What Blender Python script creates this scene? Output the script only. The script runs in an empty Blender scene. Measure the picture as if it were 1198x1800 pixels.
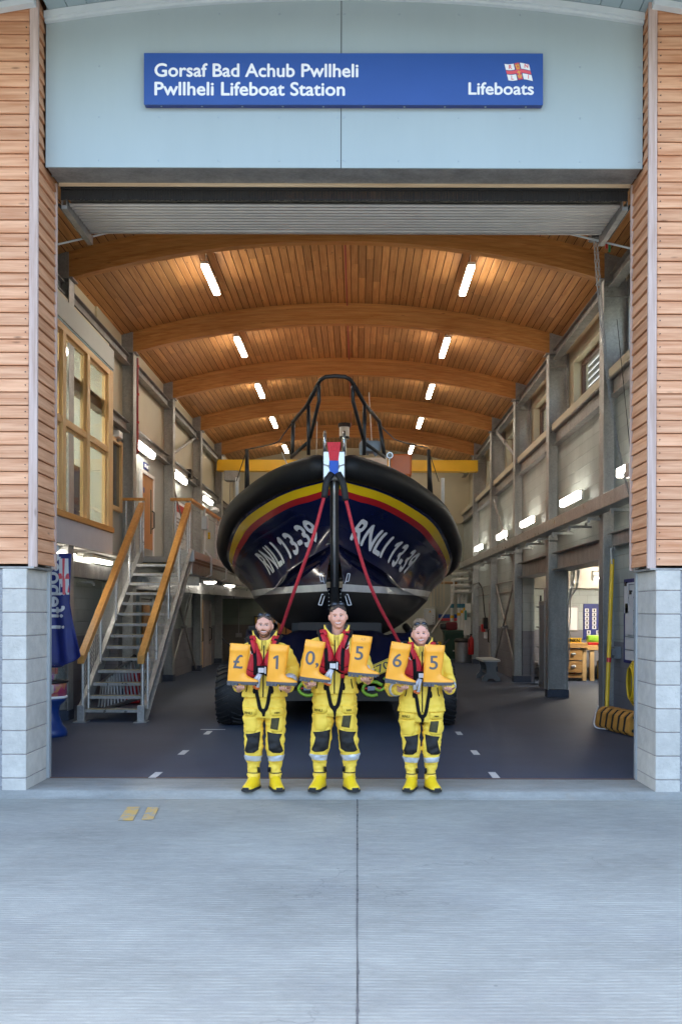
import bpy, bmesh, math, random
from mathutils import Vector, Matrix, noise
from mathutils.bvhtree import BVHTree
R = math.radians
PI = math.pi
random.seed(7)
S = bpy.context.scene
COL = S.collection

# ------------------------------------------------------------------ camera, world, sun, exposure
cam_d = bpy.data.cameras.new('camera')
cam = bpy.data.objects.new('camera', cam_d); COL.objects.link(cam)
cam.location = (0, 0, 1.775)
cam.rotation_euler = (R(90), R(-0.16), 0)
cam_d.sensor_fit = 'VERTICAL'; cam_d.sensor_height = 36; cam_d.sensor_width = 24; cam_d.lens = 35
cam_d.shift_x = -0.0161; cam_d.shift_y = 0.0978
cam_d.clip_end = 2000
S.camera = cam
SUN_EL, SUN_AZ = 50, -8           # the sun stands behind the building, a little to the left
W = bpy.data.worlds.new('World'); S.world = W; W.use_nodes = True
nt = W.node_tree
bg = nt.nodes['Background']
sky = nt.nodes.new('ShaderNodeTexSky'); sky.sky_type = 'NISHITA'; sky.sun_disc = False
sky.sun_elevation = R(SUN_EL); sky.sun_rotation = R(SUN_AZ); sky.air_density = 1.0; sky.dust_density = 3.5; sky.ozone_density = .6
nt.links.new(sky.outputs[0], bg.inputs[0]); bg.inputs[1].default_value = 0.15
sl = bpy.data.lights.new('sun', 'SUN'); sl.energy = 3.2; sl.angle = R(0.5); sl.color = (1, .95, .87)
so = bpy.data.objects.new('sun', sl); COL.objects.link(so)
sd = Vector((math.sin(R(SUN_AZ)) * math.cos(R(SUN_EL)), math.cos(R(SUN_AZ)) * math.cos(R(SUN_EL)), math.sin(R(SUN_EL))))
so.rotation_euler = sd.to_track_quat('Z', 'Y').to_euler(); so.location = (0, 40, 40)
S.view_settings.view_transform = 'Standard'; S.view_settings.look = 'None'
S.view_settings.gamma = 1; S.view_settings.exposure = 2.75
S.render.engine = 'CYCLES'
S.cycles.use_denoising = True
S.cycles.max_bounces = 8; S.cycles.diffuse_bounces = 5; S.cycles.glossy_bounces = 4
S.cycles.sample_clamp_indirect = 6; S.cycles.caustics_reflective = False; S.cycles.caustics_refractive = False

# ------------------------------------------------------------------ materials
class N:
    """short-hand for building a node tree"""
    def __init__(s, name):
        s.m = bpy.data.materials.new(name); s.m.use_nodes = True
        s.t = s.m.node_tree; s.b = s.t.nodes['Principled BSDF']; s.out = s.t.nodes['Material Output']
        s.tc = s.n('ShaderNodeTexCoord')
    def n(s, typ, **kw):
        x = s.t.nodes.new(typ)
        for k, v in kw.items(): setattr(x, k, v)
        return x
    def l(s, a, b): s.t.links.new(a, b)
    def set(s, sock, v):
        if hasattr(v, 'is_linked') or hasattr(v, 'links'): s.l(v, sock)
        else: sock.default_value = v
    def math(s, op, a, b=0.0, c=0.0):
        x = s.n('ShaderNodeMath', operation=op)
        s.set(x.inputs[0], a); s.set(x.inputs[1], b); s.set(x.inputs[2], c)
        return x.outputs[0]
    def mapping(s, scale=(1, 1, 1), loc=(0, 0, 0), vec=None):
        x = s.n('ShaderNodeMapping'); s.l(vec or s.tc.outputs['Object'], x.inputs[0])
        s.set(x.inputs['Scale'], scale); s.set(x.inputs['Location'], loc)
        return x.outputs[0]
    def noise(s, vec, scale, detail=4, rough=.55):
        x = s.n('ShaderNodeTexNoise'); s.l(vec, x.inputs['Vector'])
        x.inputs['Scale'].default_value = scale; x.inputs['Detail'].default_value = detail; x.inputs['Roughness'].default_value = rough
        return x.outputs['Fac']
    def ramp(s, fac, stops):
        x = s.n('ShaderNodeValToRGB'); s.l(fac, x.inputs[0])
        e = x.color_ramp.elements
        e[0].position, e[0].color = stops[0][0], c4(stops[0][1])
        e[1].position, e[1].color = stops[1][0], c4(stops[1][1])
        for p, c in stops[2:]:
            k = e.new(p); k.color = c4(c)
        return x.outputs[0]
    def range(s, v, a, b, c, d):
        x = s.n('ShaderNodeMapRange'); s.l(v, x.inputs[0])
        for i, k in enumerate((a, b, c, d)): x.inputs[i + 1].default_value = k
        return x.outputs[0]
    def mix(s, fac, a, b, blend='MIX'):
        x = s.n('ShaderNodeMix', data_type='RGBA', blend_type=blend)
        s.set(x.inputs[0], fac); s.set(x.inputs[6], c4(a) if isinstance(a, tuple) else a); s.set(x.inputs[7], c4(b) if isinstance(b, tuple) else b)
        return x.outputs[2]
    def scale(s, col, v):
        x = s.n('ShaderNodeVectorMath', operation='SCALE'); s.set(x.inputs[0], col[:3] if isinstance(col, tuple) else col); s.set(x.inputs['Scale'], v)
        return x.outputs[0]
    def bump(s, h, strength=.3, dist=.01):
        x = s.n('ShaderNodeBump'); x.inputs['Strength'].default_value = strength; x.inputs['Distance'].default_value = dist
        s.l(h, x.inputs['Height']); s.l(x.outputs[0], s.b.inputs['Normal'])
    def island(s):
        return s.n('ShaderNodeNewGeometry').outputs['Random Per Island']
    def xyz(s, vec=None):
        x = s.n('ShaderNodeSeparateXYZ'); s.l(vec or s.tc.outputs['Object'], x.inputs[0]); return x.outputs
    def comb(s, a, b, c=0.0):
        x = s.n('ShaderNodeCombineXYZ')
        for i, v in enumerate((a, b, c)): s.set(x.inputs[i], v)
        return x.outputs[0]
    def done(s, col=None, rough=.6, metal=0, spec=.5):
        if col is not None: s.set(s.b.inputs['Base Color'], c4(col) if isinstance(col, tuple) else col)
        s.set(s.b.inputs['Roughness'], rough); s.b.inputs['Metallic'].default_value = metal
        s.b.inputs['Specular IOR Level'].default_value = spec
        return s.m
def c4(c): return (c[0], c[1], c[2], 1)
def srgb(r, g, b):
    f = lambda v: (v / 255 / 12.92) if v / 255 <= .04045 else ((v / 255 + .055) / 1.055) ** 2.4
    return (f(r), f(g), f(b))

def mat(name, col, rough=.6, metal=0, var=.12, vs=5, bump=0, bs=60, isl=0, spec=.5, stretch=(1, 1, 1), coat=0, rvar=0, bd=.01):
    k = N(name)
    v = k.mapping(stretch)
    f = k.range(k.noise(v, vs, 5), .25, .75, 1 - var, 1 + var)
    if isl: f = k.math('MULTIPLY', f, k.range(k.island(), 0, 1, 1 - isl, 1 + isl))
    if bump: k.bump(k.noise(v, bs, 3), bump, bd)
    r = rough
    if rvar: r = k.range(k.noise(v, vs * 2.3, 4), .3, .7, rough - rvar, rough + rvar)
    if coat: k.b.inputs['Coat Weight'].default_value = coat; k.b.inputs['Coat Roughness'].default_value = .06
    return k.done(k.scale(col, f), r, metal, spec)

def wood(name, c1, c2, axis, isl=.14, rough=.55, knots=.5, gs=1.0):
    """boards with the grain along axis 0/1/2; every loose board gets its own tone and its own grain"""
    k = N(name)
    r = k.island()
    sc = [9 * gs] * 3; sc[axis] = .55 * gs
    off = k.comb(k.math('MULTIPLY', r, 37.0), k.math('MULTIPLY', r, 71.0), k.math('MULTIPLY', r, 53.0))
    v = k.mapping(tuple(sc), off)
    n1 = k.noise(v, 2.2, 6, .6)
    sc2 = [46 * gs] * 3; sc2[axis] = 1.4 * gs
    n2 = k.noise(k.mapping(tuple(sc2), off), 1.5, 3)
    f = k.math('ADD', k.math('MULTIPLY', n1, .75), k.math('MULTIPLY', n2, .25))
    col = k.ramp(f, [(.36, c1), (.62, c2)])
    col = k.scale(col, k.range(r, 0, 1, 1 - isl, 1 + isl))
    if knots:
        sk = [9.0] * 3; sk[axis] = 2.6
        vo = k.n('ShaderNodeTexVoronoi'); k.l(k.mapping(tuple(sk), off), vo.inputs['Vector']); vo.inputs['Scale'].default_value = 1
        kn = k.range(vo.outputs['Distance'], .05, .15, knots, 0)
        pick = k.math('GREATER_THAN', k.xyz(vo.outputs['Color'])[0], .6)
        col = k.mix(k.math('MULTIPLY', kn, pick), col, tuple(x * .33 for x in c1))
    k.bump(f, .12, .006)
    return k.done(col, rough, 0, .35)

def emit(name, col, e):
    k = N(name); k.b.inputs['Emission Color'].default_value = c4(col); k.b.inputs['Emission Strength'].default_value = e
    return k.done((.9, .9, .88), .4)

# ------------------------------------------------------------------ object helpers
def tag(o, label=None, cat=None, group=None, kind=None):
    if label: o['label'] = label
    if cat: o['category'] = cat
    if group: o['group'] = group
    if kind: o['kind'] = kind
    return o
def empty(name, loc, label, cat, group=None, rot=(0, 0, 0)):
    o = bpy.data.objects.new(name, None); COL.objects.link(o); o.location = loc; o.rotation_euler = rot
    o.empty_display_size = .1
    return tag(o, label, cat, group)
def origin(o):
    v = Vector((0, 0, 0))
    while o is not None: v += o.location; o = o.parent
    return v
def copy_tree(o, loc=None, parent=None, label=None, rot=None):
    c = o.copy(); COL.objects.link(c); c.parent = parent
    if loc is not None: c.location = loc
    if rot is not None: c.rotation_euler = rot
    if label: c['label'] = label
    for ch in list(o.children): copy_tree(ch, None, c)
    return c

class MB:
    def __init__(s): s.bm = bmesh.new(); s.mi = 0
    def faces(s, before):
        for f in s.bm.faces[before:]: f.material_index = s.mi
    def addv(s, co): return s.bm.verts.new(co)
    def quad(s, *p):
        f = s.bm.faces.new([s.bm.verts.new(q) for q in p]); f.material_index = s.mi; return f
    def box(s, a, b, bevel=0, mtx=None, jit=0):
        x0, y0, z0 = a; x1, y1, z1 = b
        vs = [s.bm.verts.new((x + random.uniform(-jit, jit), y, z)) for x in (x0, x1) for y in (y0, y1) for z in (z0, z1)]
        fs = [s.bm.faces.new([vs[i] for i in q]) for q in ((0, 1, 3, 2), (4, 6, 7, 5), (0, 4, 5, 1), (2, 3, 7, 6), (0, 2, 6, 4), (1, 5, 7, 3))]
        for f in fs: f.material_index = s.mi
        if mtx is not None: bmesh.ops.transform(s.bm, matrix=mtx, verts=vs)
        if bevel:
            es = {e for f in fs for e in f.edges}
            r = bmesh.ops.bevel(s.bm, geom=list(es), offset=bevel, segments=2, affect='EDGES', profile=.6)
            for f in r['faces']: f.material_index = s.mi
        return s
    def prism(s, pts, d, bevel=0):
        """polygon (3D points) extruded by vector d"""
        d = Vector(d)
        a = [s.bm.verts.new(p) for p in pts]; b = [s.bm.verts.new(Vector(p) + d) for p in pts]
        n = len(pts)
        fs = [s.bm.faces.new(a[::-1]), s.bm.faces.new(b)] + [s.bm.faces.new((a[i], a[(i + 1) % n], b[(i + 1) % n], b[i])) for i in range(n)]
        for f in fs: f.material_index = s.mi
        bmesh.ops.recalc_face_normals(s.bm, faces=fs)
        if bevel:
            es = {e for f in fs for e in f.edges}
            r = bmesh.ops.bevel(s.bm, geom=list(es), offset=bevel, segments=2, affect='EDGES')
            for f in r['faces']: f.material_index = s.mi
        return s
    def bridge(s, rings, cap0=True, cap1=True, closed=True):
        """rings: lists of points of equal length"""
        vr = [[s.bm.verts.new(p) for p in r] for r in rings]
        n = len(vr[0]); fs = []
        for a, b in zip(vr, vr[1:]):
            for i in range(n if closed else n - 1):
                j = (i + 1) % n
                fs.append(s.bm.faces.new((a[i], a[j], b[j], b[i])))
        if cap0 and closed: fs.append(s.bm.faces.new(vr[0][::-1]))
        if cap1 and closed: fs.append(s.bm.faces.new(vr[-1]))
        for f in fs: f.material_index = s.mi
        return fs
    def tube(s, pts, r, seg=8, caps=True, flat=1.0, up=None):
        """round bar along points; r one radius or one per point; flat squashes it along 'up'"""
        pts = [Vector(p) for p in pts]; n = len(pts)
        rs = r if isinstance(r, (list, tuple)) else [r] * n
        rings = []; u = None
        for i, p in enumerate(pts):
            t = (pts[min(i + 1, n - 1)] - pts[max(i - 1, 0)])
            if t.length < 1e-9: t = Vector((0, 0, 1))
            t.normalize()
            if up is not None:
                u = Vector(up) - t * Vector(up).dot(t)
                if u.length < 1e-4: u = t.orthogonal()
            elif u is None: u = t.orthogonal()
            else: u = u - t * u.dot(t)
            u.normalize(); w = t.cross(u)
            rings.append([p + (u * math.cos(2 * PI * k / seg) * flat + w * math.sin(2 * PI * k / seg)) * rs[i] for k in range(seg)])
        s.bridge(rings, caps, caps); return s
    def cyl(s, a, b, r, seg=16): return s.tube([a, b], r, seg)
    def lathe(s, prof, c=(0, 0, 0), seg=24, sx=1, sy=1, cap=True):
        c = Vector(c)
        rings = [[c + Vector((r * math.cos(2 * PI * k / seg) * sx, r * math.sin(2 * PI * k / seg) * sy, z)) for k in range(seg)] for r, z in prof]
        s.bridge(rings, cap, cap); return s
    def ell(s, c, rx, ry, rz, seg=16, rg=10, mtx=None):
        c = Vector(c); rings = []
        for i in range(1, rg):
            t = PI * i / rg
            rings.append([Vector((rx * math.sin(t) * math.cos(2 * PI * k / seg), ry * math.sin(t) * math.sin(2 * PI * k / seg), -rz * math.cos(t))) for k in range(seg)])
        if mtx is not None: rings = [[mtx @ p for p in r] for r in rings]
        s.bridge([[c + p for p in r] for r in rings]); return s
    def ibeam(s, a, b, w, h, t=.012, up=(0, 0, 1)):
        """I section from a to b: web along 'up' of depth h, flanges of width w"""
        a = Vector(a); b = Vector(b); d = (b - a).normalized(); u = Vector(up); u = (u - d * u.dot(d)).normalized(); sd_ = d.cross(u)
        pr = [(-w/2, -h/2), (w/2, -h/2), (w/2, -h/2+t), (t/2, -h/2+t), (t/2, h/2-t), (w/2, h/2-t), (w/2, h/2), (-w/2, h/2), (-w/2, h/2-t), (-t/2, h/2-t), (-t/2, -h/2+t), (-w/2, -h/2+t)]
        s.prism([a + sd_ * x + u * z for x, z in pr], b - a); return s
    def build(s, name, m, parent=None, smooth=False, kind=None, recalc=True, auto=None):
        me = bpy.data.meshes.new(name)
        if recalc: bmesh.ops.recalc_face_normals(s.bm, faces=s.bm.faces)
        if parent is not None:
            o_ = origin(parent); bmesh.ops.translate(s.bm, vec=-o_, verts=s.bm.verts)
        s.bm.to_mesh(me); s.bm.free()
        return link_mesh(name, me, m, parent, smooth, kind, auto)
def link_mesh(name, me, m, parent=None, smooth=False, kind=None, auto=None):
    me.name = name
    for k in (m if isinstance(m, (list, tuple)) else [m]): me.materials.append(k)
    if smooth or auto:
        for p in me.polygons: p.use_smooth = True
    if auto:
        me.set_sharp_from_angle(angle=R(auto))
    o = bpy.data.objects.new(name, me); COL.objects.link(o)
    if parent is not None: o.parent = parent
    if kind: o['kind'] = kind
    return o
def at(px, py, y):
    """world point seen at photo pixel (px, py) at depth y"""
    return Vector(((px - 628) / 1750 * y, y, 1.775 - (py - 1076) / 1750 * y))
def spline(pts, n):
    """Catmull-Rom through points, n samples per span"""
    pts = [Vector(p) for p in pts]; out = []
    P = [pts[0] * 2 - pts[1]] + pts + [pts[-1] * 2 - pts[-2]]
    for i in range(len(pts) - 1):
        a, b, c, d = P[i:i + 4]
        for k in range(n):
            t = k / n
            out.append(.5 * ((2 * b) + (c - a) * t + (2 * a - 5 * b + 4 * c - d) * t * t + (3 * b - a - 3 * c + d) * t ** 3))
    out.append(pts[-1]); return out
_dg = bpy.context.evaluated_depsgraph_get
def text_bm(body, size=1, extrude=0.0, bold=0.0, align='LEFT', sx=1.0, shear=0.0, spacing=1.0):
    """letters as a mesh in the xy plane"""
    c = bpy.data.curves.new('lettering', 'FONT'); c.body = body; c.size = size; c.extrude = extrude
    c.align_x = align; c.shear = shear; c.resolution_u = 4; c.space_character = spacing
    o = bpy.data.objects.new('lettering', c); COL.objects.link(o)
    d = _dg(); me = bpy.data.meshes.new_from_object(o.evaluated_get(d))
    bm = bmesh.new(); bm.from_mesh(me)
    bpy.data.objects.remove(o); bpy.data.meshes.remove(me); bpy.data.curves.remove(c)
    # the built-in figure 1 is a bare stroke: give it its flag
    for k, ch in enumerate(body):
        if ch == '1' and len(body) > 0:
            one = _raw_bounds('1', size, bold); pre = _raw_bounds(body[:k + 1], size, bold)
            w = one[1] - one[0]; x1 = pre[1]; x0 = x1 - w; top = one[3]; h = one[3] - one[2]
            q = [(x0 + w * .02, top), (x0 + w * .02, top - h * .17), (x0 - h * .19, top - h * .27), (x0 - h * .19, top - h * .13)]
            bm.faces.new([bm.verts.new((a, b, 0)) for a, b in q])
    for f in bm.faces: f.smooth = False
    if bold:        # heavier strokes: the same letters laid five times, each a hair proud of the last
        base = bpy.data.meshes.new('t'); bm.to_mesh(base); bm.clear()
        for i, (dx, dy) in enumerate(((0, 0), (bold, 0), (-bold, 0), (0, bold), (0, -bold))):
            n0 = len(bm.verts); bm.from_mesh(base); bm.verts.ensure_lookup_table()
            for v in bm.verts[n0:]: v.co += Vector((dx * size, dy * size, .0003 * i))
        bpy.data.meshes.remove(base)
    for v in bm.verts: v.co.x *= sx
    return bm
def _raw_bounds(body, size, bold):
    c = bpy.data.curves.new('lettering', 'FONT'); c.body = body; c.size = size; c.resolution_u = 2
    o = bpy.data.objects.new('lettering', c); COL.objects.link(o)
    me = bpy.data.meshes.new_from_object(o.evaluated_get(_dg()))
    xs = [v.co.x for v in me.vertices]; ys = [v.co.y for v in me.vertices]
    bpy.data.objects.remove(o); bpy.data.meshes.remove(me); bpy.data.curves.remove(c)
    return min(xs), max(xs), min(ys), max(ys)
def bm_bounds(bm):
    xs = [v.co.x for v in bm.verts]; ys = [v.co.y for v in bm.verts]
    return min(xs), max(xs), min(ys), max(ys)
def add_text(mb, body, x0, z0, w=None, h=.1, y=0, depth=.004, bold=0.0, shear=0.0, rot=0, mtx=None):
    """lettering standing in the xz plane facing -y: lower-left corner (x0,z0), width w (or by height), letters h tall"""
    bm = text_bm(body, 1, 0, bold, shear=shear)
    a, b, c, d = bm_bounds(bm); sh = h / (d - c); sw = (w / (b - a)) if w else sh
    r = bmesh.ops.extrude_face_region(bm, geom=bm.faces[:])
    ex = {v for v in r['geom'] if isinstance(v, bmesh.types.BMVert)}
    for v in bm.verts:
        co = v.co.copy(); v.co = Vector((x0 + (co.x - a) * sw, y - (depth if v in ex else 0) - co.z, z0 + (co.y - c) * sh))
    if mtx is not None: bmesh.ops.transform(bm, matrix=mtx, verts=bm.verts)
    me = bpy.data.meshes.new('t'); bm.to_mesh(me); bm.free()
    n0 = len(mb.bm.faces); mb.bm.from_mesh(me); bpy.data.meshes.remove(me)
    mb.bm.faces.ensure_lookup_table()
    for f in mb.bm.faces[n0:]: f.material_index = mb.mi
def remesh(mb, voxel, smooth=3):
    """all the pieces of mb grown together into one continuous surface"""
    me = bpy.data.meshes.new('r'); bmesh.ops.recalc_face_normals(mb.bm, faces=mb.bm.faces); mb.bm.to_mesh(me); mb.bm.free()
    o = bpy.data.objects.new('r', me); COL.objects.link(o)
    m = o.modifiers.new('r', 'REMESH'); m.mode = 'VOXEL'; m.voxel_size = voxel; m.use_smooth_shade = True
    if smooth:
        m2 = o.modifiers.new('s', 'SMOOTH'); m2.factor = .5; m2.iterations = smooth
    r = bpy.data.meshes.new_from_object(o.evaluated_get(_dg()))
    bpy.data.objects.remove(o); bpy.data.meshes.remove(me)
    return r
def bvh_of(*meshes):
    vs = []; fs = []
    for me in meshes:
        k = len(vs); vs += [v.co.copy() for v in me.vertices]; fs += [[i + k for i in p.vertices] for p in me.polygons]
    return BVHTree.FromPolygons(vs, fs)
# ------------------------------------------------------------------ the materials of the place
def concrete_mat():
    k = N('brushed_concrete')
    o = k.tc.outputs['Object']
    big = k.noise(k.mapping((.55, .8, 1)), 1.1, 5, .6)
    mid = k.noise(k.mapping((1.2, 4, 1)), 2.5, 6, .65)
    # tined ribs run across, a finger apart, wandering and broken
    wob = k.math('MULTIPLY', k.noise(k.mapping((.8, .8, 1)), 1.3, 2), .06)
    y = k.math('ADD', k.xyz(o)[1], wob)
    rib = k.math('SINE', k.math('MULTIPLY', y, 150.0))
    rib2 = k.noise(k.mapping((1.3, 42, 1)), 1.0, 3, .6)
    brk = k.range(k.noise(k.mapping((3.5, 9, 1)), 1.5, 4), .35, .65, 0, 1)
    ribs = k.math('MULTIPLY', k.math('ADD', k.math('MULTIPLY', rib, .55), rib2), brk)
    f = k.math('ADD', k.range(big, .3, .7, .80, 1.12), k.math('MULTIPLY', k.math('SUBTRACT', mid, .5), .24))
    f = k.math('ADD', f, k.math('MULTIPLY', k.math('SUBTRACT', ribs, .3), .22))
    f = k.math('ADD', f, k.math('MULTIPLY', k.math('SUBTRACT', k.noise(k.mapping((16, 46, 1)), 1.0, 4, .7), .5), .42))
    col = k.scale((.305, .308, .268), f)
    st = k.range(k.noise(k.mapping((.9, .9, 1), (3, 1, 0)), .9, 5, .7), .52, .72, 0, .42)
    col = k.mix(st, col, (.21, .215, .21))
    ck = k.n('ShaderNodeTexVoronoi', feature='DISTANCE_TO_EDGE'); ck.inputs['Scale'].default_value = .42
    wv = k.n('ShaderNodeVectorMath', operation='ADD'); k.l(o, wv.inputs[0]); wn = k.n('ShaderNodeTexNoise'); wn.inputs['Scale'].default_value = 2.2; wn.inputs['Detail'].default_value = 5; k.l(o, wn.inputs['Vector']); k.l(wn.outputs['Color'], wv.inputs[1]); k.l(wv.outputs[0], ck.inputs['Vector'])
    crack = k.math('MULTIPLY', k.range(ck.outputs['Distance'], .0012, .004, .3, 0), k.range(k.noise(k.mapping((.5, .5, 1), (7, 3, 0)), 1.0, 2), .55, .62, 0, 1))
    col = k.mix(crack, col, (.11, .11, .105))
    sp = k.n('ShaderNodeTexVoronoi'); k.l(o, sp.inputs['Vector']); sp.inputs['Scale'].default_value = 3.2
    dot = k.math('MULTIPLY', k.range(sp.outputs['Distance'], .02, .045, .6, 0), k.math('GREATER_THAN', k.xyz(sp.outputs['Color'])[1], .72))
    col = k.mix(dot, col, (.12, .12, .12))
    k.bump(k.math('ADD', ribs, k.math('MULTIPLY', k.noise(o, 120, 2), .4)), .55, .006)
    return k.done(col, .85, 0, .3)
M_APRON = concrete_mat()
def sill_mat():
    k = N('sill_concrete')
    n = k.noise(k.mapping((1, 2.5, 3)), 2.2, 6, .65); n2 = k.noise(k.mapping(), 30, 3)
    f = k.math('ADD', k.range(n, .3, .7, .78, 1.15), k.math('MULTIPLY', k.math('SUBTRACT', n2, .5), .2))
    col = k.scale((.30, .302, .275), f)
    st = k.range(k.noise(k.mapping((2.2, 3, 3), (5, 2, 0)), 1.6, 6, .7), .55, .75, 0, .5)
    col = k.mix(st, col, (.30, .25, .19))
    k.bump(k.noise(k.mapping(), 25, 4), .5, .01)
    return k.done(col, .8, 0, .3)
M_SILL = sill_mat()
M_GROUND = mat('asphalt', (.06, .06, .062), .9, var=.25, vs=2, bump=.4, bs=120)
M_JOINT = mat('joint_filler', (.10, .10, .095), .9, var=.5, vs=30)
def faded(name, col, under, t0, t1, sc):
    k = N(name)
    n = k.noise(k.mapping((2, 1, 1)), sc, 6, .7)
    return k.done(k.mix(k.range(n, t0, t1, 0, 1), under, col), .8)
M_YFADE = faded('faded_yellow_paint', (.56, .35, .09), (.30, .305, .28), .36, .54, 9)
M_WDASH = faded('white_floor_tape', (.62, .63, .62), (.35, .36, .4), .2, .42, 14)
def carpet_mat():
    k = N('blue_grey_hall_floor')
    n = k.noise(k.mapping(), 260, 2); n2 = k.noise(k.mapping((1, 1, 1)), .8, 5, .6); n3 = k.noise(k.mapping(), 12, 4, .7)
    f = k.math('ADD', k.range(n, .3, .7, .72, 1.28), k.math('MULTIPLY', k.math('SUBTRACT', n2, .5), .7))
    col = k.scale((.036, .056, .100), f)
    col = k.mix(k.range(n3, .6, .78, 0, .35), col, (.075, .08, .09))
    vo = k.n('ShaderNodeTexVoronoi'); k.l(k.mapping((1, 1, 1)), vo.inputs['Vector']); vo.inputs['Scale'].default_value = 2.6
    dot = k.math('MULTIPLY', k.range(vo.outputs['Distance'], .012, .035, .75, 0), k.math('GREATER_THAN', k.xyz(vo.outputs['Color'])[0], .66))
    col = k.mix(dot, col, (.3, .29, .26))
    k.bump(n, .3, .004)
    return k.done(col, .62, 0, .45)
M_CARPET = carpet_mat()
M_BLOCK = mat('white_split_block', (.52, .495, .445), .85, var=.14, vs=7, bump=.7, bs=34, isl=.06, bd=.012)
M_MORTAR = mat('mortar', (.32, .29, .28), .9, var=.15, vs=20, bump=.4)
M_ROUGH = mat('rough_render', (.34, .34, .35), .95, var=.35, vs=40, bump=1, bs=55, bd=.02)
CL1, CL2 = (.50, .215, .10), (.73, .41, .24)
M_CLAD_X = wood('larch_cladding_front', CL1, CL2, 0, .09, .6, .7)
M_CLAD_Y = wood('larch_cladding_side', CL1, CL2, 1, .09, .6, .7)
M_POST = wood('weathered_larch_post', (.40, .28, .23), (.58, .46, .41), 2, .08, .7, .5)
M_TIMBSTRIP = wood('pale_timber_strip', (.55, .40, .25), (.72, .58, .40), 0, .05, .6, 0)
M_CEIL = wood('ceiling_boards', (.40, .17, .053), (.56, .285, .102), 1, .2, .5, .8)
M_GLULAM = wood('glulam', (.40, .155, .04), (.54, .26, .08), 0, .09, .5, .6)
M_OAK = wood('oak_handrail', (.52, .24, .055), (.66, .345, .10), 1, .06, .4, .2)
M_PINE_V = wood('pine_frame_upright', (.62, .39, .16), (.78, .54, .27), 2, .06, .45, .4)
M_PINE_H = wood('pine_frame_level', (.58, .35, .13), (.74, .49, .23), 1, .06, .45, .4)
M_PINE_X = wood('pine_bench', (.50, .26, .08), (.66, .39, .15), 0, .1, .5, .6)
M_DOORW = wood('oak_door', (.44, .19, .06), (.57, .28, .10), 2, .05, .4, 0)
M_DARKW = mat('brown_window_frame', (.11, .05, .028), .5, var=.2)
def panel_mat():
    k = N('pale_blue_panel')
    n = k.noise(k.mapping((1, 1, .4)), 1.2, 5); n2 = k.noise(k.mapping((6, 1, .7)), 2, 4, .7)
    f = k.math('ADD', k.range(n, .3, .7, .965, 1.03), k.math('MULTIPLY', k.math('SUBTRACT', n2, .5), .05))
    return k.done(k.scale((.372, .447, .462), f), .55, 0, .4)
M_PANEL = panel_mat()
M_SIGN = mat('sign_blue', (.020, .078, .31), .4, var=.04, vs=2)
M_SIGNEDGE = mat('sign_edge_blue', (.02, .04, .20), .4, var=.04)
M_WHITE = mat('white_paint', (.86, .86, .85), .45, var=.04, vs=3)
M_FLAGRED = mat('flag_red', (.72, .09, .12), .45, var=.03)
M_FLAGGOLD = mat('flag_gold', (.78, .50, .08), .45, var=.03)
M_FLAGNAVY = mat('flag_navy', (.03, .045, .2), .5, var=.1)
M_RIVET = mat('panel_rivet', (.36, .43, .47), .4, .5)
M_EAVE = mat('eave_soffit_metal', (.34, .43, .46), .5, .1, var=.06, vs=3)
M_FASCIA = mat('white_fascia', (.62, .68, .70), .45, var=.05, vs=3)
def galv(name, c, rough=.45, metal=.55, var=.2):
    k = N(name)
    vo = k.n('ShaderNodeTexVoronoi'); k.l(k.mapping(), vo.inputs['Vector']); vo.inputs['Scale'].default_value = 38
    sp = k.range(k.xyz(vo.outputs['Color'])[0], 0, 1, .9, 1.1)
    n = k.range(k.noise(k.mapping((1.6, 1.6, .7)), 2.4, 6, .65), .3, .7, 1 - var, 1 + var)
    col = k.scale(c, k.math('MULTIPLY', sp, n))
    return k.done(col, k.range(k.noise(k.mapping(), 6, 4), .3, .7, rough - .1, rough + .12), metal, .5)
M_GALV = galv('galvanised_steel', (.42, .42, .405))
M_GALVL = galv('bright_galvanised', (.56, .56, .55), .35, .65, .12)
M_LINTEL = galv('weathered_lintel_steel', (.27, .27, .265), .6, .25, .25)
M_DULL = galv('dull_grey_steel', (.30, .29, .275), .5, .45, .18)
M_BRUSH = mat('brush_bristles', (.012, .010, .009), .8, var=.6, vs=30, stretch=(40, 1, .6))
M_SHUT = mat('shutter_metal', (.40, .385, .36), .35, .35, var=.1, vs=3)
M_JAMB = mat('jamb_grey', (.42, .44, .45), .4, .3, var=.08)
def blockwall(name, upper, lower, split, axis):
    """painted blockwork: pale above, grey dado below"""
    k = N(name)
    x = k.xyz()
    br = k.n('ShaderNodeTexBrick'); k.l(k.comb(x[axis], x[2], 0.0), br.inputs['Vector'])
    br.inputs['Scale'].default_value = 1; br.inputs['Brick Width'].default_value = .45; br.inputs['Row Height'].default_value = .225
    br.inputs['Mortar Size'].default_value = .009; br.inputs['Mortar Smooth'].default_value = .4
    br.inputs['Color1'].default_value = (1, 1, 1, 1); br.inputs['Color2'].default_value = (.93, .93, .93, 1); br.inputs['Mortar'].default_value = (.80, .80, .80, 1)
    k.bump(k.math('SUBTRACT', 1.0, br.outputs['Fac']), .6, .008)
    col = k.mix(k.math('GREATER_THAN', x[2], split), lower, upper)
    f = k.range(k.noise(k.mapping((1, 1, .6)), 1.6, 6, .6), .3, .7, .9, 1.08)
    col = k.mix(1.0, k.scale(col, f), br.outputs['Color'], 'MULTIPLY')
    return k.done(col, .55, 0, .4)
MINT, DADO = (.44, .48, .45), (.23, .225, .245)
M_WALL_Y = blockwall('painted_blockwork_side', MINT, DADO, 1.31, 1)
M_WALL_X = blockwall('painted_blockwork_end', MINT, DADO, 1.31, 0)
M_CREAM = mat('cream_lining_board', (.54, .49, .35), .55, var=.05, vs=1.5)
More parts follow.
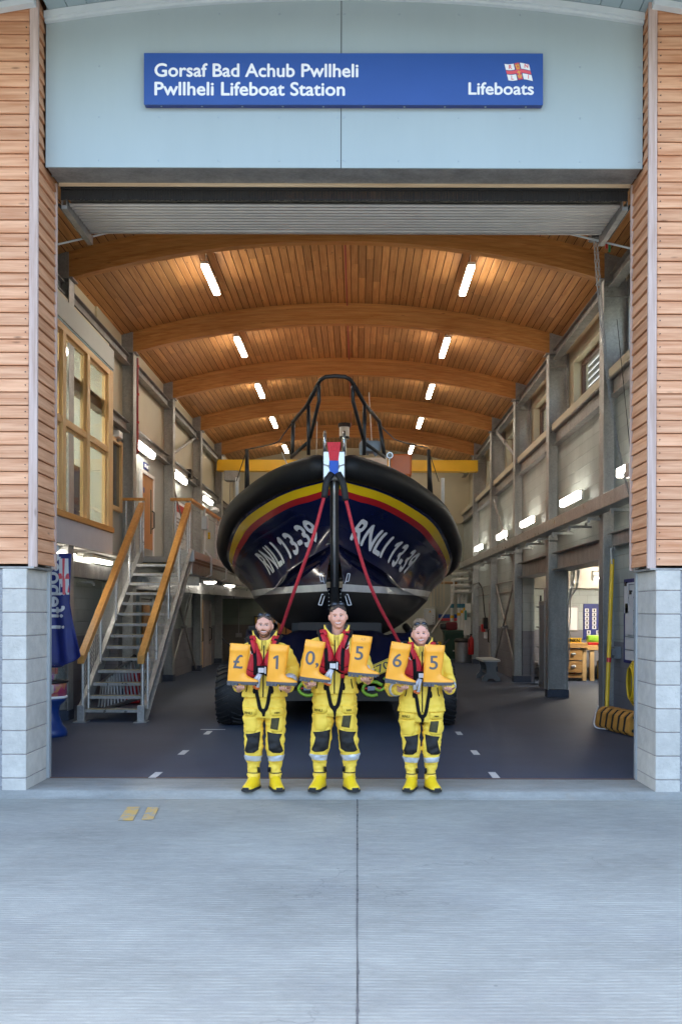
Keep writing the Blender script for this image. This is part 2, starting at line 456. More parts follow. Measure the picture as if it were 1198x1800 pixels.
M_PALEWALL = mat('pale_green_grey_lining', (.46, .49, .46), .55, var=.05, vs=1.5)
M_SLAB = mat('underside_concrete', (.40, .38, .34), .8, var=.12, vs=4)
M_BLACKM = mat('black_paint', (.012, .012, .013), .35, var=.2, vs=8)
M_BLACKR = mat('black_rubber', (.014, .014, .015), .62, var=.25, vs=6, bump=.25, bs=90)
M_REDPIPE = mat('red_pipe', (.36, .025, .03), .4)
M_LAMP = emit('ceiling_lamp_diffuser', (1, .92, .80), 8)
M_LAMPW = emit('wall_lamp_diffuser', (1, .93, .82), 3.6)
M_LAMPX = emit('workshop_and_fill_diffuser', (1, .92, .8), 26)
M_LAMPB = mat('lamp_body', (.70, .68, .62), .5)
M_CRANE = mat('crane_yellow', (.78, .45, .02), .45, var=.08, vs=2)
M_YELLOW = mat('yellow_paint', (.75, .50, .02), .45, var=.1)
M_RED = mat('red_paint', (.50, .02, .02), .4, var=.1)
M_GREEN = mat('dark_green_plastic', (.02, .065, .04), .45, var=.15)
M_NAVY = mat('navy_cloth', (.014, .024, .17), .55, var=.25, vs=4, bump=.3, bs=8, bd=.03)
M_ALU = mat('aluminium', (.60, .61, .62), .32, .8, var=.1, vs=8)
M_LIME = mat('lime_plastic', (.26, .46, .03), .45, var=.1)
M_PAPER = mat('paper', (.72, .73, .74), .7, var=.06, vs=8)
M_PIPE = mat('white_pipe', (.66, .68, .66), .45, var=.1)
M_PINKGREY = mat('pinkish_grey_frame', (.40, .34, .33), .5, var=.06)
M_GREYP = mat('grey_paint', (.20, .23, .26), .4, var=.15, vs=4)
M_BLUEBASE = mat('blue_skirting', (.05, .065, .10), .55, var=.3, vs=6)
def glass_mat():
    k = N('window_glass')
    tr = k.n('ShaderNodeBsdfTransparent'); gl = k.n('ShaderNodeBsdfGlossy'); mx = k.n('ShaderNodeMixShader'); lw = k.n('ShaderNodeLayerWeight'); lw.inputs['Blend'].default_value = .5
    gl.inputs['Roughness'].default_value = .02; tr.inputs['Color'].default_value = (.86, .9, .89, 1)
    k.l(k.math('ADD', k.math('MULTIPLY', k.math('POWER', lw.outputs['Facing'], 5.0), .8), .025), mx.inputs[0]); k.l(tr.outputs[0], mx.inputs[1]); k.l(gl.outputs[0], mx.inputs[2]); k.l(mx.outputs[0], k.out.inputs[0])
    k.t.nodes.remove(k.b)
    return k.m
M_GLASS = glass_mat()
# ------------------------------------------------------------------ ground, apron, sill, floor
XF, XH = -.155, -.355            # centre lines of the facade and of the hall
GZ = -.07
COLY = [16.35, 21.0, 25.5, 30.0, 34.6]
CXL, CXR = -4.70, 3.99           # inner faces of the columns
WL, WR = -4.95, 4.20             # faces of the side walls
m = MB(); m.box((-150, -150, GZ - .4), (150, 150, GZ - .12)); m.build('ground', M_GROUND, kind='structure')
m = MB()
for x0, x1 in ((-9, .003), (.005, 9)):
    m.box((x0, -7, GZ - .12), (x1, 9.83, GZ), .006)
m.build('apron', M_APRON, kind='structure')
m = MB(); pts = []
y = -7
while y < 9.84:
    w = .0035 + .003 * noise.noise(Vector((y * 2.1, 0, 3))) + (.004 if random.random() < .15 else 0)
    c = .004 + .006 * noise.noise(Vector((y * .9, 5, 0))); pts.append((c - w, c + w, y)); y += .05
m.bridge([[(a, yy, GZ + .003), (b, yy, GZ + .003)] for a, b, yy in pts], closed=False)
m.build('apron_joint', M_JOINT, kind='structure')
for q in (((-2.10, 8.77), (-1.97, 8.77), (-2.04, 9.38), (-2.16, 9.38)), ((-1.90, 8.80), (-1.80, 8.80), (-1.86, 9.36), (-1.965, 9.36))):
    m = MB(); m.prism([(x, y, GZ + .004) for x, y in q], (0, 0, .002)); m.build('yellow_marking', M_YFADE, kind='structure')
# threshold sill with a worn front lip
m = MB()
rows = []
n = 140
for i in range(n + 1):
    x = -3.75 + 7.2 * i / n
    j = .012 * noise.noise(Vector((x * 3.1, 0, 0))) + .008 * noise.noise(Vector((x * 13, 1, 0)))
    rows.append([(x, 10.62, -.004), (x, 10.2, -.004), (x, 9.93 + j * .5, -.005 + j * .15), (x, 9.90 + j, -.014 + j * .3), (x, 9.87 + j, -.045), (x, 9.80 + j, GZ + .003), (x, 9.80 + j, GZ - .1), (x, 10.62, GZ - .1)])
m.bridge(rows, True, True)
m.build('sill', M_SILL, kind='structure', auto=50)
m = MB(); m.box((-9.5, 10.63, -.2), (10.2, 41, 0)); m.build('floor', M_CARPET, kind='structure')
m = MB(); m.box((-3.3, 10.615, -.02), (3.0, 10.645, .006)); m.build('floor_edge_strip', mat('rusty_edge_strip', (.10, .055, .045), .6), kind='structure')
for x, ys in ((-2.18, (10.6, 12.33, 14.38, 16.4)), (1.49, (10.66, 12.4, 14.4))):
    for y in ys:
        m = MB(); m.box((x - .04, y, .003), (x + .04, y + .38, .006)); m.build('floor_marking', M_WDASH, kind='structure')
m = MB(); m.box((-2.35, 14.95, .003), (-1.98, 15.0, .006)); m.build('floor_marking', M_WDASH, kind='structure')

# ------------------------------------------------------------------ the front of the building
def sag(dx, r): return r - math.sqrt(r * r - dx * dx)
def eave_z(x): return 8.13 - sag(x - XF, 18.7)
def ceil_z(x): return 8.27 - sag(x - XH, 15.7)

for side, xi, xo, lab in ((-1, -3.294, -3.535, 'white split-face block pier on the collection box side of the doorway'),
                          (1, 2.97, 3.214, 'white split-face block pier on the yellow pole side of the doorway')):
    e = empty('block_pier', ((xi + xo) / 2, 10.2, GZ), lab, 'pier', 'block piers of the doorway')
    a, b = min(xi, xo), max(xi, xo)
    m = MB(); z = GZ - .05
    k = 0
    while z < 2.2:
        z1 = min(z + .226, 2.2)
        m.box((a, 9.92, z), (b, 10.58, z1), .007)
        z += .236; k += 1
    m.build('blocks', M_BLOCK, e)
    m = MB(); m.box((a + .008, 9.93, GZ - .05), (b - .008, 10.575, 2.2)); m.build('mortar', M_MORTAR, e)
    # rendered return wall outside the pier, half in frame
    m = MB(); x0, x1 = (a - 3, a - .004) if side < 0 else (b + .004, b + 3)
    m.box((x0, 9.96, GZ - .05), (x1, 10.5, 2.2), .01)
    tag(m.build('rendered_wall', M_ROUGH), 'rough grey rendered wall outside the %s block pier' % ('left' if side < 0 else 'right'), 'wall', 'rendered walls outside the piers')

def cladding(side):
    xc = XF + side * 3.05; out = side
    e = empty('timber_wall', (xc, 10, 2.2), 'orange larch weatherboard wall %s' % ('above the pier near the collection box' if side < 0 else 'above the pier near the yellow pole'), 'timber wall', 'larch clad walls')
    mf = MB(); ms = MB(); z = 2.25; k = 0
    while z < 7.9:
        h = .1325
        # front boards, each leaning out at its lower edge
        x0, x1 = xc + out * .088, xc + out * 2.9
        a, b = min(x0, x1), max(x0, x1)
        t = random.uniform(-.002, .002)
        zt = min(z + h - .007, eave_z(xc + out * .1) + .1)
        mf.prism([(a, 9.955 + t, z), (a, 9.969 + t, zt), (a, 10.0, zt), (a, 10.0, z)], (b - a, 0, 0), .003)
        y1 = 10.57 if z < 6.24 else 10.185
        ms.prism([(xc, 9.985, z), (xc + out * .02, 9.985, zt), (xc + out * .045, 9.985, zt), (xc + out * .045, 9.985, z)], (0, y1 - 9.985, 0), .003)
        z += h; k += 1
    nm = MB(); z = 2.25 + .065
    while z < 7.7:
        for dx in (.118, .40): nm.cyl((xc + out * dx, 9.950, z), (xc + out * dx, 9.972, z), .0055, 6)
        z += .1325
    q_ = nm.build('nails', M_BLACKM, e); q_['kind'] = 'stuff'
    mf.build('front_boards', M_CLAD_X, e); ms.build('side_boards', M_CLAD_Y, e)
    m = MB(); a, b = sorted((xc - out * .004, xc + out * .082)); m.box((a, 9.945, 2.22), (b, 9.984, 7.95), .004)
    m.build('corner_post', M_POST, e)
    m = MB(); a, b = sorted((xc - out * .008, xc + out * .03)); m.box((a, 10.572, 2.22), (b, 10.6, 6.32), .002); m.build('edge_strip', M_POST, e)
    m = MB()
    a, b = sorted((xc + out * .045, xc + out * 2.9)); m.box((a, 10.002, 2.26), (b, 10.55, 8.3)); m.build('backing', mat('fresh_larch_backing', (.42, .14, .05), .7), e)
    m = MB(); a, b = sorted((xc + out * .02, xc + out * .6)); m.box((a, 9.935, 2.203), (b, 10.57, 2.222), .003)
    m.build('flashing', M_DULL, e)
for s_ in (-1, 1): cladding(s_)

# pale blue gable panel, two sheets with a dark joint, rivets
e = empty('gable_panel', (XF, 10.19, 6.32), 'pale blue cladding panel of two sheets over the wide doorway', 'panel')
for a, b in ((-3.2, -.186), (-.177, 2.9)):
    m = MB(); n = 24
    top = [(a + (b - a) * i / n, 10.19, eave_z(a + (b - a) * i / n) + .12) for i in range(n + 1)]
    m.prism([(b, 10.19, 6.322), (a, 10.19, 6.322)] + top, (0, .02, 0)); m.build('sheet', M_PANEL, e)
m = MB(); m.box((-.19, 10.202, 6.33), (-.17, 10.23, 8.2)); m.build('joint_backing', M_BLACKM, e)
rv = None
for px in (172, 277, 382, 488, 591, 602, 698, 803, 911, 1016, 1120):
    for py in (25, 117, 207, 283):
        p = at(px, py, 10.19)
        if rv is None:
            m = MB(); m.lathe([(.011, 0), (.010, .003), (.005, .005)], (0, 0, 0), 10)
            bmesh.ops.transform(m.bm, matrix=Matrix.Rotation(R(90), 4, 'X'), verts=m.bm.verts)
            rv = m.build('rivet', M_RIVET); rv.parent = e; o = rv
        else:
            o = rv.copy(); COL.objects.link(o)
        o.location = (p.x - XF, 0, p.z - 6.32)

# the eave: curved soffit boards and white trims
e = empty('eave', (XF, 9.4, 8), 'curved grey eave soffit with white trim above the doorway panel', 'eave')
m = MB(); x = XF - 5.4
while x < XF + 5.4:
    x1 = x + .192; y1 = 10.16 if abs(x - XF) < 3.05 else 9.93
    za, zb = eave_z(x), eave_z(x1)
    m.prism([(x, 8.3, za), (x1, 8.3, zb), (x1, 8.3, zb + .02), (x, 8.3, za + .02)], (0, y1 - 8.3, 0)); x += .2
m.build('soffit_boards', M_EAVE, e)
def arc_bar(mb, x0, x1, y0, y1, zf, dz0, dz1, n=40):
    mb.bridge([[(x, y0, zf(x) + dz0), (x, y1, zf(x) + dz0), (x, y1, zf(x) + dz1), (x, y0, zf(x) + dz1)] for x in (x0 + (x1 - x0) * i / n for i in range(n + 1))])
m = MB(); arc_bar(m, -3.2, 2.9, 10.11, 10.185, eave_z, -.07, -.005); arc_bar(m, -3.2, 2.9, 10.14, 10.187, eave_z, -.10, -.072)
arc_bar(m, -6, -3.22, 9.86, 9.945, eave_z, -.07, -.005); arc_bar(m, 2.92, 6, 9.86, 9.945, eave_z, -.07, -.005)
m.build('trim', M_FASCIA, e)
m = MB(); arc_bar(m, -5.6, 5.3, 8.2, 8.29, eave_z, -.12, .4); m.build('fascia', M_FASCIA, e)
m = MB(); arc_bar(m, -5.3, 4.95, 8.3, 40.6, eave_z, .36, .46); m.build('roof', M_DULL, kind='structure')

# lintel, brush strip, shutter
e = empty('lintel', (XF, 10.4, 6.32), 'grey steel lintel with a pale timber strip under the blue panel', 'lintel')
m = MB(); m.box((-3.19, 10.212, 6.325), (2.89, 10.565, 6.6)); m.build('steel_soffit', M_LINTEL, e)
m = MB(); m.box((-3.18, 10.567, 6.29), (2.88, 10.585, 6.325)); m.build('timber_strip', M_TIMBSTRIP, e)
m = MB(); m.box((-3.18, 10.62, 6.33), (2.88, 10.66, 7.9)); m.build('head_board', M_DULL, e)
e = empty('brush_seal', (XF, 10.62, 6.33), 'black bristle brush seal hanging under the door lintel', 'brush seal')
m = MB(); m.box((-3.17, 10.6, 6.27), (2.87, 10.64, 6.4)); m.build('holder', M_BLACKM, e)
m = MB(); x = -3.17
while x < 2.86:
    w = random.uniform(.006, .016); z0 = 6.165 + random.uniform(-.006, .006); yy = 10.612 + random.uniform(-.004, .004)
    m.box((x, yy, z0), (x + w, yy + .012, 6.28)); x += w + .0015
m.build('bristles', M_BRUSH, e)
e = empty('roller_door', (XF, 11.1, 6.17), 'ribbed grey metal door run up flat under the ceiling behind the brush seal', 'shutter door')
m = MB(); rows = []; n = 144
for i in range(n + 1):
    y = 10.72 + .86 * i / n; z = 6.165 + .035 * i / n + .011 * (1 if math.sin(2 * PI * (y - 10.72) / .088) > 0 else -1) * min(1, abs(math.sin(2 * PI * (y - 10.72) / .088)) * 2.2)
    rows.append((y, z))
m.bridge([[(-3.12, y, z), (2.82, y, z)] for y, z in rows], closed=False)
m.bridge([[(-3.12, y, z + .06), (2.82, y, z + .06)] for y, z in rows[::12]], closed=False)
m.box((-3.12, 11.575, 6.175), (2.82, 11.60, 6.30))
m.build('slats', M_SHUT, e)
for x in (-3.19, 2.83):
    m = MB(); m.box((x, 10.7, 6.10), (x + .06, 11.75, 6.14)); m.box((x + .0, 10.7, 6.14), (x + .01, 11.75, 6.28)); m.box((x + .05, 10.7, 6.14), (x + .06, 11.75, 6.2)); m.build('track', M_DULL, e)
    m = MB()
    for i in range(26): m.ell((x + (-.035 if x < 0 else .095), 10.75 + i * .037, 6.16), .016, .02, .02, 8, 6)
    m.build('chain', M_BLACKM, e)
for x0, x1, lab in ((-3.307, -3.268, 'grey steel door jamb beside the block pier on the collection box side'), (2.956, 2.99, 'grey steel door jamb beside the block pier on the yellow pole side')):
    m = MB(); m.box((x0, 10.585, 0), (x1, 10.66, 2.25), .004); m.box((x0 + .012, 10.575, 0), (x1 - .012, 10.586, 2.25))
    tag(m.build('door_jamb', M_JAMB), lab, 'door jamb', 'door jambs')
# return walls between the doorway and the hall sides (seen only from inside)
m = MB()
for a, b in ((-9.4, -3.32), (3.0, 10)): m.box((a, 10.61, 0), (b, 10.72, 7.9))
m.build('front_wall_inside', M_PALEWALL, kind='structure')
m = MB(); m.box((-3.3, 10.665, 6.45), (2.99, 10.72, 8.2)); m.build('gable_inside', M_PALEWALL, kind='structure')

# ------------------------------------------------------------------ the hall
# ceiling of long narrow boards on an arc, broken at random joints
m = MB(); bw = .142; ang = bw / 15.7; n = 69
for i in range(-n // 2, n // 2 + 1):
    a0 = (i - .5) * ang + .0004; a1 = (i + .5) * ang - .0004
    y = 10.72; first = True
    while y < 39.6:
        y2 = min(39.6, y + (random.uniform(2, 4.6) if not first else random.uniform(1, 4.5))); first = False
        q = []
        for a, dz in ((a0, .007), (a0 + .00035, 0), (a1 - .00035, 0), (a1, .007)):
            q.append((XH + 15.7 * math.sin(a), 8.27 - 15.7 * (1 - math.cos(a)) + dz))
        m.bridge([[(x, y + .001, z) for x, z in q], [(x, y2 - .001, z) for x, z in q]], closed=False)
        y = y2
m.build('ceiling', M_CEIL, kind='structure', recalc=False)
m = MB(); arc_bar(m, XH - 4.75, XH + 4.85, 10.72, 39.6, ceil_z, .012, .05, 40); m.build('ceiling_backing', mat('dark_gap', (.075, .022, .006), .8), kind='structure')
nth = ['nearest the doorway', 'second from the doorway', 'third from the doorway', 'fourth from the doorway', 'fifth from the doorway, just before the yellow crane girder']
for k, y in enumerate(COLY):
    m = MB(); n = 40; L = 10
    for j in range(L):
        z1 = -.002 - .043 * j; z0 = z1 - .0424
        m.bridge([[(x, y - .09, ceil_z(x) + z0), (x, y + .09, ceil_z(x) + z0), (x, y + .09, ceil_z(x) + z1), (x, y - .09, ceil_z(x) + z1)] for x in (XH - 4.42 + 8.84 * i / n for i in range(n + 1))])
    tag(m.build('glulam_beam', M_GLULAM), 'curved laminated timber roof beam, ' + nth[k], 'roof beam', 'curved timber roof beams')
m = MB()
for i in range(5):
    y0, y1 = ([10.8] + COLY)[i] + .12, COLY[i] - .12
    m.tube([(XH + .12, y0, 8.215), (XH + .12, y1, 8.215)], .016, 6)
tag(m.build('sprinkler_pipe', M_REDPIPE), 'thin red pipe running along the middle of the timber ceiling', 'pipe')

def steel_column(x, side, y, lab):
    e = empty('steel_column', (x, y, 0), lab, 'column', 'galvanised steel columns')
    top = 7.22
    m = MB(); c = x + side * .21
    m.ibeam((c, y, .0), (c, y, top), .30, .42, .016, up=(1, 0, 0)); m.build('shaft', M_GALV, e)
    m = MB(); m.box((min(x, x + side * .42) - .012, y - .165, .0), (max(x, x + side * .42) + .012, y + .165, .16), .004); m.build('base', M_BLUEBASE, e)
    m = MB(); m.box((min(x + side * .01, x + side * .40), y - .14, top - .3), (max(x + side * .01, x + side * .40), y - .125, top - .285)); 
    for s_ in (-1, 1):
        m.box((min(x + side * .02, x + side * .30), y + s_ * .102 - .006, top - .02), (max(x + side * .02, x + side * .30), y + s_ * .102 + .006, top + .42))
    m.box((x - .06 if side > 0 else x - .36, y - .16, top - .022), (x + .36 if side > 0 else x + .06, y + .16, top)); m.build('beam_shoe', M_DULL, e)
    m = MB()
    for s_ in (-1, 1):
        for dz in (.1, .3):
            for dx in (.08, .24):
                m.cyl((x + side * dx, y + s_ * .108, top + dz), (x + side * dx, y + s_ * .125, top + dz), .018, 8)
    for z in (5.55, 5.65, 7.0, 7.1): m.cyl((x + side * .05, y - .15, z), (x + side * .05, y - .165, z), .016, 8); m.cyl((x + side * .13, y - .15, z), (x + side * .13, y - .165, z), .016, 8)
    m.build('bolts', M_DULL, e)
    return e
ordi = ['nearest the doorway', 'second from the doorway', 'third from the doorway', 'fourth from the doorway', 'fifth from the doorway']
for k, y in enumerate(COLY):
    steel_column(CXL, -1, y, 'galvanised steel column on the staircase side, ' + ordi[k])
    steel_column(CXR, 1, y, 'galvanised steel column on the workshop side, ' + ordi[k])
for side, x in ((-1, -4.84), (1, 4.14)):
    e0 = None
    for z, h, nm in ((7.03 if side < 0 else 7.17, .2, 'upper'), (5.62 if side < 0 else 5.42, .22 if side < 0 else .30, 'lower')):
        for k, (a, b) in enumerate(zip([10.8] + COLY, COLY + [39.3])):
            if side < 0 and k == 0: a = 10.8
            m = MB(); m.ibeam((x, a + .17, z), (x, b - .17, z), .16, h, .012)
            tag(m.build('steel_rail', M_DULL), '%s steel rail between columns on the %s wall, %s' % (nm, 'staircase' if side < 0 else 'window', ['over the doorway bay', 'in the second bay', 'in the third bay', 'in the fourth bay', 'in the fifth bay', 'in the last bay'][k]), 'steel rail', 'steel rails along the side walls')

# side walls
m = MB(); m.box((-5.5, 10.72, 0), (-5.3, 20.7, 2.84)); m.box((-5.3, 20.65, 0), (WL, 39.5, 2.86)); m.build('left_wall_lower', M_WALL_Y, kind='structure')
m = MB(); m.box((-5.3, 18.92, 2.86), (WL, 39.5, 5.7)); m.build('left_wall_middle', M_PALEWALL, kind='structure')
m = MB(); m.box((-5.3, 10.72, 5.7 + 1.2), (WL - .05, 18.92, 8.0)); m.box((-5.3, 18.92, 5.7), (WL - .01, 39.5, 8.0)); m.build('left_wall_upper', M_CREAM, kind='structure')
m = MB()
DOORH = 2.66
m.box((WR, 10.72, 0), (WR + .3, 16.5, 5.3)); m.box((WR, 16.5, DOORH), (WR + .3, 25.35, 5.3)); m.box((WR, 25.35, 0), (WR + .3, 39.5, 5.3))
m.build('right_wall_lower', M_WALL_Y, kind='structure')
wins = [(c + 1.5, c + 4.1) for c in [12.2] + COLY[:4]] + [(35.6, 38.0)]
m = MB(); WX = 4.42
ys = [10.72] + [v for w in wins for v in w] + [39.5]
m.box((WX, 10.72, 5.3), (WX + .3, 39.5, 6.08)); m.box((WX, 10.72, 6.92), (WX + .3, 39.5, 8.0))
for a, b in zip(ys[0::2], ys[1::2]): m.box((WX, a, 6.08), (WX + .3, b, 6.92))
m.build('right_wall_upper', M_CREAM, kind='structure')
for k, (a, b) in enumerate(zip([10.8] + COLY, COLY + [39.3])):
    m = MB(); m.box((CXR + .06, a + .17, 5.58), (WX, b - .17, 5.72), .004)
    tag(m.build('sill_ledge', M_CREAM), 'cream ledge under the high window, ' + ['doorway bay', 'second bay', 'third bay', 'fourth bay', 'fifth bay', 'last bay'][k], 'window ledge', 'cream ledges under the high windows')
for k, (a, b) in enumerate(wins):
    e = empty('high_window', (WX + .2, (a + b) / 2, 6.08), 'brown framed high window, ' + ['in the doorway bay', 'in the second bay behind the chain', 'in the third bay', 'in the fourth bay', 'in the fifth bay', 'in the last bay'][k], 'window', 'high windows')
    m = MB(); x0, x1 = WX + .16, WX + .24
    m.box((x0, a, 6.08), (x1, b, 6.16)); m.box((x0, a, 6.84), (x1, b, 6.92)); m.box((x0, a, 6.16), (x1, a + .08, 6.84)); m.box((x0, b - .08, 6.16), (x1, b, 6.84)); m.box((x0, a + (b - a) * .36, 6.16), (x1, a + (b - a) * .36 + .09, 6.84))
    m.build('frame', M_DARKW, e)
    m = MB(); m.box((WX + .195, a + .08, 6.16), (WX + .205, b - .08, 6.84)); m.build('pane', M_GLASS, e)
# the end of the hall
m = MB(); m.box((-5.3, 39.5, 0), (4.5, 39.7, 8.4)); m.build('back_wall', mat('back_wall_sheeting', (.40, .42, .36), .55, var=.06, stretch=(12, 1, .3)), kind='structure')
m = MB(); m.box((-5.3, 39.42, 5.3), (4.5, 39.49, 8.4)); m.build('back_wall_upper', M_CREAM, kind='structure')
e = empty('crane_girder', (XH, 34.1, 6.6), 'yellow overhead crane girder across the far end of the hall', 'crane')
m = MB(); m.box((CXL - .1, 33.95, 6.62), (CXR + .1, 34.25, 6.97), .01); m.build('beam', M_CRANE, e)
m = MB(); m.box((CXL - .1, 33.9, 6.585), (CXR + .1, 34.3, 6.62)); m.build('flange', M_CRANE, e)
m = MB(); m.box((-4.55, 33.8, 6.25), (-4.05, 34.4, 6.58), .04); m.build('hoist', M_DULL, e)
m = MB(); m.tube([(-4.36, 34.1, 6.25), (-4.42, 34.1, 4.1)], .012, 6); m.tube([(-4.24, 34.1, 6.25), (-4.2, 34.1, 4.4)], .012, 6); m.build('chain', M_DULL, e)
# block of plant room at the back left, blue-grey dark lower wall
m = MB(); m.box((-5.0, 36.2, 0), (-3.4, 39.4, 2.6)); m.build('plant_room_wall', blockwall('dark_green_end_wall', (.20, .24, .19), (.15, .135, .12), 1.31, 0), kind='structure')

# workshop at the right, seen through the two openings
m = MB(); m.box((4.5, 27.35, 0), (10, 27.55, 3.2)); m.box((9.8, 14.6, 0), (10, 27.5, 3.2)); m.box((4.5, 14.5, 0), (10, 14.7, 3.2))
m.build('workshop_wall', M_WALL_X, kind='structure')
m = MB(); m.box((4.5, 14.5, 3.0), (10, 27.5, 3.2)); m.build('workshop_ceiling', M_SLAB, kind='structure')
m = MB(); m.box((4.5, 26.2, 2.42), (9.8, 27.34, 2.99)); tag(m.build('duct_box', mat('beige_duct', (.38, .34, .27), .6)), 'beige boxed duct across the top of the workshop back wall', 'duct')
for k, (a, b) in enumerate(((16.52, 20.83), (21.17, 25.33))):
    m = MB(); m.ibeam((CXR + .2, a, 2.84), (CXR + .2, b, 2.84), .3, .36, .016); m.box((CXR + .19, a, 2.67), (CXR + .44, b, 2.69))
    tag(m.build('opening_beam', M_GALV), 'grey steel beam over the %s workshop opening' % ['wide nearer', 'farther'][k], 'steel beam', 'steel beams over the workshop openings')
m = MB(); m.ibeam((CXR + .14, 10.9, 2.95), (CXR + .14, 16.18, 2.95), .16, .22, .012); tag(m.build('steel_rail', M_GALV), 'short blue-grey steel rail above the notice board', 'steel rail', 'steel rails along the side walls')
# ------------------------------------------------------------------ the sign over the doorway
SY = 10.105
def sp_(px, py): return at(px, py, SY)
tl, brr = sp_(250.5, 93.5), sp_(951, 184)
e = empty('sign_board', ((tl.x + brr.x) / 2, SY, brr.z), 'long blue station sign with white bilingual lettering and a small flag emblem', 'sign')
T = Matrix.Translation(((tl.x + brr.x) / 2, 0, (tl.z + brr.z) / 2)) @ Matrix.Rotation(R(-.10), 4, 'Y') @ Matrix.Translation((-(tl.x + brr.x) / 2, 0, -(tl.z + brr.z) / 2))
m = MB(); m.box((tl.x, SY, brr.z), (brr.x, SY + .012, tl.z), .002, mtx=T); m.build('face', M_SIGN, e)
m = MB(); m.box((tl.x + .004, SY + .0125, brr.z + .004), (brr.x - .004, SY + .080, tl.z - .004), mtx=T); m.build('tray', M_SIGNEDGE, e)
m = MB()
for k in range(10):
    x = tl.x + .17 + k * .412; m.cyl((x, SY + .045, brr.z - .001), (x, SY + .045, brr.z + .006), .010, 8)
q = m.build('screws', M_RIVET, e); q['kind'] = 'stuff'
def line(body, px0, px1, ptop, pbase, bold=.022):
    a, b = sp_(px0, pbase), sp_(px1, ptop); m = MB(); add_text(m, body, a.x, a.z, b.x - a.x, b.z - a.z, SY - .0002, .0015, bold); m.build('lettering', M_WHITE, e)
line('Gorsaf Bad Achub Pwllheli', 269, 627, 112, 136.3); line('Pwllheli Lifeboat Station', 269, 603.5, 144.5, 169); line('Lifeboats', 820, 935, 144, 166.3)
# flag emblem: white quarters, red cross, red letters, gold crown and anchor
def fq(u, v):
    """flag square (0..1 across, 0..1 down) on the sign face, leaning and waving"""
    px = 883 + 43 * u + 7 * v; py = 111 + 29 * v + 1.5 * math.sin(u * 6.8 + .5) + .5 * u
    return sp_(px, py)
def fpatch(name, us, vs, mt, lift, n=12):
    m = MB(); m.bridge([[fq(us[0] + (us[1] - us[0]) * i / n, v) + Vector((0, -lift, 0)) for v in vs] for i in range(n + 1)], closed=False); return m.build(name, mt, e)
fl0 = fpatch('flag_edge', (-.015, 1.015), (-.02, 1.02), M_FLAGNAVY, .002)
for us in ((0, .37), (.63, 1)):
    for vs in ((0, .36), (.64, 1)): fpatch('flag_white', us, vs, M_WHITE, .0035)
fpatch('flag_cross', (0, 1), (.40, .60), M_FLAGRED, .004); fpatch('flag_cross', (.41, .59), (0, 1), M_FLAGRED, .0045, 6)
for ch_, u, v in (('R', .13, .29), ('N', .77, .29), ('L', .13, .93), ('I', .81, .93)):
    a = fq(u, v); m = MB(); add_text(m, ch_, a.x, a.z, None, .040, SY - .004, .002, .015); m.build('flag_letter', M_FLAGRED, e)
m = MB()
def fl(pts, r=.0045): m.tube([fq(u, v) + Vector((0, -.007, 0)) for u, v in pts], r, 6)
fl([(.44, .10), (.45, .30), (.55, .30), (.56, .10)]); fl([(.44, .10), (.47, .2), (.5, .08), (.53, .2), (.56, .10)]); fl([(.44, .36), (.56, .36)])
fl([(.5, .48), (.5, .86)]); fl([(.44, .56), (.56, .56)]); fl([(.42, .74), (.45, .86), (.5, .90), (.55, .86), (.58, .74)])
m.build('crown_and_anchor', M_FLAGGOLD, e)
# ------------------------------------------------------------------ lamps
def ceiling_light():
    e = empty('ceiling_light', (0, 0, 0), '', 'ceiling light', 'strip lights hung under the timber ceiling')
    m = MB(); m.box((-.066, -.79, 0), (.066, .79, .055), .012); m.build('housing', M_LAMPB, e)
    m = MB(); m.box((-.060, -.77, -.05), (.060, .77, -.002), .02); m.build('diffuser', M_LAMP, e)
    for y in (-.6, .6):
        m = MB(); m.cyl((0, y, .055), (0, y, .26), .008, 6); m.build('rod', M_LAMPB, e)
    return e
cl = ceiling_light(); first = True
rows = ['nearest', 'second nearest', 'middle one', 'second farthest', 'farthest']
for side, sx, nm in ((-1, -2.64, 'over the staircase side'), (1, 2.10, 'over the workshop side')):
    for k, y in enumerate((18.1, 22.7, 27.2, 31.7, 36.9)):
        x = XH + side * 2.32
        z = 7.82
        lab = 'glowing strip light hung under the timber roof %s, %s' % (nm, rows[k])
        if first: cl.location = (x, y, z); cl['label'] = lab; first = False
        else: copy_tree(cl, (x, y, z), None, lab)
def wall_light():
    e = empty('wall_light', (0, 0, 0), '', 'wall light', 'strip lights on the right wall')
    m = MB(); m.box((-.01, -.8, -.08), (.03, .8, .08), .01); m.build('housing', M_LAMPB, e)
    m = MB(); m.box((-.09, -.78, -.07), (-.012, .78, .07), .025); m.build('diffuser', M_LAMPW, e)
    return e
wl = wall_light(); first = True
for k, y in enumerate((14.6, 18.9, 23.7, 27.9, 33.2)):
    lab = 'glowing strip light above the right wall tray, ' + ['half hidden by the larch wall', 'in the second bay', 'in the third bay', 'in the fourth bay', 'beside the lifeboat'][k]
    if first: wl.location = (4.07, y, 3.93); wl['label'] = lab; first = False
    else: copy_tree(wl, (4.07, y, 3.93), None, lab)
for k, (y, z, x) in enumerate(((21.6 + .9, 5.42, WL + .13), (26.9, 5.38, WL + .13), (31.8, 5.33, WL + .13))):
    copy_tree(wl, (x, y, z), None, 'glowing strip light on the left wall under the rail, ' + ['over the upper door', 'over the framed notice', 'farthest along the walkway'][k], (0, R(-14), R(180)))['group'] = 'strip lights on the left wall'
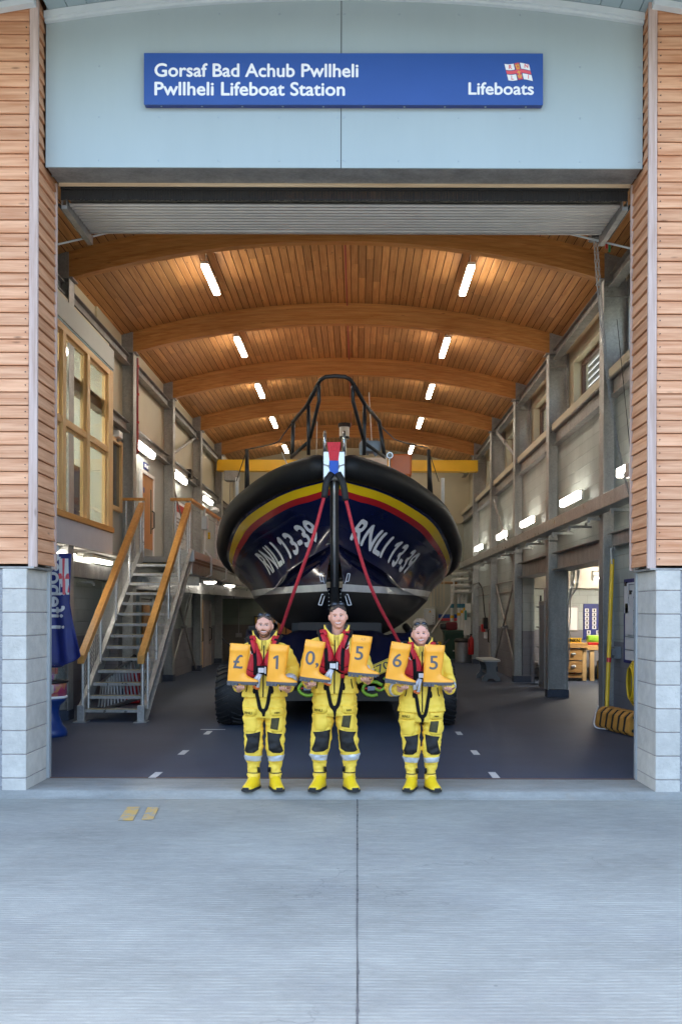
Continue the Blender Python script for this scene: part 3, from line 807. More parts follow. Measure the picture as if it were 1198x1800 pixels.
def soffit_light(kind):
    e = empty('soffit_light', (0, 0, 0), '', 'soffit light', 'lamps under the upper floor')
    m = MB()
    if kind: m.box((-.09, -.8, -.03), (.09, .8, .03), .01)
    else: m.lathe([(.17, -.02), (.19, .0), (.19, .03)], seg=24, sy=1.5)
    m.build('housing', M_LAMPB, e)
    m = MB()
    if kind: m.box((-.075, -.78, -.09), (.075, .78, -.032), .025)
    else: m.lathe([(.10, -.075), (.15, -.055), (.165, -.022)], seg=24, sy=1.5)
    m.build('diffuser', M_LAMPW, e, smooth=not kind)
    return e
s1 = soffit_light(1); s1.location = (-4.98, 16.6, 2.80); s1['label'] = 'glowing strip light under the wooden window room, half hidden by the larch wall'
copy_tree(s1, (-4.98, 19.2, 2.80), None, 'glowing strip light under the far end of the wooden window room')
s2 = soffit_light(0); s2.location = (-4.0, 23.8, 2.60); s2['label'] = 'round glowing lamp under the walkway behind the staircase handrail'
copy_tree(s2, (-3.95, 26.7, 2.60), None, 'round glowing lamp under the walkway, middle of three')
copy_tree(s2, (-3.9, 30.4, 2.60), None, 'round glowing lamp under the walkway nearest the lifeboat')

# ------------------------------------------------------------------ upper room with the timber window
BX = -4.66
e = empty('window_room', (BX, 16, 2.85), 'upper room with a pine framed window wall jutting over the collection box', 'room')
m = MB(); m.box((BX - .05, 10.8, 6.36), (BX + .03, 18.92, 6.72), .003); m.build('top_board', M_PALEWALL, e)
m = MB(); m.box((BX - .06, 10.8, 6.315), (BX + .02, 18.9, 6.35)); m.build('trim_strip', mat('teal_strip', (.16, .27, .28), .5), e)  # narrow teal strip between the top board and the window rail
m = MB(); m.box((BX - .08, 10.8, 2.86), (BX + .01, 18.93, 3.26), .003); m.build('lower_board', mat('pale_lilac_board', (.60, .60, .64), .5, var=.04), e)
m = MB()
m.box((BX - .12, 10.8, 3.262), (BX + .05, 18.90, 3.36), .004); m.build('sill', M_OAK, e)
m = MB()
m.box((BX - .10, 10.8, 6.20), (BX + .02, 18.84, 6.31), .004); m.box((BX - .10, 10.8, 4.74), (BX + .012, 18.7, 4.85), .004)
m.build('rails', M_PINE_H, e)
for y in (12.9, 14.35, 15.75, 17.17, 18.62):
    m = MB(); m.box((BX - .10, y - .085, 3.36), (BX + .026, y + .085, 6.20), .004)
    m.build('mullion', M_PINE_V, e)
m = MB(); m.box((BX - .10, 18.706, 3.36), (BX + .03, 18.86, 6.31), .004); m.build('end_post', M_PINE_V, e)
for a, b in zip((12.98, 14.43, 15.83, 17.25), (14.27, 15.67, 17.09, 18.54)):
    for z0, z1 in ((3.36, 4.74), (4.85, 6.2)):
        m = MB(); m.box((BX - .07, a, z0), (BX - .03, a + .05, z1)); m.box((BX - .07, b - .05, z0), (BX - .03, b, z1)); m.box((BX - .07, a + .05, z1 - .05), (BX - .03, b - .05, z1)); m.build('sash', M_PINE_V, e)
        m = MB(); m.box((BX - .055, a + .05, z0), (BX - .047, b - .05, z1 - .05)); m.build('pane', M_GLASS, e)
m = MB(); m.box((-8.2, 10.75, 2.92), (BX - .08, 18.9, 3.0)); m.build('room_floor', M_SLAB, e)
m = MB(); m.box((-8.3, 10.75, 3.0), (-8.2, 18.9, 6.8)); m.box((-8.2, 18.8, 3.0), (BX - .11, 18.9, 6.8)); m.box((-8.2, 10.73, 3.0), (BX - .1, 10.8, 6.8)); m.build('room_wall', M_PALEWALL, e)
m = MB(); m.box((-8.2, 10.75, 6.75), (BX - .06, 18.9, 6.85)); m.build('room_ceiling', M_CREAM, e)
m = MB(); m.box((-7, 13, 6.68), (-6.8, 14.6, 6.74)); m.box((-7, 16, 6.68), (-6.8, 17.6, 6.74)); m.build('room_fill_light', M_LAMPX, e)  # unseen glowing strips added to brighten the room behind the glass
m = MB(); m.box((-5.6, 10.8, 2.85), (BX - .03, 20.6, 2.915)); m.build('soffit', M_SLAB, e)
for y in (15.1, 17.5):
    c = empty('office_chair', (-5.15, y, 3.0), 'dark blue high-backed chair behind the pine window, ' + ('nearer' if y < 16 else 'farther') + ' of the two', 'chair', 'chairs in the window room')
    m = MB(); m.box((-5.32, y - .28, 3.42), (-4.92, y + .28, 3.55), .05); m.build('seat', M_NAVY, c, auto=40)
    m = MB(); m.box((-5.05, y - .27, 3.55), (-4.92, y + .27, 4.35), .06); m.build('backrest', M_NAVY, c, auto=40)
    m = MB(); m.cyl((-5.12, y, 3.02), (-5.12, y, 3.43), .04, 10); m.box((-5.4, y - .03, 3.0), (-4.86, y + .03, 3.05)); m.box((-5.15, y - .28, 3.0), (-5.09, y + .28, 3.05)); m.build('base', M_BLACKM, c)
m = MB(); m.ibeam((-5.05, 12, 2.52), (-5.05, 20.4, 2.52), .18, .27, .014); m.prism([(-4.962, 12, 2.40), (-4.958, 12, 2.40), (-4.958, 12, 2.64), (-4.962, 12, 2.64)], (0, 8.4, 0))
tag(m.build('floor_beam', M_LINTEL), 'brownish steel beam under the wooden window room', 'steel beam')
for y in (17.0, 18.6):
    m = MB(); m.box((-5.25, y, 2.3), (-4.9, y + .04, 2.34)); m.box((-4.94, y, 2.26), (-4.9, y + .04, 2.34)); tag(m.build('bracket', M_GALV), 'small steel bracket under the brown floor beam, ' + ('over the banner' if y < 18 else 'beside the staircase handrail'), 'bracket', 'brackets under the floor beam')
e = empty('side_window', (WL, 21.0, 4.6), 'small pine framed window on the left wall just past the window room', 'window')
m = MB(); a, b, z0, z1 = 19.55, 20.7, 3.82, 5.28
for q in (((WL, a, z0), (WL + .07, b, z0 + .09)), ((WL, a, z1 - .09), (WL + .07, b, z1)), ((WL, a, z0 + .09), (WL + .07, a + .09, z1 - .09)), ((WL, b - .09, z0 + .09), (WL + .07, b, z1 - .09))): m.box(*q)
m.build('frame', M_PINE_V, e)
m = MB(); m.box((WL + .005, a + .09, z0 + .09), (WL + .015, b - .09, z1 - .09)); m.build('pane', mat('dark_pane', (.10, .10, .09), .1), e)
# alarm box
m = MB(); m.box((WL, 20.1, 5.3), (WL + .14, 20.4, 5.44), .02); m.box((WL, 20.16, 5.2), (WL + .07, 20.34, 5.3), .02); tag(m.build('detector', M_WHITE), 'white detector box on the left wall above the small pine window', 'detector')
# red riser pipe down column 2
m = MB(); m.tube([(-4.72, 21.32, 7.2), (-4.72, 21.32, 5.15)], .028, 8); tag(m.build('riser_pipe', M_REDPIPE), 'red vertical pipe beside a steel column on the left wall', 'pipe')
m = MB()
for z in (7.0, 6.4, 5.8, 5.2): m.cyl((-4.72, 21.32, z), (-4.72, 21.32, z + .05), .042, 8)
m.build('clip', M_RED, bpy.data.objects['riser_pipe'])

# upper landing, walkway, staircase
LX0, LX1 = -4.42, -3.46
e = empty('walkway', (-4.2, 28, 2.66), 'grey steel upper walkway along the left wall behind the staircase', 'walkway')
m = MB(); m.box((WL + .005, 20.62, 2.80), (LX1 + .02, 36.1, 2.92)); m.build('deck', M_SLAB, e)
m = MB(); m.ibeam((LX1 - .02, 20.66, 2.70), (LX1 - .02, 36.1, 2.70), .12, .30, .014); m.build('edge_beam', M_GALVL, e)
m = MB(); m.box((LX1 - .30, 20.50, 2.56), (LX1 + .06, 20.64, 2.80), .004); m.box((LX1 - .34, 20.46, 2.805), (LX1 + .1, 20.64, 3.05), .004); m.box((LX1 + .005, 20.64, 2.90), (LX1 + .05, 30, 3.05)); m.build('edge_box', M_FASCIA, e)
m = MB(); m.box((-4.9, 22, 2.35), (-3.5, 22.03, 2.55)); m.prism([(-4.9, 36.0, 2.55), (-4.9, 36.0, 2.25), (-3.4, 36.0, 2.25), (-3.4, 36.0, 2.55)], (0, .05, 0)); m.ibeam((-4.85, 21, 2.40), (-3.45, 34.6, 2.40), .1, .28, .014); m.build('cross_beam', M_GALVL, e)
st = empty('staircase', ((LX0 + LX1) / 2, 16, 0), 'open galvanised steel staircase with thick oak handrails rising to the walkway', 'staircase')
NR = 15; Y0, Y1 = 16.05, 20.45; RS = 2.92 / NR; GO = (Y1 - Y0) / NR
for x in (LX0, LX1):
    m = MB(); dy, dz = Y1 - Y0, 2.92; L = math.hypot(dy, dz); ny, nz = -dz / L, dy / L
    h = .125
    p0 = Vector((x, Y0 + .02, .12)); p1 = Vector((x, Y1 + .1, 2.92 + .05))
    for s_, t in ((-1, 0), (1, 0)):
        pass
    o1 = Vector((0, ny * h, nz * h))
    a = [p0 - o1, p0 + o1, p1 + o1, p1 - o1]
    sx = 1 if x == LX0 else -1
    m.prism([q + Vector((-.006, 0, 0)) for q in a], (.012, 0, 0))
    for sgn in (-1, 1):
        q0, q1 = p0 + o1 * sgn, p1 + o1 * sgn
        m.prism([q0 + Vector((.007 * sx * -1, 0, 0)), q0 + Vector((-.07 * sx, 0, 0)), q0 + Vector((-.07 * sx, 0, 0)) - o1 * sgn * .1, q0 + Vector((-.007 * sx, 0, 0)) - o1 * sgn * .1], q1 - q0)
    m.build('stringer', M_GALV, st)
    m = MB(); m.box((x - .055, Y0 - .13, .015), (x + .055, Y0 - .03, .27), .004); m.box((x - .1, Y0 - .2, .001), (x + .1, Y0 + .06, .015)); m.build('foot', M_GALVL, st)
for k in range(1, NR):
    y = Y0 + GO * (k - 1) + .02; z = RS * k
    m = MB(); m.box((LX0 + .012, y, z - .05), (LX1 - .012, y + .022, z)); m.box((LX0 + .012, y + .022, z - .035), (LX1 - .012, y + .26, z - .002))
    t = m.build('tread', M_GALVL, st)
    m = MB(); m.box((LX0 + .05, y - .002, z + .001), (LX1 - .05, y + .045, z + .005)); m.build('nosing', mat('nosing_yellow', (.55, .40, .06), .7, var=.3, vs=20) if k == 1 else bpy.data.materials['nosing_yellow'], t)
for x in (LX0, LX1):
    xo = x
    def hr(y): return 1.05 + (y - 16.0) / (Y1 - Y0) * 2.92
    m = MB(); a, b = 15.93, 20.35
    m.prism([(xo - .055, a, hr(a) + .07), (xo + .055, a, hr(a) + .07), (xo + .055, a, hr(a) - .07), (xo - .055, a, hr(a) - .07)], (0, b - a, hr(b) - hr(a)), .006)
    m.build('handrail', M_OAK, st)
    for y in (16.05, 17.15, 18.25, 19.35, 20.3):
        m = MB(); m.cyl((xo, y, .15 + max(0, (y - Y0)) / (Y1 - Y0) * 2.92), (xo, y, hr(y) - .06), .027, 10)
        if y < 16.1: m.cyl((xo + .06, y + .12, .2), (xo + .06, y + .12, hr(y) + .03), .02, 8)
        m.build('post', M_GALVL, st, auto=40)
    m = MB()
    for j in range(11):
        d = .22 + j * .075
        m.tube([(xo, 16.05, hr(16.05) - d), (xo, 20.3, hr(20.3) - d)], .004, 4)
    for j in range(30):
        y = 16.2 + j * .14; m.tube([(xo, y, hr(y) - .2), (xo, y, hr(y) - .97)], .003, 4)
    m.build('mesh_infill', M_GALV, st)
rl = empty('walkway_railing', (LX1, 28, 2.92), 'steel walkway railing with wire mesh and an oak top rail behind the staircase', 'railing')
m = MB(); m.box((LX1 - .40, 20.5, 4.06), (LX1 + .05, 20.62, 4.12), .006); m.box((LX1 - .05, 20.62, 4.06), (LX1 + .05, 36, 4.12), .006); m.build('top_rail', M_OAK, rl)
m = MB(); m.box((LX0 - .42, 20.5, 4.06), (LX0 + .05, 20.6, 4.12), .006); m.build('top_rail', M_OAK, rl)
ys = [20.56 + k * 1.9 for k in range(9)]
for y in ys:
    for dy in ((0,) if y > 20.6 else (0, .12)):
        m = MB(); m.cyl((LX1 + (0 if not dy else -.3), y + dy * 0, 2.9), (LX1 + (0 if not dy else -.3), y + dy * 0, 4.06), .028, 10); m.build('post', M_GALVL, rl, auto=40)
for x in (LX0, LX0 - .18, LX0 - .36):
    m = MB(); m.cyl((x, 20.55, 2.9), (x, 20.55, 4.06), .024, 10); m.build('post', M_GALVL, rl, auto=40)
m = MB()
for j in range(12):
    z = 3.1 + j * .07; m.tube([(LX1, 20.6, z), (LX1, 35.9, z)], .004, 4)
for j in range(100): m.tube([(LX1, 20.7 + j * .15, 3.05), (LX1, 20.7 + j * .15, 3.92)], .003, 4)
m.tube([(LX1, 20.6, 3.06), (LX1, 35.9, 3.06)], .012, 6); m.tube([(LX1, 20.6, 3.94), (LX1, 35.9, 3.94)], .012, 6)
m.build('mesh_infill', M_GALV, rl)
for k, y in enumerate((21.9, 24.4)):
    b = empty('switch_box', (LX1 + .08, y, 3.5), 'white control box with a bent conduit on the walkway railing, ' + ('by the staircase top' if k == 0 else 'half behind the lifeboat'), 'control box', 'control boxes on the walkway railing')
    m = MB(); m.box((LX1 + .035, y - .05, 3.58), (LX1 + .16, y + .18, 3.88), .02); m.build('box', M_FASCIA, b)
    m = MB(); m.tube([(LX1 + .09, y + .06, 4.05), (LX1 + .09, y + .06, 3.3), (LX1 + .09, y + .06, 3.15), (LX1 + .24, y + .06, 2.98), (LX1 + .24, y + .06, 2.58), (LX1 + .12, y + .06, 2.53)], .022, 8); m.build('conduit', M_PIPE, b, auto=40)
m = MB()
for k in range(3): m.ell((LX1 + .15, 22.2, 3.42 + k * .05), .03, .02, .03, 10, 8)
tag(m.build('pull_tag', M_YELLOW), 'small yellow pull tags hanging by the railing control box', 'pull tag')

# upper door and notices on the left wall
def door(name, x, y0, y1, z0, z1, lab, leaf=M_DOORW, frame=M_WHITE, sgn=1, plate=True):
    e = empty(name, (x, (y0 + y1) / 2, z0), lab, 'door')
    m = MB()
    for q in (((x, y0, z0), (x + sgn * .06, y0 + .08, z1)), ((x, y1 - .08, z0), (x + sgn * .06, y1, z1)), ((x, y0 + .08, z1 - .08), (x + sgn * .06, y1 - .08, z1))): m.box(tuple(min(a, b) for a, b in zip(*q)), tuple(max(a, b) for a, b in zip(*q)))
    m.build('frame', frame, e)
    m = MB(); a, b = sorted((x, x + sgn * .035)); m.box((a, y0 + .082, z0 + .002), (b, y1 - .082, z1 - .082)); lf = m.build('leaf', leaf, e)
    m = MB(); a, b = sorted((x + sgn * .036, x + sgn * .042)); m.box((a, y1 - .38, z0 + .7), (b, y1 - .27, z1 - .35)); m.build('glazing', mat('door_glazing', (.2, .2, .17), .15) if 'door_glazing' not in bpy.data.materials else bpy.data.materials['door_glazing'], lf)
    m = MB(); px_ = x + sgn * .09; yy = y1 - .2
    m.tube([(x + sgn * .036, yy, z0 + .82), (px_, yy, z0 + .86), (px_, yy, z0 + 1.22), (x + sgn * .036, yy, z0 + 1.26)], .018, 8); m.build('handle', M_BLACKM, lf, auto=40)
    if plate:
        m = MB(); a, b = sorted((x + sgn * .036, x + sgn * .04)); m.box((a, y0 + .1, z0 + .03), (b, y1 - .1, z0 + .32)); m.build('kick_plate', M_ALU, lf)
        m = MB(); m.cyl((x + sgn * .036, y0 + .3, z0 + 1.65), (x + sgn * .041, y0 + .3, z0 + 1.65), .07, 16); m.build('round_sign', M_SIGN, lf)
    return e
door('upper_door', WL, 22.6, 24.0, 2.92, 5.02, 'oak veneered door with a black pull handle at the top of the stairs')
m = MB(); m.box((WL, 23.0, 5.08), (WL + .02, 23.5, 5.24)); s_ = m.build('door_sign', M_NAVY); tag(s_, 'small dark sign above the upper oak door', 'sign')
m = MB(); m.box((WL + .021, 23.05, 5.12), (WL + .024, 23.2, 5.2)); m.box((WL + .021, 23.26, 5.12), (WL + .024, 23.45, 5.2)); m.build('symbol', M_PAPER, s_)
nb = empty('framed_notice', (WL, 27, 4.2), 'framed notice with red and white printing on the upper left wall', 'notice')
m = MB(); m.box((WL, 26.1, 3.5), (WL + .03, 28.6, 4.85)); m.build('frame', M_DULL, nb)
m = MB(); m.box((WL + .031, 26.8, 3.55), (WL + .036, 28.55, 4.8)); m.build('sheet', M_PAPER, nb)
m = MB(); m.box((WL + .037, 26.85, 4.5), (WL + .04, 28.5, 4.72)); m.box((WL + .031, 26.15, 4.2), (WL + .036, 26.75, 4.8)); m.build('red_print', M_RED, nb)
m = MB()
for k in range(7): m.box((WL + .037, 26.95, 3.7 + k * .1), (WL + .04, 28.0 + .3 * math.sin(k * 2.1), 3.74 + k * .1))
m.build('lines_of_print', M_DULL, nb)
m = MB(); m.box((WL, 28.4, 5.6), (WL + .2, 28.75, 5.85), .03); m.box((WL + .05, 28.0, 5.68), (WL + .1, 28.4, 5.73)); tag(m.build('loudspeaker', M_BLACKM), 'small black loudspeaker on the upper left wall above a lamp', 'loudspeaker')
m = MB(); m.lathe([(.05, 0), (.13, .06), (.1, .16)], (WL + .15, 33.2, 5.1), 14); m.lathe([(.05, 0), (.13, .06), (.1, .16)], (WL + .15, 33.7, 5.12), 14); tag(m.build('horn', M_WHITE, auto=40), 'pale twin alarm sounder on the far upper left wall', 'alarm')
for k, (a, b, z0, z1) in enumerate(((25.7, 29.8, 5.8, 7.0), (25.7, 29.8, 5.3, 2.95))):
    m = MB(); m.tube([(WL + .12, a, z0), (WL + .12, b, z1)], .045, 8, flat=.4, up=(1, 0, 0)); tag(m.build('brace', M_DULL), 'diagonal flat steel brace on the upper left wall, ' + ('rising to the roof rail' if k == 0 else 'dropping behind the handrail'), 'brace', 'diagonal braces on the upper left wall')

# ground floor, left
for k, (a, b) in enumerate((((WL + .1, 25.8, .1), (WL + .1, 29.6, 2.6)), ((WL + .16, 25.8, 2.6), (WL + .16, 29.6, .1)))):
    m = MB(); m.tube([a, b], .06, 8, flat=.45, up=(1, 0, 0))
    c = (Vector(a) + Vector(b)) / 2; m.cyl(c - Vector((0, .12, 0)), c + Vector((0, .12, 0)), .05, 8)
    tag(m.build('brace', M_DULL), 'crossing steel brace under the walkway, ' + ('rising' if k == 0 else 'falling') + ' away from the doorway', 'brace', 'crossing braces under the walkway')
door('lower_door', WL, 30.4, 31.6, 0, 2.15, 'amber glazed timber door under the walkway', leaf=M_OAK, frame=M_PINE_V, plate=True)
door('grey_door', WL, 32.0, 33.4, 0, 2.15, 'pinkish grey door with a black handle beside the amber door', leaf=M_PINKGREY, frame=M_PINKGREY, plate=False)
m = MB(); m.box((WL, 21.6, 0), (WL + .05, 24.9, 2.3)); tag(m.build('lining_panel', M_PALEWALL), 'pale lining panel on the wall behind the open stair treads', 'panel')
e = empty('store_door', (-4.9, 23, 0), 'half-open door frame with shelving behind the stair treads', 'door')
m = MB(); m.box((WL + .051, 22.1, 0), (WL + .12, 22.25, 2.2)); m.box((WL + .051, 23.5, 0), (WL + .12, 23.65, 2.2)); m.box((WL + .051, 22.25, 2.08), (WL + .12, 23.5, 2.2)); m.build('frame', M_PALEWALL, e)
m = MB(); m.box((WL + .052, 22.25, 0), (WL + .06, 23.5, 2.08)); m.build('opening', M_DULL, e)
m = MB(); m.box((WL + .061, 22.6, .4), (WL + .1, 23.3, 1.95)); m.build('door_leaf', M_DOORW, e)
m = MB(); m.box((-3.75, 36.12, 1.28), (-3.42, 36.18, 1.62)); s_ = tag(m.build('warning_sign', M_BLACKM), 'small yellow sign in a black frame on the dark green end wall', 'sign')
m = MB(); m.box((-3.71, 36.11, 1.32), (-3.46, 36.119, 1.58)); m.build('sign_face', M_CRANE, s_)
m = MB(); m.box((-4.42, 36.14, .85), (-4.2, 36.19, 1.0), .01); m.tube([(-4.31, 36.17, 1.0), (-4.31, 36.17, 2.5)], .012, 6); tag(m.build('socket_box', M_DULL), 'grey socket box with a conduit on the dark green end wall', 'socket')
e = empty('tall_door', (-2.9, 39, 0), 'light oak door with a black pull handle at the far end behind the bearded man', 'door')
m = MB(); m.box((-3.36, 38.9, 0), (-3.28, 39.0, 2.5)); m.box((-2.0, 38.9, 0), (-1.92, 39.0, 2.5)); m.box((-3.28, 38.9, 2.4), (-2.0, 39.0, 2.5)); m.build('frame', M_WHITE, e)
m = MB(); m.box((-3.28, 38.93, 0), (-2.65, 38.98, 2.4)); m.build('leaf', M_DOORW, e)
m = MB(); m.box((-2.64, 38.93, 0), (-2.0, 38.98, 2.4)); m.build('leaf', M_DOORW, e)
m = MB(); m.tube([(-2.78, 38.92, .95), (-2.78, 38.86, 1.0), (-2.78, 38.86, 1.4), (-2.78, 38.92, 1.45)], .025, 8); m.build('handle', M_BLACKM, e)
m = MB(); m.box((-3.2, 38.915, 1.1), (-3.12, 38.928, 1.7)); m.build('push_plate', M_ALU, e)

# banner, collection box, ladder
fl = empty('banner', (-4.4, 14.6, 2.6), 'dark blue feather banner with pale mirrored lettering hanging behind the block pier', 'banner')
m = MB(); rows = []
prof = [(2.62, -4.66, -4.19), (2.3, -4.66, -4.205), (1.9, -4.66, -4.22), (1.6, -4.66, -4.17), (1.3, -4.66, -4.09), (1.12, -4.66, -4.04), (1.05, -4.66, -4.13), (1.0, -4.66, -4.26), (.95, -4.66, -4.36)]
def bx(z):
    for (z0, a0, b0), (z1, a1, b1) in zip(prof, prof[1:]):
        if z0 >= z >= z1:
            t = (z0 - z) / (z0 - z1); return a0 + (a1 - a0) * t, b0 + (b1 - b0) * t
    return prof[-1][1:]
def by(x, z): return 14.6 + .035 * math.sin(x * 26 + z * 2.2) * min(1, (2.7 - z) * .8)
for i in range(40):
    z = 2.62 - (2.62 - .951) * i / 39; a, b = bx(z); rows.append([(a + (b - a) * j / 14, by(a + (b - a) * j / 14, z), z) for j in range(15)])
m.bridge(rows, closed=False); cl_ = m.build('cloth', M_NAVY, fl, smooth=True)
so_ = cl_.modifiers.new('t', 'SOLIDIFY'); so_.thickness = .004
m = MB(); m.cyl((-4.68, 14.6, .02), (-4.68, 14.6, 3.3), .014, 8); m.build('pole', M_ALU, fl)
def banner_text(body, x0, x1, z0, z1, mt, nm):
    bm = text_bm(body, 1, 0, .02); a, b, c, d = bm_bounds(bm)
    bmesh.ops.subdivide_edges(bm, edges=[e for e in bm.edges if e.calc_length() > .15], cuts=3)
    for v in bm.verts:
        t = (v.co.x - a) / (b - a); u = (v.co.y - c) / (d - c)
        z = z0 + t * (z1 - z0); x = x0 + u * (x1 - x0)      # reads upwards, mirrored, as seen from the back of the cloth
        v.co = Vector((x, by(x, z) - .007 - v.co.z, z))
    mb = MB(); mb.bm.free(); mb.bm = bm; return mb.build(nm, mt, fl)
banner_text('Lifeboats', -4.56, -4.28, 1.52, 2.75, M_PAPER, 'lettering')
m = MB()
def bq(mb, x0, x1, z0, z1, o=.006):
    mb.quad(*[(x, by(x, z) - o, z) for x, z in ((x0, z0), (x1, z0), (x1 - .01, z1), (x0 - .01, z1))])
bq(m, -4.36, -4.225, 2.02, 2.55); m.build('emblem_white', M_PAPER, fl)
m = MB(); bq(m, -4.365, -4.22, 2.25, 2.33, .009); bq(m, -4.312, -4.275, 2.02, 2.55, .009); bq(m, -4.25, -4.222, 2.05, 2.16, .008); m.build('emblem_red', M_FLAGRED, fl)
bl = empty('lifeboat_collection_box', (-4.40, 14.2, 0), 'blue spool-shaped collection box with a clear dome and colourful band inside the doorway', 'collection box')
c = (-4.40, 14.2, 0)
m = MB(); m.lathe([(.26, 0), (.265, .04), (.25, .1), (.2, .16), (.155, .28), (.15, .36), (.17, .44), (.235, .5), (.26, .54)], c, 32); m.build('pedestal', mat('collection_blue', (.012, .045, .20), .3), bl, smooth=True)
m = MB(); m.lathe([(.262, .54), (.268, .555), (.262, .575)], c, 32); m.build('rim', M_WHITE, bl, smooth=True)
k = N('colourful_printed_band'); vo = k.n('ShaderNodeTexVoronoi'); k.l(k.mapping((1, 1, .7)), vo.inputs['Vector']); vo.inputs['Scale'].default_value = 9
nz = k.noise(k.mapping(), 7, 3)
M_BAND = k.done(k.ramp(k.math('MULTIPLY', k.math('ADD', k.xyz(vo.outputs['Color'])[0], nz), .6), [(.2, (.05, .05, .25)), (.4, (.45, .05, .12)), (.55, (.6, .3, .1)), (.7, (.3, .08, .3)), (.85, (.6, .55, .5))]), .3)
m = MB(); m.lathe([(.252, .575), (.255, .72), (.25, .76)], c, 32); m.build('printed_band', M_BAND, bl, smooth=True)
m = MB(); m.lathe([(.262, .755), (.285, .77), (.28, .79), (.255, .795)], c, 32); m.build('ring', M_BLACKM, bl, smooth=True)
m = MB(); m.lathe([(.25, .79), (.245, .88), (.21, .97), (.14, 1.03), (.05, 1.05)], c, 32); m.build('dome', M_GLASS, bl, smooth=True)
m = MB(); m.box((-4.5, 14.12, .795), (-4.3, 14.24, .88), .02); m.box((-4.36, 14.13, .88), (-4.26, 14.2, .97), .01); m.build('model_boat', M_BAND, bl)
ld = empty('ladder', (-4.3, 18, .3), 'aluminium extension ladder lying on its side under the stairs', 'ladder')
q00, q01, q10, q11 = at(170, 1252, 18.6), at(177, 1203, 18.6), at(243, 1229, 17.3), at(231, 1160, 17.5)
for a_, b_ in ((q00, q10), (q01, q11)):
    for dd in (0, .09):
        v_ = Vector((dd * .5, dd, dd * .2)); m = MB(); m.tube([a_ + v_, b_ + v_], .034, 4); m.build('rail', M_ALU, ld)
m = MB()
for j in range(12):
    t = (j + .5) / 12
    for dd in (0, .09): m.tube([q00.lerp(q10, t) + Vector((dd * .5, dd, dd * .2)), q01.lerp(q11, t) + Vector((dd * .5, dd, dd * .2))], .017, 8)
q_ = m.build('rungs', M_ALU, ld)
m = MB(); m.tube([q11, q11 + (q11 - q01).normalized() * .16], .045, 6); m.build('end_cap', M_BLACKM, ld)
m = MB(); m.box((-4.45, 19.0, 0.02), (-4.15, 19.3, .62), .03); tag(m.build('red_canister', M_RED), 'red canister standing behind the ladder under the stairs', 'canister')

# ------------------------------------------------------------------ right side of the hall
e = empty('cable_tray', (3.9, 25, 3.5), 'long grey steel cable tray box running along the right wall', 'cable tray')
m = MB(); m.box((3.84, 12.2, 3.40), (3.97, 37.5, 3.64), .004); m.build('box', M_GALVL, e)
m = MB(); m.box((3.74, 12.2, 3.385), (3.985, 37.5, 3.398)); m.build('lip', M_GALV, e)
for j in range(15):
    y = 14.9 + j * 1.5
    m = MB(); m.box((3.78, y, 3.30), (WR, y + .05, 3.345)); m.box((4.08, y, 3.345), (4.12, y + .05, 3.39)); m.box((3.78, y + .005, 3.26), (3.82, y + .045, 3.30)); m.build('bracket', M_GALV, e)
ch = empty('chain_hoist', (3.2, 11.9, 6.1), 'black chain hoist with a long looped chain hanging by the right side of the doorway', 'chain hoist')
a = at(1047, 412, 11.9)
m = MB(); m.box((a.x - .09, 11.8, a.z - .06), (a.x + .09, 12.0, a.z + .06), .02); m.cyl((a.x, 11.78, a.z), (a.x, 11.79, a.z), .07, 12); m.build('hoist_body', M_BLACKM, ch)
def chain(mb, pts, link=.045, r=.0042):
    pts = spline(pts, 12); L = [0]
    for p, q in zip(pts, pts[1:]): L.append(L[-1] + (q - p).length)
    d = 0; k = 0
    while d < L[-1]:
        i = max(j for j in range(len(L)) if L[j] <= d + 1e-9); i = min(i, len(pts) - 2)
        p = pts[i].lerp(pts[i + 1], (d - L[i]) / max(1e-6, L[i + 1] - L[i])); t = (pts[i + 1] - pts[i]).normalized()
        u = t.orthogonal().normalized(); w = t.cross(u); s_ = u if k % 2 else w
        h = link * .62
        mb.tube([p - t * h + s_ * .001, p - t * h * .6 + s_ * .010, p + t * h * .6 + s_ * .010, p + t * h, p + t * h * .6 - s_ * .010, p - t * h * .6 - s_ * .010, p - t * h], r, 5)
        d += link; k += 1
m = MB()
chain(m, [at(1041, 416, 11.9), at(1049, 520, 12.1), at(1060, 620, 12.4), at(1070, 700, 12.7), at(1085, 790, 13.1), at(1103, 865, 13.4)])
chain(m, [at(1046, 416, 11.95), at(1054, 520, 12.15), at(1063, 620, 12.45), at(1072, 700, 12.75), at(1086, 790, 13.15), at(1104, 868, 13.45)])
m.build('hand_chain', M_GALV, ch)
m = MB(); m.box((a.x + .1, 11.9, a.z - .16), (a.x + .125, 11.92, a.z + .02)); m.build('red_tag', M_RED, ch)
m = MB(); m.box((a.x + .135, 11.9, a.z - .2), (a.x + .16, 11.92, a.z - .1)); m.build('green_tag', mat('green_tag', (.01, .2, .06), .5), ch)
for k, q in enumerate((((100, 431, 11.5), (215, 404, 12.2)), ((965, 402, 12.2), (1108, 436, 11.5)))):
    m = MB(); m.tube([at(*q[0]), at(*q[1])], .012, 6); tag(m.build('tie_rod', M_FASCIA), 'thin white rod under the roof beam at the %s corner of the doorway' % ('left' if k == 0 else 'right'), 'rod', 'thin white rods at the doorway corners')
m = MB(); m.tube([at(1082, 560, 15), at(1107, 800, 15)], .006, 5); tag(m.build('cable', M_BLACKM), 'thin dark cable hanging beside the doorway bay column', 'cable')
fl_ = empty('floodlight', (4.1, 15.2, 3.9), 'small silver floodlight above the cable tray by the doorway', 'floodlight')
m = MB(); m.box((3.86, 14.2, 3.72), (4.06, 14.45, 3.94), .03); m.build('housing', M_ALU, fl_)
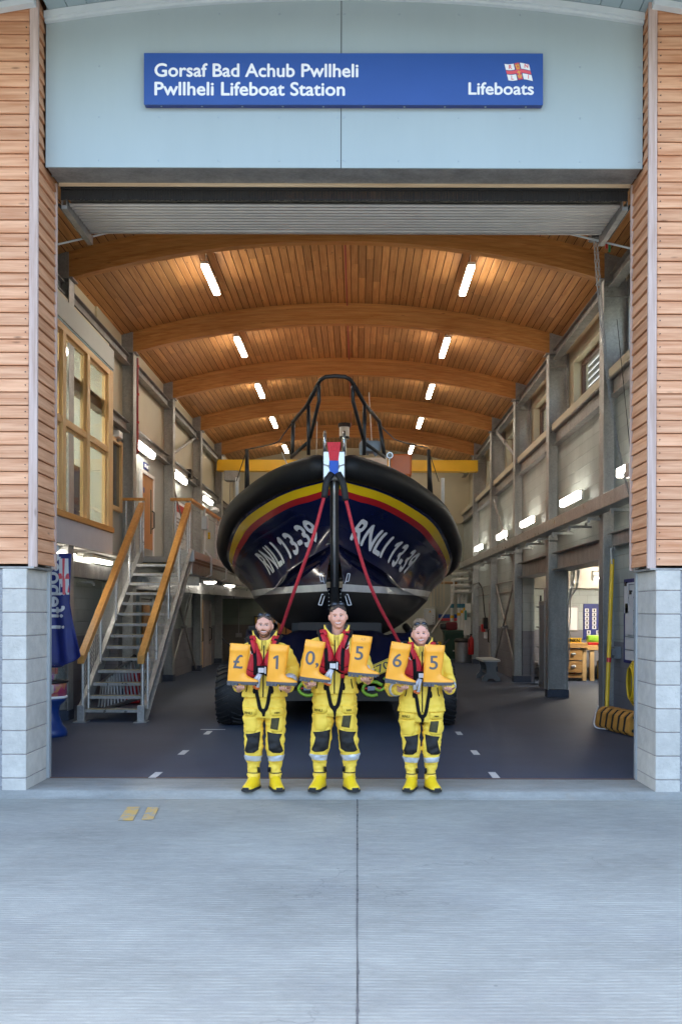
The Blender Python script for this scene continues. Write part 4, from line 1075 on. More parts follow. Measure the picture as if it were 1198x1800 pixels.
m = MB(); m.box((3.9, 14.17, 3.75), (4.03, 14.199, 3.91)); m.build('glass_front', M_PAPER, fl_)
m = MB(); m.box((3.94, 14.3, 3.64), (3.98, 14.35, 3.73)); m.build('stem', M_DULL, fl_)
# yellow pole, socket, notice board, hose, wheel blocks
m = MB(); m.tube([at(1075, 982, 15.9), at(1066, 1246, 15.6)], .034, 10); p_ = tag(m.build('yellow_pole', M_YELLOW), 'long yellow pole leaning against the column by the notice board', 'pole')
m = MB(); m.tube([at(1069.7, 1155, 15.70), at(1069.3, 1163, 15.69)], .038, 10); m.build('collar', M_RED, p_)
m = MB(); m.tube([at(1074, 990, 15.8), at(1072, 965, 15.8), at(1076, 955, 15.8), at(1080, 965, 15.8)], .014, 6); m.build('hook', M_GALV, p_)
m = MB(); m.box((WR - .12, 15.85, 1.04), (WR, 16.05, 1.24), .02); m.box((WR - .17, 15.8, 1.1), (WR - .12, 16.0, 1.2), .01); tag(m.build('socket_box', M_GREYP), 'grey industrial socket on the wall below the notice board', 'socket')
nb = empty('notice_board', (WR, 15.3, 1.6), 'blue framed notice board with clipped papers beside the doorway', 'notice board')
m = MB(); m.box((WR - .03, 14.7, 1.0), (WR, 15.62, 2.30), .004); m.build('board', M_NAVY, nb)
m = MB(); m.box((WR - .036, 14.72, 1.05), (WR - .031, 15.52, 2.24)); m.build('grid_sheet', M_PAPER, nb)
m = MB()
for k in range(6): m.box((WR - .04, 14.72, 1.2 + k * .2), (WR - .037, 15.52, 1.215 + k * .2))
m.box((WR - .04, 15.0, 1.05), (WR - .037, 15.01, 2.2)); m.build('ruled_lines', M_GREYP, nb)
for y, z, hh in ((15.38, 1.95, .36), (15.1, 1.72, .55), (15.32, 1.62, .36)):
    m = MB(); m.box((WR - .062, y - .12, z - hh / 2), (WR - .055, y + .1, z + hh / 2 + .1)); q = m.build('paper', M_PAPER, nb)
    m = MB(); m.box((WR - .075, y - .04, z + hh / 2 + .06), (WR - .05, y + .04, z + hh / 2 + .12)); m.build('clip', M_BLACKM, q)
ho = empty('yellow_hose', (WR - .1, 15.0, .9), 'coil of yellow hose hanging under the notice board', 'hose')
m = MB()
for k in range(4):
    m.tube([(WR - .05 - .02 * k + .0 * math.sin(t), 14.95 + .22 * math.cos(t) * (1 - .08 * k), .72 + (.33 - .03 * k) * math.sin(t)) for t in (2 * PI * j / 28 for j in range(29))], .017, 6, False)
m.build('coil', M_YELLOW, ho, smooth=True)
wb = empty('fender_blocks', (3.8, 14.9, 0), 'row of orange plastic blocks laced with black rope on the floor by the pier', 'blocks')
M_ORB = mat('worn_orange_block', (.56, .27, .05), .6, var=.3, vs=6)
ax0, ax1 = Vector((3.84, 15.35, 0)), Vector((4.08, 14.25, 0)); d = (ax1 - ax0).normalized(); n_ = Vector((d.y, -d.x, 0)) * -1
NB = 6
for k in range(NB):
    c0 = ax0 + d * (k * .19); m = MB()
    hexp = [(-.20, .06), (-.14, .005), (.14, .005), (.20, .07), (.17, .26), (.09, .335), (-.09, .335), (-.17, .26)]
    m.prism([c0 + n_ * a + Vector((0, 0, b)) for a, b in hexp], d * .12, .012); m.build('block', M_ORB, wb)
    if k < NB - 1:
        m = MB()
        for q in range(3):
            m.prism([c0 + d * (.128 + .02 * q) + n_ * a * (.96 - .04 * (q % 2)) + Vector((0, 0, .17 + (b - .17) * (.97 - .05 * (q % 2)))) for a, b in hexp], d * .016)
        m.build('rope', M_BLACKR, wb)
m = MB(); c0 = ax0 + d * (5 * .19 + .121)
m.cyl(c0 + Vector((0, 0, .16)), c0 + d * .006 + Vector((0, 0, .16)), .06, 16)
for a, b in ((-.12, .08), (.1, .27), (-.1, .27)): m.cyl(c0 + n_ * a + Vector((0, 0, b)), c0 + n_ * a + d * .006 + Vector((0, 0, b)), .025, 10)
m.build('hole', M_BLACKM, wb)
m = MB(); m.tube(spline([ax0 + Vector((-.1, .1, .33)), ax0 + Vector((-.2, -.1, .2)), ax0 + Vector((-.22, -.2, .04)), ax0 + Vector((-.02, -.35, .015))], 8), .009, 6); m.build('loose_cord', M_PAPER, wb)

# workshop furniture
bench = empty('workbench', (6, 26.6, 0), 'pine workbench with two drawers in the workshop', 'workbench')
m = MB(); m.box((5.10, 25.9, .86), (5.98, 26.75, .985), .006); m.build('top', M_PINE_X, bench)
m = MB(); m.box((5.985, 25.93, .80), (7.3, 26.75, .93), .006); m.build('side_table', M_PINE_X, bench)
for x in (5.86, 6.06):
    m = MB(); m.box((x, 25.95, 0), (x + .105, 26.06, .80 if x > 6 else .86), .004); m.build('leg', M_PINE_V, bench)
for z in (.20, .52):
    m = MB(); m.box((5.15, 25.93, z + .02), (5.85, 26.6, z + .31), .006); dr = m.build('drawer', M_PINE_X, bench)
    m = MB(); m.lathe([(.05, 0), (.06, .01), (.03, .03)], (0, 0, 0), 12); bmesh.ops.transform(m.bm, matrix=Matrix.Translation((5.62, 25.928, z + .18)) @ Matrix.Rotation(R(90), 4, 'X') @ Matrix.Diagonal((1.1, .6, 1, 1)), verts=m.bm.verts); m.build('handle', M_ALU, dr)
m = MB(); m.box((5.12, 25.96, .08), (5.9, 26.6, .18), .004); m.build('plinth', M_PINE_X, bench)
np_ = empty('number_plate', (5.6, 25.95, .99), 'yellow vehicle number plate propped on the pine workbench', 'number plate')
m = MB(); m.box((5.30, 25.94, .99), (5.83, 25.965, 1.12), .004); m.build('plate', M_CRANE, np_)
m = MB(); add_text(m, 'U4 NKN', 5.36, 1.012, .42, .088, 25.937, .003, .02); m.build('characters', M_BLACKM, np_)
bg_ = empty('tool_bag', (6.2, 26.1, .93), 'lime green bag lying on the pine workbench', 'bag')
m = MB(); m.box((-.19, -.14, 0), (.19, .14, .20), .07); bmesh.ops.transform(m.bm, matrix=Matrix.Translation((6.19, 26.1, .99)), verts=m.bm.verts); m.build('bag', M_LIME, bg_, auto=50)
m = MB(); m.box((6.0, 25.95, .935), (6.42, 26.3, 1.0), .02); m.build('red_tray', M_RED, bg_)
m = MB(); m.box((6.44, 26, .935), (6.7, 26.3, 1.06), .02); tag(m.build('red_tool_box', M_RED), 'red tool box at the end of the pine workbench', 'tool box')
m = MB(); m.box((6.36, 25.95, .03), (6.8, 26.5, .5), .03); tag(m.build('yellow_crate', M_YELLOW), 'yellow crate on the floor under the workbench', 'crate')
wh = empty('whiteboard', (5.6, 27.3, 1.7), 'blank whiteboard with rounded corners on the workshop wall', 'whiteboard')
m = MB(); m.box((5.1, 27.31, 1.27), (6.05, 27.345, 1.95), .012); m.build('frame', M_DULL, wh)
m = MB(); m.box((5.13, 27.3, 1.30), (6.02, 27.309, 1.92)); m.build('face', M_WHITE, wh)
tb = empty('tally_board', (6.6, 27.3, 1.6), 'dark blue board with rows of white name cards on the workshop wall', 'board')
m = MB(); m.box((6.19, 27.31, 1.05), (6.98, 27.345, 2.02), .004); m.build('board', M_NAVY, tb)
spots = [(6.23 + .20 * cx, 1.84 - r_ * .115) for cx in range(3) for r_ in range(5)] + [(x, z) for x in (6.28, 6.54) for z in (1.24, 1.13)]
for x, z in spots:
    m = MB(); m.box((x, 27.30, z - .05), (x + .105, 27.309, z + .05)); c_ = m.build('card', M_PAPER, tb)
    m = MB(); m.box((x + .033, 27.295, z - .03), (x + .07, 27.299, z + .032)); m.build('mark', M_BLACKM, c_)
# workshop chain tackle, heater, lamp
ct = empty('chain_tackle', (4.9, 22.5, 2.4), 'bundle of loose hoist chains hanging in the workshop opening', 'chains')
m = MB(); random.seed(5)
for k in range(7):
    x = at(1000 + k * 3, 1000, 23).x; m2 = [at(1004 + k * 2.4, 990, 23), at(1001 + k * 2 + random.uniform(-3, 3), 1030, 23), at(997 + random.uniform(-1.5, 1.5), 1058, 23)]
    chain(m, m2, .07, .008)
chain(m, [at(999, 1055, 22.9), at(997, 1090, 22.9), at(1000, 1130, 22.9), at(998, 1172, 22.9)], .07, .008)
chain(m, [at(1003, 1020, 22.9), at(1001, 1090, 22.95), at(996, 1130, 22.95), at(997, 1160, 22.95)], .07, .008)
m.build('chain', M_ALU, ct)
m = MB(); m.cyl(at(990, 1010, 23) , at(990, 1010, 23) + Vector((0, 0, .5)), .06, 10); m.build('bottle', M_PIPE, ct)
ht = empty('heater', (6.4, 25.5, 2.6), 'silver tubular heater under the workshop ceiling', 'heater')
m = MB(); m.cyl((6.0, 25.5, 2.72), (7.0, 25.5, 2.76), .13, 16); m.build('tube', M_ALU, ht, auto=40)
m = MB(); m.cyl((6.98, 25.5, 2.755), (7.1, 25.5, 2.76), .15, 16); m.box((7.0, 25.45, 2.85), (7.08, 25.55, 3.0)); m.build('motor', M_BLACKM, ht)
m = MB(); m.box((6.2, 25.2, 2.40), (7.4, 25.35, 2.46), .01); tag(m.build('lamp_strip', M_LAMPX), 'lit strip lamp under the duct in the workshop', 'lamp')
# lockers between the second and third columns
lk = empty('locker', (4.6, 24.4, 0), 'tall narrow grey steel locker in the farther workshop opening', 'locker')
m = MB(); m.box((4.35, 23.2, 0), (4.75, 23.9, 2.05), .01); m.build('body', M_GALV, lk)
m = MB(); m.box((4.34, 23.3, .1), (4.349, 23.8, 1.95)); m.build('door', M_GREYP, lk)
m = MB(); m.box((4.4, 23.19, 2.06), (4.7, 23.6, 2.35)); tag(m.build('notice_card', M_PAPER), 'printed white card standing on the grey locker', 'card')
sh = empty('shelving', (5, 25, 0), 'dark metal shelving with small boxes behind the grey locker', 'shelving')
m = MB(); m.box((4.5, 24.6, 0), (4.54, 24.65, 2.2)); m.box((4.92, 24.6, 0), (4.96, 24.65, 2.2))
for z in (.4, .9, 1.4, 1.9): m.box((4.5, 24.6, z), (4.96, 25.1, z + .03))
m.build('frame', M_BLACKM, sh)
random.seed(3)
for z in (.43, .93, 1.43):
    for x in (4.55, 4.75):
        m = MB(); m.box((x, 24.65, z), (x + random.uniform(.12, .17), 24.95, z + random.uniform(.12, .3)), .01); tag(m.build('storage_box', random.choice([M_PINE_X, M_GREYP, M_NAVY])), 'small storage box on the dark shelving behind the locker', 'box', 'boxes on the dark shelving')
# right wall, third to fifth bays
for k, (a, b) in enumerate((((4.05, 25.8, 2.6), (4.05, 29.7, .15)), ((4.12, 25.8, .15), (4.12, 29.7, 2.6)), ((4.05, 25.8, 3.0), (4.05, 29.7, 5.1)), ((4.05, 29.0, 7.0), (4.05, 25.9, 5.9)))):
    m = MB(); m.tube([a, b], .06, 8, flat=.45, up=(1, 0, 0)); c = (Vector(a) + Vector(b)) / 2; m.cyl(c - Vector((0, .14, 0)), c + Vector((0, .14, 0)), .055, 8)
    tag(m.build('brace', M_DULL), 'flat steel brace on the right wall, ' + ['falling away from the doorway behind the bench', 'rising away from the doorway behind the bench', 'between the tray and the window rail', 'short one beside a high window'][k], 'brace', 'diagonal braces on the right wall')
for k, z in enumerate((2.34, 2.62)):
    for j, (a, b) in enumerate(((25.7, 29.8), (30.2, 34.4))):
        m = MB(); m.tube([(4.12, a, z), (4.12, b, z)], .018, 6); tag(m.build('conduit', M_DULL), '%s thin conduit along the blocks of the %s right bay' % (('lower', 'upper')[k], ('fourth', 'fifth')[j]), 'conduit', 'conduits on the right wall')
for k in range(3):
    m = MB(); m.tube([(4.15, 25.9 + k * .16, 2.62), (4.15, 25.9 + k * .16, 3.4)], .012, 6); m.cyl((4.15, 25.9 + k * .16, 2.6), (4.15, 25.9 + k * .16, 2.7), .025, 8)
    tag(m.build('drop_conduit', M_PIPE), 'thin pale drop conduit beside the third column, ' + ['first of three from the doorway', 'middle of three', 'last of three'][k], 'conduit', 'pale drop conduits')
door('side_door', WR, 30.25, 31.5, 0, 2.15, 'pinkish grey framed door on the right wall behind the bench', leaf=M_PALEWALL, frame=M_PINKGREY, sgn=-1, plate=False)
ex = empty('fire_extinguisher', (4.0, 34.1, .4), 'red fire extinguisher on the wall by the far right column', 'extinguisher')
m = MB(); m.lathe([(.09, .34), (.1, .36), (.1, .85), (.06, .93), (.03, .95), (.03, 1.0)], (3.86, 33.9, 0), 18); m.build('cylinder', M_RED, ex, smooth=True)
m = MB(); m.box((3.82, 33.84, 1.0), (3.9, 33.96, 1.05)); m.tube([(3.86, 33.82, 1.02), (3.78, 33.78, .9), (3.78, 33.78, .6)], .014, 6); m.build('valve', M_BLACKM, ex)
jk = empty('hose_reel_gun', (4.1, 32.6, 1.2), 'red and black spray lance hanging on a hose on the right wall', 'spray lance')
m = MB(); m.tube([(3.95, 34.2, 2.05), (3.95, 34.2, 2.68), (3.95, 33.9, 2.74), (4.0, 32.9, 2.76)], .04, 8); m.build('pipe', M_ALU, jk, auto=50)
m = MB(); m.tube(spline([(4.0, 32.9, 2.76), (4.08, 32.6, 2.5), (4.1, 32.2, 1.8), (4.1, 32.0, 1.62)], 6), .022, 6); m.build('hose', M_BLACKR, jk)
m = MB(); m.box((4.02, 31.8, 1.25), (4.16, 32.15, 1.62), .03); m.build('grip', M_BLACKM, jk)
m = MB(); m.box((3.98, 31.9, 1.15), (4.1, 32.3, 1.4), .03); m.build('reel', M_RED, jk)
m = MB(); m.box((4.03, 31.7, .95), (4.13, 31.85, 1.15), .02); m.build('nozzle', M_PAPER, jk)
# step bench
sb = empty('step_bench', (3.5, 24.6, 0), 'grey plastic saw-horse bench with a pale top standing by the third column', 'bench')
bxc, byc = 3.52, 26.4
m = MB(); m.box((bxc - .30, byc - .75, .50), (bxc + .16, byc + .75, .56), .012); m.build('top', M_FASCIA, sb)
for yy in (byc - .7, byc + .6):
    m = MB(); pr = [(-.30, 0), (-.30, .08), (-.2, .2), (-.18, .32), (-.24, .5), (.10, .5), (.05, .32), (.07, .2), (.16, .08), (.16, 0), (.05, 0), (.0, .06), (-.14, .06), (-.19, 0)]
    m.prism([(bxc + a, yy, b) for a, b in pr], (0, .06, 0), .006); m.build('trestle', M_GREYP, sb)
m = MB(); m.box((bxc - .15, byc - .64, .18), (bxc + .02, byc + .6, .24)); m.build('stretcher', M_GREYP, sb)
# bins
wbn = empty('wheelie_bin', (3.3, 36.4, 0), 'dark green wheelie bin against the far right wall', 'bin')
m = MB(); cx, cy = 3.52, 36.6
m.bridge([[(cx - a, cy - b, z), (cx + a, cy - b, z), (cx + a, cy + b, z), (cx - a, cy + b, z)] for a, b, z in ((.27, .27, .08), (.36, .36, 1.05))]); m.build('body', M_GREEN, wbn)
m = MB(); m.box((cx - .39, cy - .4, 1.05), (cx + .39, cy + .4, 1.12), .02); m.box((cx - .35, cy - .41, .96), (cx + .35, cy - .36, 1.05)); m.build('lid', M_GREEN, wbn)
for s_ in (-1, 1):
    m = MB(); m.cyl((cx + s_ * .28, cy + .25, .1), (cx + s_ * .34, cy + .25, .1), .1, 14); m.build('wheel', M_BLACKR, wbn)
m = MB(); m.box((cx - .05, cy - .30, .35), (cx + .05, cy - .285, .55)); m.build('white_mark', M_PAPER, wbn)
mb_ = empty('metal_bin', (3.8, 35.5, 0), 'shiny metal waste bin with a black bag in front of the far right wall', 'bin')
m = MB(); m.lathe([(.26, 0), (.27, .05), (.29, .7), (.30, .75)], (3.72, 35.2, 0), 26); m.build('body', M_ALU, mb_, smooth=True)
m = MB(); m.lathe([(.305, .72), (.315, .78), (.25, .86), (.12, .84)], (3.72, 35.2, 0), 26); m.build('liner', M_BLACKM, mb_, smooth=True)
for k, (x, y, s_) in enumerate(((3.45, 36.5, 1.0), (3.2, 36.8, .8))):
    m = MB(); m.box((x - .2 * s_, y - .2, 1.13), (x + .2 * s_, y + .2, 1.13 + .3 * s_), .08); tag(m.build('rubbish_bag', M_BLACKM if k else mat('maroon_cloth', (.16, .02, .03), .7), auto=50), ('black' if k else 'maroon') + ' bundle lying on the dark green wheelie bin', 'bundle')
m = MB(); m.box((2.62, 35.6, .02), (3.0, 35.9, .72), .03); tag(m.build('yellow_caddy', M_YELLOW), 'yellow plastic caddy on the floor beside the green wheelie bin', 'caddy')
# pipe bank at the far right
pb = empty('pipe_bank', (3.7, 38, 0), 'bank of white pipes with coloured bands in the far right corner', 'pipes')
for k, (px, y, z0, z1) in enumerate(((794, 38.6, .9, 3.0), (806, 37.6, 1.0, 3.3), (812, 37.5, .8, 2.5), (817, 37.4, .8, 2.4))):
    x = (px - 628) / 1750 * y
    m = MB(); m.cyl((x, y, z0), (x, y, z1), .07, 10); q = m.build('pipe', M_PIPE, pb, auto=40)
    m = MB(); m.cyl((x, y, 1.95), (x, y, 2.1), .078, 10); m.build('blue_band', mat('band_blue', (.05, .22, .32), .5) if 'band_blue' not in bpy.data.materials else bpy.data.materials['band_blue'], q)
    m = MB(); m.cyl((x, y, 1.55 + .1 * k), (x, y, 1.66 + .1 * k), .078, 10); m.build('orange_band', M_CRANE, q)
for k in range(4):
    z = 2.55 + k * .22; x0 = 3.3
    m = MB(); m.tube([(x0 + .3, 37.6, z), (x0 + .8, 36.3, z)], .07, 8); m.ell((x0 + .3, 37.6, z), .075, .075, .075, 8, 6); m.build('branch', M_PIPE, pb, auto=40)
m = MB(); m.tube([(2.8, 37.9, 2.9), (3.9, 37.9, 2.9)], .05, 8); m.build('copper_pipe', mat('copper', (.5, .3, .16), .4, .5), pb)
m = MB(); m.tube([(2.75, 37.2, 1.0), (3.55, 37.2, 2.2), (3.6, 37.2, 3.0)], .03, 6); tag(m.build('handrail_pipe', M_PIPE), 'slanting white pole in front of the far pipes', 'pole')
m = MB(); m.box((3.85, 36.0, .95), (4.1, 36.4, 1.6), .03); m.box((3.9, 36.0, 1.75), (4.1, 36.2, 2.1), .03); tag(m.build('wall_box', M_PIPE), 'white wall box beside the far pipes above the metal bin', 'wall box')
m = MB(); m.box((3.84, 35.6, 1.5), (3.9, 35.85, 1.85), .02); tag(m.build('green_holder', mat('teal_plastic', (.03, .22, .20), .5)), 'teal plastic holder on the far right wall', 'holder')
ep = empty('electrical_panel', (3, 39.4, 1.3), 'pale electrical cabinet with a warning triangle on the far wall', 'cabinet')
m = MB(); m.box((2.62, 39.2, 1.28), (3.06, 39.48, 1.92), .015); m.build('cabinet', M_FASCIA, ep)
m = MB(); m.prism([(2.80, 39.19, 1.77), (2.90, 39.19, 1.77), (2.85, 39.19, 1.86)], (0, .008, 0)); m.build('triangle', M_CRANE, ep)
m = MB()
for k in range(4): m.cyl((2.98, 39.19, 1.38 + k * .09), (2.98, 39.199, 1.38 + k * .09), .015, 8)
m.build('knob', M_BLACKM, ep)
m = MB(); m.box((3.2, 39.44, 1.55), (3.95, 39.48, 1.7)); s_ = tag(m.build('wall_sign', M_SIGN), 'blue and white sign strip on the far wall behind the pipes', 'sign')
m = MB(); m.box((3.2, 39.44, 1.44), (3.95, 39.475, 1.548)); m.build('red_strip', M_FLAGRED, s_)
m = MB(); m.box((2.3, 39.44, 2.55), (2.42, 39.48, 2.7)); tag(m.build('red_sign', M_FLAGRED), 'tiny red square sign on the far wall', 'sign')
gr = empty('folding_gate', (3.2, 38, 2.6), 'stack of cream folding frames standing by the far right wall', 'frames')
for k in range(5):
    m = MB(); x = 2.7 + k * .13
    m.box((x, 37 + k * .12, 2.0), (x + .04, 37.04 + k * .12, 5.3 + .04 * k)); m.box((x - .5, 37 + k * .12, 5.26 + .04 * k), (x, 37.04 + k * .12, 5.3 + .04 * k)); m.build('frame', M_CREAM, gr)

# a neighbouring pale louvred wall outside, seen through the high windows
lw_ = empty('louvred_wall', (8.2, 28, 0), 'pale louvred building seen through the high windows', 'building')
m = MB(); m.box((8.3, 14, 3.3), (8.6, 60, 13.5)); m.build('wall', M_SLAB, lw_)
m = MB()
for k in range(30): m.prism([(8.3, 14, 6.2 + k * .24), (8.18, 14, 6.2 + k * .24), (8.3, 14, 6.4 + k * .24)], (0, 46, 0))
m.build('louvres', M_DULL, lw_)
# ------------------------------------------------------------------ the lifeboat
def hull_paint(name, base, rough=.12):
    """glossy paint; a white boot-top band and black bottom below it, all at fixed heights on the hull"""
    k = N(name)
    z = k.xyz(k.n('ShaderNodeNewGeometry').outputs['Position'])[2]
    band = k.math('MULTIPLY', k.math('GREATER_THAN', z, 2.075), k.math('LESS_THAN', z, 2.18))
    low = k.math('LESS_THAN', z, 2.075)
    col = k.mix(band, base, (.80, .80, .80)); col = k.mix(low, col, (.016, .016, .018))
    f = k.range(k.noise(k.mapping((1, 1, 1)), 3, 4), .3, .7, .85, 1.1)
    k.b.inputs['Coat Weight'].default_value = .12; k.b.inputs['Coat Roughness'].default_value = .05
    r = k.math('ADD', k.math('MULTIPLY', low, .35), rough)
    return k.done(k.scale(col, f), r, 0, .28)
M_HULL = hull_paint('navy_hull_paint', (.006, .009, .045))
M_HYEL = mat('stripe_yellow', (.86, .55, .006), .2, var=.03, coat=.4)
M_HRED = mat('stripe_red', (.44, .014, .016), .2, var=.05, coat=.4)
M_FEND = mat('black_fender_rubber', (.010, .0095, .009), .55, var=.12, vs=5, bump=.08, bs=70, spec=.3)
M_DECK = mat('grey_deck', (.30, .31, .32), .7)
M_ORANGE = mat('orange_wheelhouse', (.72, .16, .02), .35, var=.04)
BXC = -.33
boat = empty('lifeboat', (BXC, 20.8, 1.2), 'large dark blue lifeboat with a black rubber bow fender and yellow and red stripes', 'lifeboat')
def ease_(t): t = max(0, min(1, t)); return t * t * (3 - 2 * t)
def BP(p, s=1): return Vector((BXC + s * p[0], p[1], p[2]))
NS = 14
L_S = spline([(.085, 14.0, 3.63), (.66, 14.35, 3.51), (1.14, 15.0, 3.36), (1.556, 15.9, 3.174), (1.87, 17.2, 2.90), (2.06, 18.6, 2.68), (2.14, 21, 2.52), (2.1, 27.5, 2.45)], NS)
L_M = spline([(.045, 14.07, 3.36), (.50, 14.57, 3.24), (.92, 15.22, 3.07), (1.32, 16.05, 2.93), (1.69, 17.3, 2.72), (1.92, 18.7, 2.52), (2.07, 21, 2.38), (2.05, 27.5, 2.3)], NS)
L_C = spline([(.025, 14.24, 2.74), (.38, 14.95, 2.56), (.74, 15.65, 2.37), (1.00, 16.4, 2.20), (1.36, 17.7, 2.08), (1.62, 19, 2.02), (1.76, 21, 2.0), (1.78, 27.5, 2.0)], NS)
L_K = spline([(.012, 14.5, 2.02), (.012, 15.0, 1.72), (.012, 15.7, 1.48), (.012, 16.5, 1.33), (.012, 17.6, 1.25), (.012, 19, 1.2), (.012, 21, 1.2), (.012, 27.5, 1.25)], NS)
def topside(i, v):
    """point between the ridge line and the chine, slightly hollow"""
    a, b = L_M[i], L_C[i]; p = a.lerp(b, v); h = (a - b).length
    n = Vector((.75, -.5, -.45)).normalized()
    return p - n * (.10 * h * math.sin(PI * v))
def bottom(i, v):
    a, b = L_C[i], L_K[i]; p = a.lerp(b, v)
    step = Vector((-.07, .03, -.012)) if v > 0 else Vector()
    k = min(1, i / 10)
    if 0 < v < .12: p = a + step * k * (v / .06 if v < .06 else 1) + (b - a) * max(0, v - .06)
    return p + Vector((.10, -.08, -.20)) * math.sin(PI * v)
NI = len(L_S)
for s in (1, -1):
    # upper strake: navy edge, yellow, red, navy to the ridge
    def strip(name, mt, f0, f1, n=4, off=0.0):
        m = MB(); rows = []
        for i in range(NI):
            a, b = L_S[i], L_M[i]; L = (b - a).length
            d0, d1 = f0(L), f1(L)
            rows.append([BP(a.lerp(b, (d0 + (d1 - d0) * j / n) / L) + Vector((0, -off, 0)), s) for j in range(n + 1)])
        m.bridge(rows, closed=False); return m.build(name, mt, boat, smooth=True)
    w1 = lambda L: min(.012, L * .05); w2 = lambda L: min(.15, L * .44); w3 = lambda L: min(.255, L * .74); w4 = lambda L: L
    w0 = lambda L: -.12
    strip('gunwale_edge', M_HULL, w0, w1, 2); strip('yellow_stripe', M_HYEL, w1, w2); strip('red_stripe', M_HRED, w2, w3); strip('upper_hull_side', M_HULL, w3, w4)
    m = MB(); rows = []
    for i in range(NI):
        e_ = L_M[i] + Vector((-.012, .012, -.018))
        rows.append([BP(L_M[i], s), BP(e_, s)] + [BP(topside(i, j / 10) + (e_ - L_M[i]) * (1 - j / 10), s) for j in range(1, 11)])
    m.bridge(rows, closed=False); m.build('hull_side', M_HULL, boat, smooth=False, auto=25)
    m = MB(); vv = [0, .02, .05, .09, .12] + [.12 + .88 * j / 10 for j in range(1, 11)]
    m.bridge([[BP(bottom(i, v), s) for v in vv] for i in range(NI)], closed=False); m.build('hull_bottom', M_HULL, boat, auto=25)
    # spray rail along the chine
    m = MB(); rows = []
    for i in range(1, 48):
        c = L_C[i]; w = (min(1, i / 12) * .05 + .035) * ease_(1 - max(0, i - 20) / 28)
        rows.append([BP(c + q, s) for q in (Vector((-.01, 0, .03)), Vector((w, -w * .5, .01)), Vector((w, -w * .5, -.012)), Vector((-.06, .04, -.02)))])
    m.bridge(rows); m.build('spray_rail', M_HULL, boat, auto=40)
# transom and deck
m = MB()
tr = [BP(L[-1], 1) for L in (L_S, L_M, L_C, L_K)] + [BP(L[-1], -1) for L in (L_K, L_C, L_M, L_S)]
m.prism([t + Vector((0, -.02, 0)) for t in tr], (0, .02, 0)); m.build('transom', M_HULL, boat)
m = MB(); m.bridge([[BP(L_S[i] + Vector((0, 0, .1)), 1), BP(L_S[i] * 1 + Vector((-L_S[i].x, 0, .18)), 1), BP(L_S[i] + Vector((0, 0, .1)), -1)] for i in range(NI)], closed=False); m.build('deck', M_DECK, boat)
# rubber fender: fat D section all round the sheer
for s in (1, -1):
    m = MB(); rings = []
    F = [p for p in L_S]
    for i in range(NI):
        a = F[max(0, i - 1)]; b = F[min(NI - 1, i + 1)]; t = (b - a).normalized()
        out = Vector((t.y, -t.x, 0)).normalized() if i else Vector((.25, -1, 0)).normalized()
        up = t.cross(out) * -1
        if up.z < 0: up = -up
        c = F[i] + out * (.055 - .03 * min(1, i / 30)) + up * .195
        if i == 0: c.x = .10
        ring = []
        for k in range(20):
            th = 2 * PI * k / 20
            r1, r2 = .22 - .03 * min(1, i / 30), .19 - .02 * min(1, i / 30)
            g = 1.0 if i > 1 else (.93 if i == 1 else .80)
            ring.append(BP(c + (out * math.cos(th) * r1 + up * math.sin(th) * r2) * g, s))
        rings.append(ring)
    m.bridge(rings); m.build('fender', M_FEND, boat, smooth=True)
    m = MB(); c = F[2]
    m.ell(BP((.26, 13.905, 3.82), s), .085, .03, .14, 20, 12); m.build('fender_end_patch', mat('grey_fender_patch', (.045, .044, .043), .6) if 'grey_fender_patch' not in bpy.data.materials else bpy.data.materials['grey_fender_patch'], boat, smooth=True)
# stem bar and bow fitting
m = MB(); m.tube([BP((0, 13.9, 3.66)), BP((0, 13.99, 3.4)), BP((0, 14.17, 2.74)), BP((0, 14.36, 2.2)), BP((0, 14.5, 1.95)), BP((0, 15.0, 1.68))], .062, 12, flat=1.0); m.build('stem_bar', M_BLACKR, boat, smooth=True)
m = MB(); m.tube([BP((0, 13.835, 3.62)), BP((0, 13.92, 3.4)), BP((0, 14.10, 2.74)), BP((0, 14.30, 2.14))], .018, 8); m.build('stem_strip', M_ALU, boat, smooth=True)
M_POLISH = mat('polished_steel', (.36, .37, .38), .22, .85, var=.05)
m = MB(); m.box((BXC - .15, 13.76, 3.60), (BXC + .15, 14.1, 4.0), .012); m.build('bow_fitting', M_DULL, boat)
for s in (1, -1):
    m = MB()
    m.prism([(BXC + s * .05, 13.745, 3.72), (BXC + s * .138, 13.745, 3.63), (BXC + s * .142, 13.745, 3.80), (BXC + s * .08, 13.745, 3.78)], (0, .013, 0), .003)
    m.prism([(BXC + s * .07, 13.745, 3.80), (BXC + s * .142, 13.745, 3.82), (BXC + s * .142, 13.745, 3.985), (BXC + s * .05, 13.745, 3.985)], (0, .013, 0), .003)
    m.build('bow_plate', M_POLISH, boat)
for s in (1, -1):
    m = MB(); m.tube([BP((.135, 13.9, 3.98), s), BP((.135, 13.9, 4.26), s), BP((.135, 13.96, 4.30), s), BP((.135, 14.05, 4.26), s), BP((.135, 14.05, 4.0), s)], .022, 8); m.build('roller_horn', M_POLISH, boat, smooth=True)
